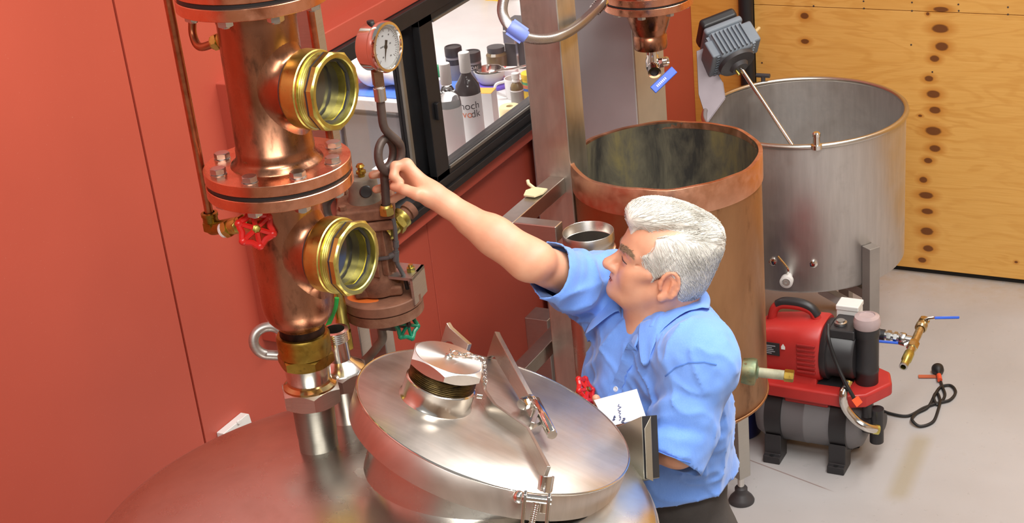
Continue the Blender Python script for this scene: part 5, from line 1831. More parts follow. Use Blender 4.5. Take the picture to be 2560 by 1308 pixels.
# bright window strip and steel splashback on the lab's far wall, yellow coil hanging there
s0, s1 = at_y(1304, 60, 5.79), at_y(1346, 60, 5.79)
em = NT('daylight_pane')
em.b.inputs['Emission Color'].default_value = (1, 1, 1, 1)
em.b.inputs['Emission Strength'].default_value = 2.2
em.base(em.ramp(em.noise(em.coord(), 2), [(0, (0.9, 0.9, 0.9, 1)), (1, (1, 1, 1, 1))]))
w2 = bpy.data.objects.new('window_2', None)
w2.location = (s0.x, 5.80, 1.0)
COL.objects.link(w2)
w2['kind'] = 'structure'
mesh_obj('pane', MB().box((s0.x, 5.79, 1.06), (s1.x+0.01, 5.80, 2.2)), em.m, w2)
fr2 = MB().box((s0.x-0.012, 5.775, 1.05), (s0.x, 5.81, 2.2)).box((s1.x+0.01, 5.775, 1.05), (s1.x+0.022, 5.81, 2.2))
mesh_obj('window_frame', fr2, WHITEP, w2)
y0 = at_y(1240, 2, 5.76)
tag(mesh_obj('yellow_coil', MB().torus(0.055, 0.012, frame(y0+Vector((-0.01, 0, 0.05)), (0.1, 1, 0)), 36, 10), YEL), 'yellow hose coil hanging on the lab wall at the window top', 'hose coil')

# ================================================================== RED PUMP SET WITH PRESSURE TANK
PREDM = plain('red_pump_plastic', srgb(180, 46, 42), 0.42, var=0.05)
PGREY = plain('pump_tank_grey', srgb(112, 110, 112), 0.5, var=0.03)
PBLK = plain('pump_black', (0.022, 0.021, 0.023, 1), 0.42)
PO = Vector((0.92, 4.40, 0))
pu = thing('pump_set', PO, 'red electric pump mounted on a grey pressure tank on the floor', 'pump')
X0, X1 = 0.745, 1.095
zc = 0.150
tr = 0.108
Mx = frame((X0, 4.40, zc), (1, 0, 0), (0, 0, 1))
Lx = X1-X0
mesh_obj('tank', MB().lathe([(0, -0.012), (tr*0.5, -0.008), (tr*0.85, 0.008), (tr*0.98, 0.035), (tr, 0.05), (tr, Lx*0.48), (tr*1.012, Lx*0.485), (tr*1.012, Lx*0.5), (tr, Lx*0.505), (tr, Lx-0.05), (tr*0.98, Lx-0.035), (tr*0.85, Lx-0.008), (tr*0.5, Lx+0.008), (0, Lx+0.010)], Mx, 56), PGREY, pu, sharp=60)
for xs in (0.815, 1.028):
    m = MB().lathe([(tr+0.001, -0.028), (tr+0.006, -0.026), (tr+0.006, 0.026), (tr+0.001, 0.028)], frame((xs, 4.40, zc), (1, 0, 0), (0, 0, 1)), 48)
    sd_ = mesh_obj('saddle_strap', m, PBLK, pu)
    for s in (-1, 1):
        ft_ = [(4.40+s*0.108, 0.10), (4.40+s*0.112, 0.030), (4.40+s*0.128, 0.026), (4.40+s*0.128, 0.0), (4.40+s*0.050, 0.0), (4.40+s*0.045, 0.055), (4.40+s*0.085, 0.075)]
        m = MB().prism(ft_, xs-0.028, xs+0.028, Matrix(((0, 0, 1, 0), (1, 0, 0, 0), (0, 1, 0, 0), (0, 0, 0, 1))))
        f_ = mesh_obj('foot', m, PBLK, pu, bevel=0.003)
        mesh_obj('foot_slot', MB().lathe([(0.008, 0.0), (0.008, 0.0006), (0, 0.0006)], Matrix.Translation((xs, 4.40+s*0.119, 0.0285)), 12), RUBBER, f_)
# red cradle on top of the tank
top = [(0.735, 4.315), (0.80, 4.285), (1.06, 4.275), (1.12, 4.30), (1.175, 4.40), (1.15, 4.47), (1.05, 4.52), (0.78, 4.52), (0.735, 4.47)]
m = MB().prism(top, 0.245, 0.292)
mesh_obj('cradle', m, PREDM, pu, bevel=0.010, bseg=3)
m = MB().prism([(0.85, 4.312), (0.995, 4.308), (0.995, 4.49), (0.85, 4.49)], 0.218, 0.246)
mesh_obj('cradle_skirt', m, PREDM, pu, bevel=0.006)
mesh_obj('cradle_recess', MB().box((0.87, 4.325, 0.2922), (1.06, 4.46, 0.2935)), PBLK, pu)
mesh_obj('cradle_pad', MB().prism([(0.78, 4.34), (0.90, 4.33), (0.90, 4.48), (0.78, 4.48)], 0.284, 0.305), PREDM, pu, bevel=0.006)
# motor housing: rounded box section loft along x
def loft(sections, seg=36, power=3.2):
    """sections: (x, cy, cz, ry, rz) superellipse rings"""
    m = MB()
    vs, fs = [], []
    for (x, cy, cz, ry, rz_) in sections:
        for k in range(seg):
            a = 2*PI*k/seg
            ca, sa = math.cos(a), math.sin(a)
            vs.append((x, cy+ry*math.copysign(abs(ca)**(2/power), ca), cz+rz_*math.copysign(abs(sa)**(2/power), sa)))
    n = len(sections)
    for i in range(n-1):
        for k in range(seg):
            k2 = (k+1) % seg
            fs.append((i*seg+k, i*seg+k2, (i+1)*seg+k2, (i+1)*seg+k))
    fs.append(tuple(range(seg-1, -1, -1)))
    fs.append(tuple((n-1)*seg+k for k in range(seg)))
    m.add(vs, fs)
    return m


mh = mesh_obj('motor_housing', loft([(0.752, 4.40, 0.375, 0.060, 0.070), (0.760, 4.40, 0.378, 0.072, 0.082), (0.80, 4.40, 0.383, 0.080, 0.090), (0.87, 4.40, 0.388, 0.086, 0.094), (0.89, 4.40, 0.388, 0.090, 0.098), (0.958, 4.40, 0.388, 0.092, 0.100), (0.966, 4.40, 0.388, 0.088, 0.096)]), PREDM, pu, sharp=40)
mesh_obj('housing_skirt', MB().prism([(4.315, 0.285), (4.485, 0.285), (4.47, 0.33), (4.33, 0.33)], 0.77, 0.955, Matrix(((0, 0, 1, 0), (1, 0, 0, 0), (0, 1, 0, 0), (0, 0, 0, 1)))), PREDM, pu, bevel=0.006)
for k in range(7):
    z_ = 0.335+k*0.0155
    mesh_obj('vent_slat', MB().box((0.895, 4.3045, z_), (0.955, 4.312, z_+0.008)), plain('vent_red', srgb(150, 30, 28), 0.45) if k == 0 else bpy.data.materials['vent_red'], mh, bevel=0.002)
# carrying handle
hpts = [(0.785, 4.40, 0.462), (0.795, 4.40, 0.500), (0.82, 4.40, 0.520), (0.88, 4.40, 0.522), (0.918, 4.40, 0.510), (0.935, 4.40, 0.480)]
m = MB().tube(smooth_path(hpts, 6), 0.015, 12)
hd_ = mesh_obj('carry_handle', m, PREDM, pu)
mesh_obj('handle_grip', MB().tube(smooth_path([(0.805, 4.40, 0.517), (0.83, 4.40, 0.530), (0.88, 4.40, 0.531), (0.915, 4.40, 0.519), (0.935, 4.40, 0.495)], 6), 0.0155, 12), PBLK, hd_)
# rating plate
pl = mesh_obj('rating_plate', MB().box((0.783, 4.3125, 0.380), (0.838, 4.3155, 0.424)), PBLK, pu)
m = MB()
for k in range(5):
    m.box((0.788, 4.3115, 0.386+k*0.0065), (0.788+0.04*(0.6+0.4*((k*37) % 10)/10), 4.3128, 0.389+k*0.0065))
mesh_obj('plate_print', m, plain('plate_grey', srgb(150, 150, 156), 0.5), pl)
m = MB().add([(0.845, 4.3090, 0.408), (0.858, 4.3090, 0.408), (0.858, 4.3090, 0.418), (0.8515, 4.3090, 0.428), (0.845, 4.3090, 0.418)], [(0, 1, 2, 3, 4)])
mesh_obj('arrow_sticker', m, WHITEP, mh)
# black pump head
mesh_obj('pump_head', MB().lathe([(0, 0.0), (0.094, 0.0), (0.098, 0.004), (0.098, 0.020), (0.090, 0.022), (0.086, 0.026), (0.086, 0.095), (0.080, 0.104), (0, 0.106)], frame((0.966, 4.40, 0.385), (1, 0, 0), (0, 0, 1)), 48), PBLK, pu, sharp=45)
mesh_obj('head_block', MB().box((0.985, 4.345, 0.45), (1.07, 4.46, 0.482)), PBLK, pu, bevel=0.006)
mesh_obj('filler_plug', MB().lathe([(0.018, 0.0), (0.020, 0.003), (0.020, 0.010), (0.014, 0.012), (0.013, 0.016), (0, 0.016)], Matrix.Translation((1.015, 4.385, 0.482)), 20), ZINC, pu)
# filter with clear cap
Mq = Matrix.Translation((1.098, 4.385, 0.285))
mesh_obj('filter_body', MB().lathe([(0, 0.0), (0.034, 0.0), (0.036, 0.004), (0.036, 0.045), (0.0375, 0.047), (0.0375, 0.060), (0.036, 0.062), (0.037, 0.17), (0.040, 0.175), (0.040, 0.205), (0, 0.206)], Mq, 36), PBLK, pu, sharp=45)
m = MB().lathe([(0.0405, 0.203), (0.042, 0.206), (0.042, 0.226), (0.038, 0.238), (0.025, 0.243), (0.024, 0.240), (0, 0.240)], Mq, 36)
mesh_obj('filter_cap', m, plain('pinkish_clear_cap', srgb(176, 158, 158), 0.15, var=0.08), pu)
# white pressure switch box
wb = mesh_obj('switch_box', MB().box((0.975, 4.47, 0.43), (1.045, 4.53, 0.49)), WHITEP, pu, bevel=0.004)
mesh_obj('switch_lid', MB().box((0.973, 4.468, 0.487), (1.047, 4.532, 0.505)), WHITEP, pu, bevel=0.004)
# brass outlet manifold with two blue lever valves
ma, mb_ = P(2203, 836, 5.15), P(2292, 852, 5.12)
mesh_obj('outlet_socket', MB().cyl(P(2190, 835, 5.17), P(2212, 838, 5.16), 0.018, seg=20), PBLK, pu)
fm = frame(P(2208, 837, 5.16), mb_-P(2208, 837, 5.16))
L = (mb_-P(2208, 837, 5.16)).length
m = MB().lathe([(0.012, 0), (0.012, L)], fm, 16).hexa(0.018, 0.012, 0.026, fm, 6, 0.001).hexa(0.017, 0.034, 0.046, fm, 6, 0.001).lathe([(0.016, 0.052), (0.018, 0.056), (0.018, 0.068), (0.016, 0.072)], fm, 18)
man = mesh_obj('outlet_pipe', m, ZINC, pu)
ta_, tb_ = P(2312, 798, 5.18), P(2258, 918, 5.00)
fm = frame(ta_, tb_-ta_)
L = (tb_-ta_).length
m = MB().lathe([(0.013, 0.0), (0.013, L*0.75)], fm, 16).hexa(0.018, 0.004, 0.020, fm, 6, 0.001).lathe([(0.017, 0.03), (0.019, 0.034), (0.019, 0.052), (0.016, 0.056)], fm, 18)
m.hexa(0.018, L*0.5, L*0.62, fm, 6, 0.001)
tee = mesh_obj('brass_tee', m, stained_metal('plated_brass', srgb(206, 190, 150), srgb(180, 150, 90), 0.3, 0.5, 20), pu)
m = MB().lathe([(0.012, L*0.70), (0.016, L*0.72), (0.016, L*0.86), (0.013, L*0.88), (0.013, L*0.99), (0.008, L*0.99), (0.008, L*0.9)], fm, 18)
mesh_obj('brass_tap', m, BRASS, pu)
mesh_obj('tap_seal', MB().lathe([(0.0125, L*0.965), (0.0135, L*0.975), (0.0135, L*0.998), (0.009, L*1.0)], fm, 16), ZINC, pu)
for (a, b) in (((2335, 795), (2398, 794)), ((2190, 853), (2248, 858))):
    pa_, pb_ = P(*a, 5.14), P(*b, 5.14)
    lv = MB().box((-0.0045, -0.006, 0), (0.0045, 0.006, (pb_-pa_).length), frame(pa_, pb_-pa_, UP))
    lo = mesh_obj('lever', lv, BLUEP, pu, bevel=0.003)
    mesh_obj('lever_print', MB().box((0.0046, -0.003, 0.026), (0.0049, 0.003, 0.05), frame(pa_, pb_-pa_, UP)), WHITEP, lo)
mesh_obj('lever_stem', MB().tube([P(2312, 802, 5.16), P(2322, 797, 5.15), P(2338, 795, 5.14)], 0.006, 8), CHROME, pu)
mesh_obj('lever_stem', MB().tube([P(2246, 857, 5.14), P(2262, 862, 5.12), P(2272, 858, 5.12)], 0.006, 8), CHROME, pu)
# pressure switch/gauge cluster at the tank end, steel hose up to the head
m = MB().lathe([(0.045, 0.0), (0.045, 0.03), (0.03, 0.034), (0.03, 0.06), (0, 0.062)], frame((X1+0.004, 4.37, 0.165), (1, -0.1, 0), (0, 0, 1)), 28)
m.cyl((X1+0.045, 4.35, 0.10), (X1+0.045, 4.35, 0.22), 0.022, seg=18).cyl((X1+0.02, 4.33, 0.20), (X1+0.02, 4.33, 0.26), 0.016, seg=16)
mesh_obj('pressure_switch', m, PBLK, pu)
FY = 4.262


def fy(px, py, y=FY):
    return at_y(px, py, y)


hs = smooth_path([fy(2118, 962, 4.30), fy(2108, 985), fy(2113, 1018), fy(2138, 1050), fy(2165, 1068), fy(2190, 1074, 4.29)], 6)
mesh_obj('steel_hose', MB().tube(hs, 0.0145, 12), STEEL_POL, pu)
mesh_obj('hose_ferrule', MB().cyl(fy(2124, 952, 4.31), fy(2119, 966, 4.30), 0.011, seg=12), BRASS, pu)
mesh_obj('hose_ferrule', MB().cyl(fy(2182, 1073, 4.285), fy(2196, 1075, 4.295), 0.016, seg=14), BRASS, pu)
mesh_obj('black_lead', MB().tube(smooth_path([fy(2070, 812, 4.34), fy(2072, 850, 4.295), fy(2090, 905, 4.285), fy(2112, 955, 4.27), fy(2132, 990, 4.265), fy(2140, 1005, 4.27)], 6), 0.006, 8), RUBBER, pu)
for a in ((2116, 1024), (2142, 1004)):
    q = fy(a[0], a[1], 4.258)
    tg = MB().add([q+RT*x+UP*y+FW*z for z in (0, 0.001) for x, y in ((-0.016, 0.004), (0.0, -0.018), (0.018, -0.002), (0.004, 0.018))], [(0, 1, 2, 3), (7, 6, 5, 4), (0, 4, 5, 1), (1, 5, 6, 2), (2, 6, 7, 3), (3, 7, 4, 0)])
    mesh_obj('orange_tag', tg, plain('orange_tag', srgb(235, 84, 30), 0.5), pu)

# power lead with plug lying coiled on the floor
cz = 0.0065
cp = [at_z(x, y, cz) for x, y in ((2190, 1020), (2225, 1034), (2270, 1040), (2310, 1020), (2345, 1008), (2375, 1000), (2389, 980), (2376, 964), (2352, 968), (2338, 990), (2320, 1018), (2290, 1035), (2280, 1055), (2300, 1066), (2332, 1055), (2346, 1028), (2350, 1000), (2342, 982), (2334, 1000), (2345, 1012), (2362, 990), (2355, 965), (2349, 945))]
lead = thing('power_lead', at_z(2330, 1010, 0), 'black power lead with plug lying loosely coiled on the floor', 'cable')
cpp = [Vector((p.x, p.y, cz+(0.008 if 6 < i < 20 and i % 3 == 0 else 0))) for i, p in enumerate(cp)]
mesh_obj('cable', MB().tube(smooth_path(cpp, 7), 0.0052, 8), RUBBER, lead)
q0, q1 = at_z(2348, 942, 0.014), at_z(2341, 908, 0.016)
mesh_obj('plug', MB().lathe([(0.006, -0.035), (0.008, -0.012), (0.016, 0.0), (0.021, 0.010), (0.021, 0.026), (0.016, 0.034), (0, 0.036)], frame(q0+(q1-q0)*0.35, q1-q0), 20), RUBBER, lead)
mesh_obj('plug_tag', MB().tube([q0-(q1-q0)*0.25, q0+(q1-q0)*0.12], 0.0085, 10), plain('orange_sleeve', srgb(226, 84, 50), 0.5), lead)
fq0, fq1 = at_z(2296, 944, 0.0), at_z(2346, 944, 0.0)
m = MB().bar(fq0+Vector((0, 0, 0.004)), fq1+Vector((0, 0, 0.004)), 0.02, 0.003)
mesh_obj('cable_tag', m, plain('tag_rust', srgb(190, 100, 70), 0.5), lead)

# ================================================================== THE MAN (implicit surfaces, meshed)
def nv(p):
    return np.array([p[0], p[1], p[2]], dtype=np.float64)


def smin(a, b, k):
    h = np.clip(0.5+0.5*(b-a)/k, 0, 1)
    return b*(1-h)+a*h-k*h*(1-h)


def sd_cap(p, a, b, ra, rb):
    ba = b-a
    L2 = ba@ba
    t = np.clip(((p-a)@ba)/L2, 0, 1)
    d = p-a-t[:, None]*ba
    return np.sqrt(np.einsum('ij,ij->i', d, d))-(ra+(rb-ra)*t)


def sd_ell(p, c, Rm, r):
    q = (p-c)@Rm
    k0 = np.sqrt(((q/r)**2).sum(1))
    k1 = np.sqrt(((q/(r*r))**2).sum(1))+1e-9
    return k0*(k0-1)/k1


class Prim:
    def __init__(s, fn, k, op='+'):
        s.fn, s.k, s.op = fn, k, op


def CAP(a, b, ra, rb, k=0.01, op='+'):
    a, b = nv(a), nv(b)
    return Prim(lambda p: sd_cap(p, a, b, ra, rb), k, op)


def ELL(c, r, k=0.01, Rm=None, op='+'):
    c, r = nv(c), nv(r)
    Rm = np.eye(3) if Rm is None else Rm
    return Prim(lambda p: sd_ell(p, c, Rm, r), k, op)


def evaluate(prims, p, near=None):
    d = None
    for i, q in enumerate(prims):
        if near is not None and not near[i]:
            continue
        e = q.fn(p)
        if q.op == '+':
            d = e if d is None else smin(d, e, q.k)
        elif d is not None:
            if q.op == '-':
                d = -smin(-d, e, q.k)
            elif q.op == 'cut':
                d = np.maximum(d, e)
            elif q.op == 'disp':
                d = d+e
    if d is None:
        d = np.full(len(p), 1.0)
    return d


OFF = np.array([(i, j, k) for i in (0, 1) for j in (0, 1) for k in (0, 1)])
EDG = [(a, b) for a in range(8) for b in range(a+1, 8) if np.abs(OFF[a]-OFF[b]).sum() == 1]


def polygonise(prims, lo, hi, vox, B=20):
    lo = np.array(lo, float)
    n = np.ceil((np.array(hi)-lo)/vox).astype(int)
    nb = -(-n//B)
    N = nb*B+3
    ids_all, pos_all, quads = [], [], []
    g1 = np.arange(B+1)
    G = np.stack(np.meshgrid(g1, g1, g1, indexing='ij'), -1).reshape(-1, 3)
    brad = B*vox*0.5*math.sqrt(3)
    ctr = np.stack(np.meshgrid(*[np.arange(q) for q in nb], indexing='ij'), -1).reshape(-1, 3)
    C = lo+(ctr*B+B/2)*vox
    dist = [q.fn(C) for q in prims]
    dall = evaluate(prims, C)
    act = np.where((dall < brad*1.25+0.012) & (dall > -brad*1.35-0.012))[0]
    S = B+1
    for bi in act:
        o = ctr[bi]*B
        near = [(q.op in ('cut', 'disp')) or (dist[i][bi] < brad+q.k*1.5+0.015) for i, q in enumerate(prims)]
        if not any(near[i] and prims[i].op == '+' for i in range(len(prims))):
            continue
        P_ = lo+(G+o)*vox
        d = evaluate(prims, P_, near).reshape(S, S, S)
        neg = d < 0
        if neg.all() or not neg.any():
            continue
        cor = [d[a:S-1+a, b:S-1+b, c:S-1+c] for a, b, c in OFF]
        sg = sum((c < 0).astype(np.int8) for c in cor)
        ii = np.argwhere((sg > 0) & (sg < 8))
        if len(ii) == 0:
            continue
        cv = np.stack([c[ii[:, 0], ii[:, 1], ii[:, 2]] for c in cor], 1)
        acc = np.zeros((len(ii), 3))
        cnt = np.zeros(len(ii))
        for a, b in EDG:
            va, vb = cv[:, a], cv[:, b]
            m = (va < 0) != (vb < 0)
            t = np.where(m, va/np.where(m, va-vb, 1), 0)
            acc += np.where(m[:, None], OFF[a]+t[:, None]*(OFF[b]-OFF[a]), 0)
            cnt += m
        gi = ii+o
        pos_all.append(lo+(gi+acc/cnt[:, None])*vox)
        ids_all.append(((gi[:, 0]+1)*N[1]+gi[:, 1]+1)*N[2]+gi[:, 2]+1)
        for ax in range(3):
            sl0 = [slice(0, B)]*3
            sl1 = list(sl0)
            sl1[ax] = slice(1, B+1)
            A0, A1 = neg[tuple(sl0)], neg[tuple(sl1)]
            e = np.argwhere(A0 != A1)
            if len(e) == 0:
                continue
            flip = A0[e[:, 0], e[:, 1], e[:, 2]]
            e = e+o
            u, w = (ax+1) % 3, (ax+2) % 3
            du = np.zeros(3, int)
            dw = np.zeros(3, int)
            du[u] = 1
            dw[w] = 1
            q4 = []
            for s_ in (e-du-dw, e-dw, e, e-du):
                q4.append(((s_[:, 0]+1)*N[1]+s_[:, 1]+1)*N[2]+s_[:, 2]+1)
            q4 = np.stack(q4, 1)
            q4[~flip] = q4[~flip][:, ::-1]
            quads.append(q4)
    ids = np.concatenate(ids_all)
    pos = np.concatenate(pos_all)
    q = np.concatenate(quads)
    order = np.argsort(ids)
    ids, pos = ids[order], pos[order]
    ix = np.searchsorted(ids, q)
    ix = np.clip(ix, 0, len(ids)-1)
    ok = (ids[ix] == q).all(1)
    return pos, ix[ok]


def np_mesh(name, pos, faces, mat, parent, attr=None, drop=None):
    base = nv(parent.location)
    me = bpy.data.meshes.new(name)
    if drop is not None:
        faces = faces[~drop]
        used = np.unique(faces)
        mp = np.full(len(pos), -1)
        mp[used] = np.arange(len(used))
        pos, faces = pos[used], mp[faces]
        if attr is not None:
            attr = attr[used]
    me.vertices.add(len(pos))
    me.vertices.foreach_set('co', (pos-base).astype(np.float32).ravel())
    me.loops.add(faces.size)
    me.loops.foreach_set('vertex_index', faces.astype(np.int32).ravel())
    me.polygons.add(len(faces))
    me.polygons.foreach_set('loop_start', np.arange(0, faces.size, faces.shape[1], dtype=np.int32))
    me.polygons.foreach_set('loop_total', np.full(len(faces), faces.shape[1], dtype=np.int32))
    if attr is not None:
        at = me.color_attributes.new('tint', 'FLOAT_COLOR', 'POINT')
        buf = np.ones((len(pos), 4), np.float32)
        buf[:, :3] = attr
        at.data.foreach_set('color', buf.ravel())
    me.update()
    me.validate()
    me.shade_smooth()
    o = bpy.data.objects.new(name, me)
    COL.objects.link(o)
    me.materials.append(mat)
    o.parent = parent
    return o


_hash = np.random.default_rng(3).random((32, 32, 32))


def vnoise(p):
    """smooth value noise in [0,1]"""
    i = np.floor(p).astype(int)
    f = p-i
    f = f*f*(3-2*f)
    out = 0
    for a, b, c in OFF:
        w = (f[:, 0] if a else 1-f[:, 0])*(f[:, 1] if b else 1-f[:, 1])*(f[:, 2] if c else 1-f[:, 2])
        out = out+w*_hash[(i[:, 0]+a) % 32, (i[:, 1]+b) % 32, (i[:, 2]+c) % 32]
    return out


# ---- landmarks
HS = 0.905
HR = np.array([[-0.894, 0.376, 0.243], [-0.352, -0.926, 0.137], [0.276, 0.037, 0.960]])
HR /= np.linalg.norm(HR, axis=0)
HC = nv(P(1661.1, 651.9, 3.10))


def hw_(x, y, z):
    return HC+HS*(HR@np.array([x, y, z]))


NK = nv(P(1640, 800, 3.17))
FB_ = np.array([-0.482, -0.876, 0.0])
LB_ = np.array([0.876, -0.482, 0.0])
BR_ = np.stack([FB_, LB_, np.array([0, 0, 1.0])], 1)
RS, RE, RW = nv(P(1496, 722, 3.28)), nv(P(1328, 652, 3.07)), nv(P(1085, 489, 3.10))
LS, LE, LW = nv(P(1740, 904, 3.03)), nv(P(1694, 1118, 3.045)), nv(P(1560, 1102, 3.17))
PEL = np.array([NK[0]+0.004, NK[1]+0.030, 0.88])


def bw(f, l, z):
    """torso point: forward, left, absolute height; centre line runs from the pelvis to the neck"""
    t = (z-PEL[2])/(NK[2]-PEL[2])
    c = PEL*(1-t)+NK*t
    return np.array([c[0], c[1], z])+FB_*f+LB_*l


Z0 = NK[2]
man = thing('person', (PEL[0], PEL[1], 0), 'white-haired person in a blue short-sleeved shirt reaching for the gauge', 'person')

# ---- skin
sk = []
H = hw_


def hE(c, r, k=0.012, tilt=None, op='+'):
    Rm = HR
    if tilt is not None:
        ax, an = tilt
        ca, sa = math.cos(an), math.sin(an)
        loc = {'y': np.array([[ca, 0, sa], [0, 1, 0], [-sa, 0, ca]]), 'z': np.array([[ca, -sa, 0], [sa, ca, 0], [0, 0, 1]]), 'x': np.array([[1, 0, 0], [0, ca, -sa], [0, sa, ca]])}[ax]
        Rm = HR@loc
    return ELL(H(*c), np.array(r)*HS, k*HS, Rm, op)


def hC(a, b, ra, rb, k=0.008, op='+'):
    return CAP(H(*a), H(*b), ra*HS, rb*HS, k*HS, op)


# cranium, face mass, jaw
sk += [hE((-0.010, 0, 0.036), (0.091, 0.074, 0.073), 0.02),
       hE((0.036, 0, 0.030), (0.058, 0.064, 0.064), 0.02),
       hE((0.040, 0, -0.030), (0.050, 0.056, 0.060), 0.025),
       hE((0.040, 0, -0.064), (0.058, 0.050, 0.040), 0.025),
       hC((-0.005, 0.054, -0.045), (0.062, 0.026, -0.090), 0.018, 0.018, 0.03),
       hC((-0.005, -0.054, -0.045), (0.062, -0.026, -0.090), 0.018, 0.018, 0.03),
       hE((0.087, 0, -0.089), (0.020, 0.025, 0.019), 0.02),
       hE((0.060, 0.036, -0.036), (0.028, 0.024, 0.030), 0.02),
       hE((0.060, -0.036, -0.036), (0.028, 0.024, 0.030), 0.02),
       # brow ridge
       hC((0.086, 0.012, 0.017), (0.066, 0.050, 0.014), 0.0105, 0.009, 0.018),
       hC((0.086, -0.012, 0.017), (0.066, -0.050, 0.014), 0.0105, 0.009, 0.018),
       # cheekbone
       hC((0.064, 0.046, -0.022), (0.030, 0.064, -0.014), 0.010, 0.010, 0.02),
       hC((0.064, -0.046, -0.022), (0.030, -0.064, -0.014), 0.010, 0.010, 0.02),
       # mouth mass
       hE((0.078, 0, -0.062), (0.023, 0.029, 0.022), 0.014)]
for s in (1, -1):
    sk.append(hE((0.092, 0.031*s, -0.003), (0.020, 0.019, 0.0125), 0.010, op='-'))
# nose
sk += [hC((0.087, 0, 0.004), (0.114, 0, -0.030), 0.0078, 0.0115, 0.012),
       hE((0.1135, 0, -0.034), (0.0125, 0.0125, 0.0105), 0.010),
       hE((0.099, 0.0125, -0.038), (0.0120, 0.0075, 0.0088), 0.007),
       hE((0.099, -0.0125, -0.038), (0.0120, 0.0075, 0.0088), 0.007),
       hC((0.100, 0, -0.042), (0.094, 0, -0.052), 0.005, 0.006, 0.008)]
for s in (1, -1):
    sk.append(hE((0.103, 0.0075*s, -0.0455), (0.006, 0.0035, 0.004), 0.003, op='-'))
    # eyeball and lids
    sk.append(hE((0.0735, 0.0315*s, -0.003), (0.0150, 0.0150, 0.0135), 0.003))
    sk.append(hC((0.0890, 0.022*s, 0.0035), (0.078, 0.044*s, 0.001), 0.0045, 0.0045, 0.006))
    sk.append(hC((0.0870, 0.022*s, -0.012), (0.076, 0.044*s, -0.010), 0.0035, 0.004, 0.006))
# lips and the line between them
sk += [hC((0.0985, 0, -0.0575), (0.082, 0.024, -0.0635), 0.0062, 0.0035, 0.005),
       hC((0.0985, 0, -0.0575), (0.082, -0.024, -0.0635), 0.0062, 0.0035, 0.005),
       hC((0.0960, 0, -0.0705), (0.081, 0.023, -0.0660), 0.0072, 0.0035, 0.005),
       hC((0.0960, 0, -0.0705), (0.081, -0.023, -0.0660), 0.0072, 0.0035, 0.005)]
for s in (1, -1):
    sk.append(hC((0.108, 0, -0.0645), (0.082, 0.028*s, -0.0640), 0.0030, 0.0030, 0.003, '-'))
    sk.append(hC((0.082, 0.028*s, -0.0640), (0.072, 0.034*s, -0.060), 0.0022, 0.0012, 0.004, '-'))
    # smile fold
    sk.append(hC((0.088, 0.021*s, -0.040), (0.070, 0.038*s, -0.066), 0.0018, 0.0016, 0.006, '-'))
    # crow's feet
    sk.append(hC((0.062, 0.0545*s, -0.002), (0.048, 0.064*s, 0.004), 0.0012, 0.0008, 0.004, '-'))
    sk.append(hC((0.062, 0.0545*s, -0.010), (0.046, 0.064*s, -0.014), 0.0012, 0.0008, 0.004, '-'))
    # ear: shell, bowl, rim, lobe
    sk.append(hE((-0.014, 0.0775*s, -0.020), (0.020, 0.0095, 0.033), 0.006, ('y', 0.25)))
    sk.append(hE((-0.010, 0.0880*s, -0.021), (0.0125, 0.009, 0.0225), 0.004, ('y', 0.25), '-'))
    prev = None
    for k in range(11):
        a = R(-60)+R(265)*k/10
        q = (-0.0145-0.0195*math.cos(a-R(0))*(-1 if False else 1)*math.cos(0)*-1*-1, 0.0845*s, -0.019+0.030*math.sin(a))
        q = (-0.0150-0.0190*math.cos(a), q[1], q[2])
        if prev is not None:
            sk.append(hC(prev, q, 0.0040, 0.0040, 0.003))
        prev = q
    sk.append(hE((-0.004, 0.0815*s, -0.050), (0.0095, 0.0055, 0.0105), 0.005))
    sk.append(hE((0.006, 0.0790*s, -0.020), (0.005, 0.006, 0.008), 0.004))
    sk.append(hC((-0.020, 0.0850*s, -0.012), (-0.018, 0.0850*s, -0.034), 0.003, 0.003, 0.004))
# neck with a suggestion of the side muscle
nb0, nb1 = H(-0.030, 0, -0.055), NK+np.array([0, 0, -0.03])-FB_*0.012
sk += [CAP(nb0, nb1, 0.056, 0.060, 0.03), CAP(H(0.026, 0, -0.080), NK+FB_*0.030+np.array([0, 0, -0.03]), 0.038, 0.036, 0.03),
       CAP(H(-0.020, 0.052, -0.055), NK+FB_*0.045+LB_*0.012-np.array([0, 0, 0.02]), 0.013, 0.012, 0.016)]
# trunk and legs under the clothes
sk += [ELL(bw(0.0, 0, Z0-0.16), (0.085, 0.140, 0.17), 0.04, BR_), ELL(bw(0.005, 0, 1.05), (0.095, 0.125, 0.18), 0.05, BR_), ELL(bw(0, 0, 0.86), (0.090, 0.125, 0.12), 0.05, BR_)]
HIPL, HIPR = bw(0, 0.085, 0.82), bw(0, -0.085, 0.82)
FTL, FTR = np.array([PEL[0], PEL[1], 0.08])+LB_*0.14+FB_*0.06, np.array([PEL[0], PEL[1], 0.08])-LB_*0.13-FB_*0.05
KNL, KNR = HIPL*0.45+FTL*0.55+FB_*0.02, HIPR*0.45+FTR*0.55+FB_*0.02
for hip, kn, ft in ((HIPL, KNL, FTL), (HIPR, KNR, FTR)):
    sk += [CAP(hip, kn, 0.066, 0.046, 0.03), CAP(kn, ft, 0.046, 0.032, 0.02), CAP(ft-np.array([0, 0, 0.03]), ft+FB_*0.13-np.array([0, 0, 0.045]), 0.03, 0.02, 0.02)]
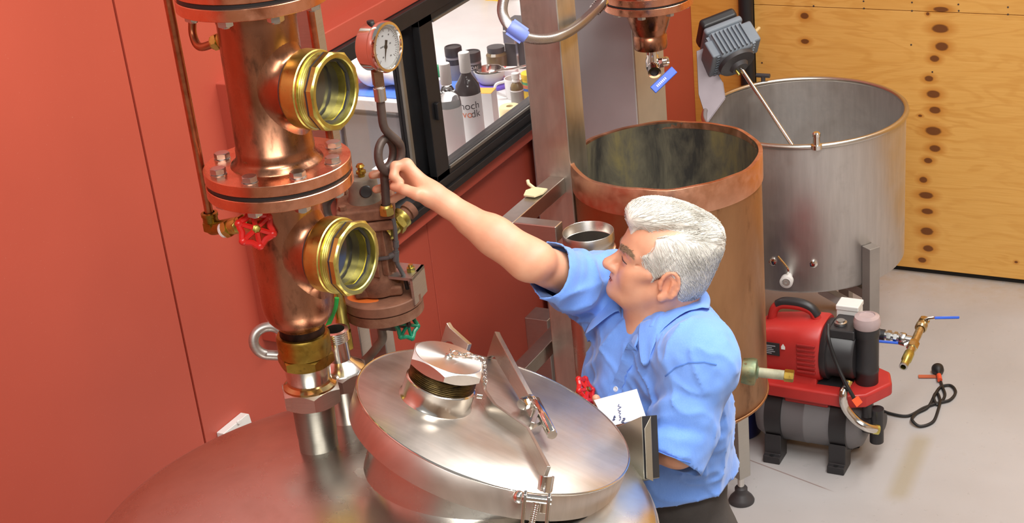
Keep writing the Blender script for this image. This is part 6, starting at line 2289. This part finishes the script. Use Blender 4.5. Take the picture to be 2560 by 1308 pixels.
# right arm reaching to the gauge
ub1 = RS*0.45+RE*0.55
fwd = (RW-RE)/np.linalg.norm(RW-RE)
sk += [CAP(NK-np.array([0, 0, 0.045]), RS, 0.045, 0.048, 0.04), CAP(RS, RE, 0.046, 0.0365, 0.02),
       CAP(RE-fwd*0.004, RE+fwd*0.085, 0.0345, 0.0335, 0.02), CAP(RE+fwd*0.085, RW, 0.0335, 0.0200, 0.02),
       CAP(RW-fwd*0.03, RW+fwd*0.012, 0.0205, 0.0225, 0.015)]
cross = np.cross(fwd, nv(FW))
cross /= np.linalg.norm(cross)
sk += [CAP(RE+fwd*0.01+cross*0.012, RE+fwd*0.14+cross*0.006, 0.0275, 0.019, 0.02), CAP(RE-cross*0.010-fwd*0.01, RE-cross*0.008+fwd*0.10, 0.0280, 0.021, 0.02)]


def hand(prims, wrist, mcps, fingers, thumb, rs):
    for m_ in mcps:
        prims.append(CAP(wrist, m_, 0.0150, 0.0115, 0.014))
    for a, b in zip(mcps[:-1], mcps[1:]):
        prims.append(CAP(a, b, 0.0108, 0.0105, 0.010))
    for chain, r0 in zip(fingers, rs):
        n = len(chain)
        for i in range(n-1):
            prims.append(CAP(chain[i], chain[i+1], r0*(1.06-0.09*i), r0*(1.0-0.09*i), 0.0035))
    n = len(thumb)
    rr = [0.0165, 0.0125, 0.0105, 0.0088]
    for i in range(n-1):
        prims.append(CAP(thumb[i], thumb[i+1], rr[i], rr[i+1], 0.008 if i == 0 else 0.004))


def pts_(*a):
    return [nv(P(*q)) for q in a]


hand(sk, RW,
     pts_((1016, 412, 3.105), (1010, 424, 3.125), (1014, 444, 3.142), (1024, 466, 3.155)),
     [pts_((1016, 412, 3.105), (988, 416, 3.098), (984, 441, 3.092), (1000, 455, 3.094)),
      pts_((1010, 424, 3.125), (982, 429, 3.150), (955, 433, 3.157), (931, 438, 3.150)),
      pts_((1014, 444, 3.142), (988, 458, 3.166), (962, 468, 3.168), (940, 474, 3.160)),
      pts_((1024, 466, 3.155), (1004, 486, 3.172), (985, 498, 3.170), (970, 502, 3.160))],
     pts_((1072, 494, 3.092), (1044, 486, 3.078), (1013, 475, 3.084), (985, 467, 3.100)), [0.0100, 0.0100, 0.0096, 0.0084])
# left arm bent, hand holding the folder behind the paper
fl_ = (LW-LE)/np.linalg.norm(LW-LE)
sk += [CAP(NK-np.array([0, 0, 0.045]), LS, 0.045, 0.048, 0.04), CAP(LS, LE, 0.048, 0.038, 0.02), CAP(LE, LE+fl_*0.08, 0.037, 0.037, 0.02), CAP(LE+fl_*0.08, LW, 0.036, 0.023, 0.02)]
hand(sk, LW,
     pts_((1520, 1042, 3.155), (1518, 1056, 3.170), (1520, 1070, 3.185), (1526, 1086, 3.200)),
     [pts_((1520, 1042, 3.155), (1500, 1014, 3.140), (1490, 996, 3.110)),
      pts_((1518, 1056, 3.170), (1490, 1036, 3.150), (1478, 1022, 3.120)),
      pts_((1520, 1070, 3.185), (1490, 1058, 3.170), (1480, 1048, 3.130)),
      pts_((1526, 1086, 3.200), (1500, 1080, 3.180), (1490, 1072, 3.150))],
     pts_((1552, 1085, 3.140), (1540, 1056, 3.125), (1526, 1030, 3.115), (1516, 1012, 3.110)), [0.0088, 0.009, 0.0086, 0.0075])

pos, fc_ = polygonise(sk, (PEL[0]-0.62, PEL[1]-0.42, -0.0), (PEL[0]+0.32, PEL[1]+0.26, 1.86), 0.0034)
# colour variation that belongs to the skin: lips, nose and cheeks redder, knuckles, scalp
tint = np.tile(np.array([1.0, 1.0, 1.0]), (len(pos), 1))
q = ((pos-HC)/HS)@HR


def blob(c, r, col, amt=1.0):
    global tint
    d = np.sqrt((((q-np.array(c))/np.array(r))**2).sum(1))
    w = np.clip(1.3-d, 0, 1)*amt
    w = w*w*(3-2*w)
    tint = tint*(1-w[:, None])+tint*np.array(col)*w[:, None]


for s in (1, -1):
    blob((0.058, 0.042*s, -0.035), (0.035, 0.03, 0.028), (1.0, 0.84, 0.80), 0.8)
    blob((0.075, 0.034*s, 0.002), (0.02, 0.018, 0.012), (0.92, 0.78, 0.74), 0.8)
    blob((-0.012, 0.085*s, -0.02), (0.03, 0.015, 0.04), (1.0, 0.82, 0.76), 0.8)
blob((0.112, 0, -0.032), (0.018, 0.018, 0.014), (1.0, 0.80, 0.76), 0.9)
blob((0.095, 0, -0.064), (0.016, 0.026, 0.009), (0.95, 0.66, 0.64), 1.0)
SKIN = NT('skin')
vc_ = SKIN.n('ShaderNodeVertexColor', layer_name='tint')
v = SKIN.coord()
n1 = SKIN.noise(v, 28, 4)
n2 = SKIN.noise(v, 420, 2)
c = SKIN.ramp(n1, [(0.3, srgb(208, 148, 118)), (0.7, srgb(218, 162, 130))])
c = SKIN.mix(1.0, c, vc_.outputs[0], 'MULTIPLY')
SKIN.base(c).rough(0.48)
SKIN.b.inputs['Subsurface Weight'].default_value = 0.12
SKIN.b.inputs['Subsurface Radius'].default_value = (0.012, 0.005, 0.003)
SKIN.b.inputs['Subsurface Scale'].default_value = 0.6
SKIN.bump(n2, 0.10, 0.0006)
body = np_mesh('body', pos, fc_, SKIN.m, man, tint)


def on_surface(prims, px, py, d0=2.6, d1=3.6, n=500):
    """first hit of a sight line with an implicit body"""
    ds = np.linspace(d0, d1, n)
    o, r_ = nv(CAM), nv(ray(px, py))
    pp_ = o+ds[:, None]*r_
    e = evaluate(prims, pp_)
    i = np.argmax(e < 0.0)
    return pp_[i], i > 0


# eyes: thin visible slit with iris
EYEW = plain('eye_white', srgb(206, 196, 188), 0.2)
for s in (1, -1):
    e = H(0.0742, 0.0315*s, -0.0035)
    eo = mesh_obj('eye', MB().sphere(tuple(e), 0.0146*HS, 20, 14), EYEW, man)
    fz = Vector(HR[:, 0])
    mesh_obj('iris', MB().lathe([(0.0055*HS, 0.0128*HS), (0.003*HS, 0.0146*HS), (0, 0.0150*HS)], frame(Vector(e), fz), 16), plain('iris_brown', srgb(60, 52, 46), 0.2), eo)

# ---- hair
hr = [hE((-0.012, 0, 0.040), (0.101, 0.086, 0.084), 0.01),
      hE((-0.022, 0, -0.012), (0.083, 0.080, 0.078), 0.02),
      hE((0.046, -0.008, 0.096), (0.052, 0.056, 0.027), 0.022, ('y', 0.12)),
      hE((0.076, -0.004, 0.088), (0.026, 0.044, 0.021), 0.018),
      hE((0.005, -0.010, 0.106), (0.07, 0.052, 0.018), 0.02),
      hE((-0.072, 0.0, 0.070), (0.038, 0.055, 0.042), 0.02)]


def hplane(a, b, back):
    """keep points on the hair side of the line a-b in the head's x-z plane"""
    a, b = np.array(a), np.array(b)
    d = b-a
    n = np.array([d[1], -d[0]])   # towards the crown
    n /= np.linalg.norm(n)

    def fn(p):
        q = ((p-HC)/HS)@HR
        w = 0.0035*np.sin(q[:, 2]*900+q[:, 0]*300)*0.35
        e = ((q[:, 0]-a[0])*n[0]+(q[:, 2]-a[1])*n[1])
        return (-e*back+w)*HS
    return Prim(fn, 0.0, 'cut')


hr.append(hplane((0.108, 0.074), (0.016, -0.036), 1))
hr.append(Prim(lambda p: (-(((p-HC)/HS)@HR)[:, 2]-0.098+0.25*(-(((p-HC)/HS)@HR)[:, 0]-0.07))*HS, 0, 'cut'))
for s in (1, -1):
    hr.append(hE((-0.006, 0.090*s, -0.050), (0.036, 0.05, 0.050), 0.006, None, '-'))
    hr.append(hE((0.070, 0.064*s, 0.054), (0.036, 0.036, 0.031), 0.006, ('y', -0.3), '-'))
    hr.append(hE((0.020, 0.070*s, -0.075), (0.042, 0.06, 0.042), 0.01, None, '-'))
hr.append(hE((0.116, 0, 0.036), (0.036, 0.07, 0.034), 0.006, None, '-'))
hr.append(hC((0.070, 0.062, 0.070), (0.010, 0.060, 0.090), 0.0135, 0.0115, 0.005, '-'))
hr.append(hC((0.010, 0.060, 0.090), (-0.045, 0.050, 0.100), 0.0115, 0.0070, 0.005, '-'))


def strand_disp(p):
    q = ((p-HC)/HS)@HR
    up_side = q[:, 2]-0.08-0.2*(q[:, 1]-0.055)
    # comb direction: top swept back and over, sides down and back
    top = vnoise(np.stack([q[:, 0]*26, (q[:, 1]+0.35*q[:, 0])*190, q[:, 2]*60], 1))
    side = vnoise(np.stack([(q[:, 0]+0.55*q[:, 2])*190, q[:, 1]*50, (q[:, 2]-0.55*q[:, 0])*26], 1))
    w = np.clip(up_side*40+0.5, 0, 1)
    big = vnoise(q*38)
    return ((top*w+side*(1-w))-0.5)*0.0034+(big-0.5)*0.004


hr.append(Prim(strand_disp, 0, 'disp'))
hp_, hf_ = polygonise(hr, HC-0.16, HC+0.18, 0.0024)
HAIR = NT('white_hair')
v = HAIR.coord()
n1 = HAIR.noise(v, 18, 4)
n2 = HAIR.noise(v, 160, 3)
c = HAIR.ramp(n1, [(0.30, srgb(196, 192, 182)), (0.60, srgb(230, 227, 219))])
c = HAIR.mix(HAIR.ramp(n2, [(0.5, (0, 0, 0, 1)), (0.85, (0.3,)*3)]), c, srgb(170, 166, 154))
HAIR.base(c).rough(0.5)
HAIR.b.inputs['Specular IOR Level'].default_value = 0.4
HAIR.bump(n2, 0.15, 0.001)
hair = np_mesh('hair', hp_, hf_, HAIR.m, man)
# loose strands combed over the surface
sel = rng.choice(len(hp_), 4200, replace=True)
cur = hp_[sel].copy()
paths = [cur.copy()]


def grad(prims, p, e=0.0015):
    g_ = np.zeros_like(p)
    for a in range(3):
        dp = np.zeros(3)
        dp[a] = e
        g_[:, a] = evaluate(prims, p+dp)-evaluate(prims, p-dp)
    return g_/(np.linalg.norm(g_, axis=1, keepdims=True)+1e-9)


hbase = hr[:-1]
jit = rng.normal(0, 0.13, (len(cur), 3))
for st_ in range(9):
    g_ = grad(hbase, cur)
    q = ((cur-HC)/HS)@HR
    topw = np.clip((q[:, 2]-0.078-0.2*(q[:, 1]-0.055))*60+0.5, 0, 1)[:, None]
    dtop = np.array([-0.75, -0.55, 0.0])
    dside = np.array([-0.62, 0.0, -0.78])
    d_ = (topw*dtop+(1-topw)*dside+jit)@HR.T
    d_ -= g_*(d_*g_).sum(1, keepdims=True)
    d_ /= np.linalg.norm(d_, axis=1, keepdims=True)+1e-9
    cur = cur+d_*0.0048
    e = evaluate(hbase, cur)
    cur = cur-g_*(e-0.0012+0.0006*rng.standard_normal(len(e)))[:, None]
    paths.append(cur.copy())
paths = np.stack(paths, 1)
nS, nP = paths.shape[:2]
tang_ = np.gradient(paths, axis=1)
tang_ /= np.linalg.norm(tang_, axis=2, keepdims=True)+1e-9
ref = HR[:, 1]
sx = np.cross(tang_, ref)
sx /= np.linalg.norm(sx, axis=2, keepdims=True)+1e-9
sy = np.cross(tang_, sx)
rad = 0.00062*np.sin(np.linspace(0.35, PI-0.12, nP))[None, :, None]
ring = [paths+rad*(sx*math.cos(a)+sy*math.sin(a)) for a in (0, 2.094, 4.189)]
V = np.stack(ring, 2).reshape(-1, 3)
idx = np.arange(nS*nP*3).reshape(nS, nP, 3)
Fq = []
for k in range(3):
    k2 = (k+1) % 3
    Fq.append(np.stack([idx[:, :-1, k], idx[:, :-1, k2], idx[:, 1:, k2], idx[:, 1:, k]], -1).reshape(-1, 4))
so = np_mesh('strands', V, np.concatenate(Fq), HAIR.m, man)
so['kind'] = 'stuff'
# eyebrows and lashes, laid on the skin
def on_skin(pts, lift):
    pts = np.array(pts)
    for _ in range(3):
        g_ = grad(sk, pts)
        pts = pts-g_*(evaluate(sk, pts)-lift)[:, None]
    return pts


BROW = plain('grey_brow', srgb(138, 116, 92), 0.6)
LASH = plain('lash_dark', srgb(70, 50, 42), 0.6)
for s in (1, -1):
    m = MB()
    A_, B_ = [], []
    for k in range(130):
        t_ = rng.random()
        a = np.array([0.100-0.028*t_, (0.012+0.042*t_)*s, 0.0185+0.004*math.sin(t_*3)+0.0045*(rng.random()-0.5)*2])
        b = a+np.array([-0.005-0.002*t_, 0.008*s, 0.003*rng.normal()])
        A_.append(H(*a))
        B_.append(H(*b))
    A_, B_ = on_skin(A_, 0.0008), on_skin(B_, 0.0022)
    for a_, b_ in zip(A_, B_):
        m.tube([Vector(a_), Vector((a_+b_)/2), Vector(b_)], [0.0007, 0.0007, 0.0002], 4)
    mesh_obj('eyebrow', m, BROW, man)['kind'] = 'stuff'
    lp = on_skin([H(0.0925-0.013*u, (0.018+0.030*u)*s, -0.0015-0.0045*u*u) for u in np.linspace(0, 1, 9)], 0.0003)
    mesh_obj('lash_line', MB().tube([Vector(q_) for q_ in lp], [0.0006, 0.0011, 0.0013, 0.0013, 0.0013, 0.0013, 0.0012, 0.001, 0.0006], 6), LASH, man)

lp = on_skin([H(0.112-0.032*abs(u)**1.6, 0.030*u, -0.0645+0.004*abs(u)**3) for u in np.linspace(-1, 1, 15)], 0.0002)
mesh_obj('lip_line', MB().tube([Vector(q_) for q_ in lp], [0.0005]+[0.0010]*13+[0.0005], 6), plain('lip_shade', srgb(128, 66, 58), 0.6), man)  # dark tube painting the shade in the crease between the lips

# ---- shirt
sleeve_r_end = RS+(RE-RS)*0.77
srd = (RE-RS)/np.linalg.norm(RE-RS)
sleeve_l_end = nv(P(1680, 1160, 3.03))
sld = nv(P(1680, 1164, 3.03))-nv(P(1708, 1100, 3.042))
sld /= np.linalg.norm(sld)
HEMZ = 1.062
sh = [ELL(bw(0.004, 0, Z0-0.15), (0.112, 0.165, 0.185), 0.05, BR_),
      ELL(bw(0.022, 0, 1.13), (0.128, 0.158, 0.20), 0.06, BR_),
      ELL(bw(0.012, 0, 1.00), (0.134, 0.158, 0.16), 0.05, BR_),
      CAP(bw(-0.01, 0.03, Z0-0.046), LS+np.array([0, 0, -0.004]), 0.060, 0.062, 0.06),
      CAP(bw(-0.01, -0.03, Z0-0.030), RS+np.array([0, 0, -0.004]), 0.060, 0.064, 0.05),
      CAP(RS, RS+(RE-RS)*0.95, 0.064, 0.049, 0.035),
      CAP(LS, LS+(LE-LS)*0.85, 0.060, 0.060, 0.022), CAP(LS+(LE-LS)*0.85, nv(P(1672, 1182, 3.03)), 0.060, 0.052, 0.022),
      CAP(nv(P(1702, 846, 3.14)), nv(P(1744, 896, 3.045)), 0.036, 0.059, 0.07), CAP(bw(-0.03, -0.02, Z0-0.010), RS-FB_*0.02, 0.040, 0.050, 0.05),
      CAP(nv(P(1712, 782, 3.20)), nv(P(1762, 866, 3.08)), 0.040, 0.048, 0.05)]
# the sleeve hangs open below the raised arm
hang = nv(P(1452, 742, 3.16))
sh.append(CAP(RS*0.5+sleeve_r_end*0.5+np.array([0, 0, -0.03]), hang, 0.042, 0.026, 0.03))


def fold_disp(p):
    out = np.zeros(len(p))
    # drapes over the trunk
    f = (p-NK)@BR_
    dr = vnoise(np.stack([f[:, 0]*9+20, f[:, 1]*17+5+f[:, 2]*5, f[:, 2]*3.5], 1))
    out += (dr-0.5)*0.022
    rg = 1-np.abs(2*vnoise(np.stack([f[:, 0]*8+f[:, 2]*4, f[:, 1]*13-f[:, 2]*6+9, f[:, 2]*6], 1))-1)
    out -= rg**4*0.011
    rg = 1-np.abs(2*vnoise(np.stack([f[:, 0]*20+7, f[:, 1]*20+f[:, 2]*8, f[:, 2]*20+f[:, 1]*9], 1))-1)
    out -= rg**5*0.005
    # sleeve creases: rings running round each arm, strongest near the shoulder's hollow
    for a, d, sgn in ((RS, srd, 1), (LS, sld, -1)):
        w = p-a
        s_ = w@d
        r_ = np.linalg.norm(w-s_[:, None]*d, axis=1)
        near = np.clip(1-np.abs(s_-0.10)/0.14, 0, 1)*np.clip(1-(r_-0.06)/0.07, 0, 1)
        tw = w@np.cross(d, [0, 0, 1])
        n_ = vnoise(np.stack([s_*42+tw*16*sgn, tw*10+3, w[:, 2]*12], 1))
        out += near*(n_-0.5)*0.026
    # armpit pulls
    for a, c in ((RS, bw(0.09, -0.10, Z0-0.16)), (LS, bw(0.10, 0.10, Z0-0.18))):
        w = p-c
        dist_ = np.linalg.norm(w, axis=1)
        ang = np.arctan2(w[:, 2], w@FB_*0.6+w@LB_*0.6)
        out += np.exp(-(dist_/0.11)**2)*0.0045*np.sin(ang*7+1.0)
    out += (vnoise(p*55)-0.5)*0.003
    return out


sh.append(Prim(fold_disp, 0, 'disp'))
cuts = []
neckc = NK+np.array([0, 0, 0.012])
ndir = np.array([0, 0, 1.0])*0.94+FB_*0.34
ndir /= np.linalg.norm(ndir)
nka, nkb = NK-np.array([0, 0, 0.02]), NK+np.array([0, 0, 0.20])-FB_*0.03
cuts.append(lambda p: -sd_cap(p, nka, nkb, 0.060, 0.075))
cuts.append(lambda p: HEMZ+0.010*np.sin((p@LB_)*9)-p[:, 2])
scdir = srd*0.86-np.array([0, 0, 1.0])*0.10+nv(RT)*-0.25
scdir /= np.linalg.norm(scdir)
cuts.append(lambda p: np.minimum((p-sleeve_r_end)@srd, 0.115-np.linalg.norm((p-sleeve_r_end)-((p-sleeve_r_end)@srd)[:, None]*srd, axis=1)))
cuts.append(lambda p: np.minimum((p-sleeve_l_end)@sld, 0.085-np.linalg.norm((p-sleeve_l_end)-((p-sleeve_l_end)@sld)[:, None]*sld, axis=1)))
base_sh = list(sh)
for cfn in cuts:
    sh.append(Prim(cfn, 0, 'cut'))
sp_, sf_ = polygonise(sh, (PEL[0]-0.36, PEL[1]-0.40, HEMZ-0.03), (PEL[0]+0.32, PEL[1]+0.26, Z0+0.12), 0.0045)
drop = np.zeros(len(sf_), bool)
for cfn in cuts:
    cd_v = np.abs(cfn(sp_))
    body_v = evaluate(base_sh, sp_)
    on = (cd_v < 0.0028) & (body_v < -0.0022)
    drop |= on[sf_].sum(1) >= 2
t = NT('blue_cotton_shirt')
v = t.coord()
n1 = t.noise(v, 7, 4)
n2 = t.noise(v, 700, 2)
n3 = t.noise(t.coord((1, 1, 0.2)), 40, 4, 0.6)
c = t.ramp(n1, [(0.3, srgb(96, 142, 224)), (0.7, srgb(112, 158, 236))])
c = t.mix(t.ramp(n2, [(0.4, (0, 0, 0, 1)), (0.7, (0.25,)*3)]), c, srgb(140, 178, 242))
t.base(c).rough(0.8)
t.b.inputs['Sheen Weight'].default_value = 0.25
t.bump(n3, 0.35, 0.004)
SHIRT = t.m
# even out the cut edges of hems and neck
kept = sf_[~drop]
ed = np.sort(np.concatenate([kept[:, [0, 1]], kept[:, [1, 2]], kept[:, [2, 3]], kept[:, [3, 0]]]), axis=1)
eu, ec = np.unique(ed, axis=0, return_counts=True)
be = eu[ec == 1]
for _ in range(14):
    sm = np.zeros_like(sp_)
    cn = np.zeros(len(sp_))
    for a_, b_ in ((0, 1), (1, 0)):
        np.add.at(sm, be[:, a_], sp_[be[:, b_]])
        np.add.at(cn, be[:, a_], 1)
    m_ = cn >= 2
    sp_[m_] = 0.5*sp_[m_]+0.5*sm[m_]/cn[m_][:, None]
shirt = np_mesh('shirt', sp_, sf_, SHIRT, man, drop=drop)
md = shirt.modifiers.new('cloth', 'SOLIDIFY')
md.thickness = 0.0022
md.offset = -1


def shirt_pt(px, py, lift=0.001):
    p, ok = on_surface(base_sh, px, py)
    g_ = grad(base_sh, p[None])[0]
    return Vector(p+g_*lift), Vector(g_), ok


def ribbon(name, pix, width, lift, mat, parent, thick=0.0012):
    """a raised strip following the shirt along a polyline of sight lines"""
    P3, G3 = [], []
    for (a, b) in zip(pix[:-1], pix[1:]):
        for k in range(6):
            f = k/6
            p, g_, ok = shirt_pt(a[0]*(1-f)+b[0]*f, a[1]*(1-f)+b[1]*f, lift)
            if ok:
                P3.append(p)
                G3.append(g_)
    n = len(P3)
    m = MB()
    vs, fs = [], []
    for i in range(n):
        d = (P3[min(i+1, n-1)]-P3[max(i-1, 0)]).normalized()
        s = d.cross(G3[i]).normalized()*(width/2)
        vs += [P3[i]-s-G3[i]*0.002, P3[i]-s+G3[i]*thick, P3[i]+s+G3[i]*thick, P3[i]+s-G3[i]*0.002]
    for i in range(n-1):
        for k in range(4):
            fs.append((i*4+k, i*4+(k+1) % 4, (i+1)*4+(k+1) % 4, (i+1)*4+k))
    m.add(vs, fs)
    return mesh_obj(name, m, mat, parent, sharp=60)


SEAM = plain('shirt_seam', srgb(84, 128, 206), 0.85, var=0.03)
ribbon('placket', [(1594, 838), (1578, 880), (1560, 925), (1543, 972), (1530, 1010)], 0.026, 0.0012, SHIRT, shirt, 0.0022)
ribbon('armhole_seam', [(1665, 940), (1690, 918), (1722, 907), (1760, 905), (1796, 913)], 0.0022, 0.0012, SEAM, shirt, 0.0016)
ribbon('hem_stitch', [(1640, 1126), (1668, 1138), (1700, 1150), (1730, 1158)], 0.0016, 0.0012, SEAM, shirt, 0.0014)
BTN = plain('pearl_button', srgb(214, 218, 226), 0.3, var=0.02)
for px, py in ((1571, 886), (1541, 973)):
    p, g_, ok = shirt_pt(px, py, 0.0018)
    b_ = mesh_obj('button', MB().lathe([(0, 0), (0.0052, 0), (0.0056, 0.0012), (0.0046, 0.0022), (0.0036, 0.0015), (0, 0.0015)], frame(p, g_), 18), BTN, shirt)
# collar: stand and two folded leaves
m = MB()
rows = 5
cols = 40
vs = []
cc = Vector(NK)+Vector((0, 0, 0.030))-Vector(FB_)*0.006
for j in range(cols+1):
    th = R(-152)+R(304)*j/cols          # 0 = nape, +/-152 = throat
    back = math.cos(th)
    dirv = -Vector(FB_)*math.cos(th)+Vector(LB_)*math.sin(th)
    front = max(0.0, -back)
    tip = max(0.0, (abs(th)-R(85))/R(67))
    r0 = 0.064+0.010*front
    lift = 0.020*(0.5+0.5*back)+0.016-0.018*front
    drop_ = 0.030+0.010*front
    outw = 0.026
    base = cc+Vector(FB_)*(0.006*front)
    sgn = 1 if th > 0 else -1
    inner0 = base+dirv*(r0-0.002)+Vector((0, 0, -0.030))
    top_i = base+dirv*(r0-0.003)+Vector((0, 0, lift-0.002))
    top_o = base+dirv*(r0+0.004)+Vector((0, 0, lift))
    mid = base+dirv*(r0+outw*0.7)+Vector((0, 0, lift-drop_*0.45))
    low = base+dirv*(r0+outw+0.014)+Vector((0, 0, lift-drop_))
    if tip > 0:
        bulge = tip**1.2
        mid = mid+Vector(FB_)*(0.006*bulge)+Vector(LB_)*(0.012*bulge*sgn)-Vector((0, 0, 0.002*bulge))
        low = low+Vector(FB_)*(0.016*bulge)+Vector(LB_)*(0.040*bulge*sgn)-Vector((0, 0, 0.026*bulge))
    pq = np.array([tuple(top_o), tuple(mid), tuple(low)])
    for _ in range(2):
        dq = evaluate(base_sh, pq)
        lim = np.array([0.0045, 0.0050, 0.0035])
        gq = grad(base_sh, pq)
        pq = pq+gq*np.where(dq < lim, lim-dq, 0)[:, None]
    top_o, mid, low = (Vector(x_) for x_ in pq)
    vs += [inner0, top_i, top_o, mid, low]
fs = []
for j in range(cols):
    for k in range(rows-1):
        fs.append((j*rows+k, j*rows+k+1, (j+1)*rows+k+1, (j+1)*rows+k))
m.add(vs, fs)
col_o = mesh_obj('collar', m, SHIRT, man, sharp=70)
md = col_o.modifiers.new('cloth', 'SOLIDIFY')
md.thickness = 0.0022
md = col_o.modifiers.new('soft', 'SUBSURF')
md.levels = md.render_levels = 1

# ---- trousers, belt, shoes
tr = [ELL(bw(0.008, 0, 1.03), (0.108, 0.140, 0.14), 0.05, BR_), ELL(bw(0.004, 0, 0.90), (0.112, 0.148, 0.12), 0.04, BR_), ELL(bw(-0.012, 0, 0.82), (0.112, 0.150, 0.12), 0.05, BR_)]
for hip, kn, ft in ((HIPL, KNL, FTL), (HIPR, KNR, FTR)):
    tr += [CAP(hip, kn, 0.086, 0.066, 0.03), CAP(kn, ft+np.array([0, 0, 0.0]), 0.066, 0.056, 0.02)]
tr.append(Prim(lambda p: (vnoise(p*np.array([22, 22, 9]))-0.5)*0.008, 0, 'disp'))
tr.append(Prim(lambda p: p[:, 2]-1.11, 0, 'cut'))
tr.append(Prim(lambda p: 0.045-p[:, 2], 0, 'cut'))
tp_, tf_ = polygonise(tr, (PEL[0]-0.32, PEL[1]-0.32, 0.03), (PEL[0]+0.32, PEL[1]+0.30, 1.14), 0.006)
np_mesh('trousers', tp_, tf_, plain('charcoal_wool', srgb(66, 62, 60), 0.8, var=0.06, scale=40, bump=0.15), man)
for ft in (FTL, FTR):
    s_ = [CAP(ft-FB_*0.03-np.array([0, 0, 0.035]), ft+FB_*0.14-np.array([0, 0, 0.045]), 0.042, 0.034, 0.02), CAP(ft, ft-np.array([0, 0, 0.03]), 0.044, 0.044, 0.02), Prim(lambda p: 0.004-p[:, 2], 0, 'cut')]
    a_, f_ = polygonise(s_, ft-np.array([0.24, 0.24, 0.09]), ft+np.array([0.24, 0.24, 0.08]), 0.006)
    np_mesh('shoe', a_, f_, plain('black_leather', (0.02, 0.018, 0.017, 1), 0.35), man)

# ================================================================== PAPER NOTE AND STEEL FOLDER IN THE LEFT HAND
a0, a1, a2, a3 = P(1485, 1001, 3.105), P(1592, 973, 3.05), P(1606, 1035, 2.985), P(1520, 1068, 3.04)
fo = thing('steel_folder', P(1575, 1200, 3.040), 'folded stainless sheet holder held against the pot by the left hand', 'holder')
FOLD = brushed('folder_steel', (0.50, 0.49, 0.42), 0.38, var=0.04)


def quad_slab(name, pts, th, nrm, mat, parent):
    return plate_poly(name, pts, th, nrm, mat, parent, bev=0.0008)


f0, f1, f2, f3 = P(1520, 1078, 3.04), P(1605, 1041, 2.955), P(1613, 1198, 2.955), P(1535, 1215, 3.03)
nf = (f1-f0).cross(f3-f0).normalized()
f2 = f2-nf*((f2-f0).dot(nf))
quad_slab('front_sheet', [f0, f1, f2, f3], 0.002, nf, FOLD, fo)
r0_, r1_ = P(1628, 1046, 3.075), P(1632, 1206, 3.115)
ne = (r0_-f1).cross(f2-f1).normalized()
quad_slab('side_fold', [P(1611, 1072, 2.945), P(1627, 1040, 2.950), P(1633, 1204, 2.955), P(1616, 1196, 2.950)], 0.002, (RT*0.3-FW), FOLD, fo)
bk = nf*(0.035 if nf.dot(FW) > 0 else -0.035)
quad_slab('back_sheet', [f0+bk, f1+bk, f2+bk, f3+bk], 0.002, nf, FOLD, fo)
quad_slab('bottom_fold', [f3, f2, f2+bk, f3+bk], 0.002, (f2-f3).cross(bk).normalized(), FOLD, fo)
quad_slab('spine', [f1, f2, f2+bk, f1+bk], 0.002, (f2-f1).cross(bk).normalized(), BLACKP, fo)
np_ = thing('paper_note', a3, 'white paper note with handwriting tucked into the steel holder', 'paper')
npn = (a1-a0).cross(a3-a0).normalized()
if npn.dot(FW) > 0:
    npn = -npn
a2 = a2-npn*((a2-a0).dot(npn))
PAPER = plain('note_paper', srgb(226, 228, 236), 0.7, var=0.01)
plate_poly('sheet', [a0, a1, a2, a3], 0.001, npn, PAPER, np_, bev=0.0)
INKB = plain('blue_ink', srgb(90, 100, 140), 0.6)
wr = random.Random(4)
for (l0, l1, amp) in (((1549, 1012), (1548, 1052), 5), ((1561, 1046), (1556, 1058), 4), ((1538, 1040), (1534, 1052), 3)):
    pts = []
    for k in range(22):
        f = k/21
        q = at_plane(l0[0]*(1-f)+l1[0]*f+wr.uniform(-amp, amp), l0[1]*(1-f)+l1[1]*f+wr.uniform(-1.5, 1.5), a0+npn*0.0012, npn)
        pts.append(q)
    mesh_obj('handwriting', MB().tube(pts, 0.0007, 4), INKB, np_)

# red handwheel valve on the far side of the pot
vw = P(1464, 976, 3.17)
vr = thing('pot_valve', P(1440, 1010, 3.17), 'red handwheel valve on the pot behind the lid near the shirt', 'valve')
hwax = (RT*0.62+UP*0.30-FW*0.20).normalized()
mesh_obj('stem', MB().cyl(vw-hwax*0.055, vw, 0.006, seg=12).hexa(0.012, 0.0, 0.02, frame(vw-hwax*0.055, hwax), 6, 0.001), BRASS, vr)
low = vw-hwax*0.055
mesh_obj('valve_body', MB().lathe([(0, -0.02), (0.016, -0.018), (0.018, 0), (0.014, 0.014)], frame(low, hwax), 18).tube([low, Vector((low.x, low.y, low.z-0.04)), Vector((POT.x+0.26, POT.y+0.43, 1.18))], 0.012, 12), BRASS_DK, vr)
handwheel(vr, vw, (RT*0.75+UP*0.35-FW*0.45), 0.0255, REDWHEEL, 6, 0.0052)
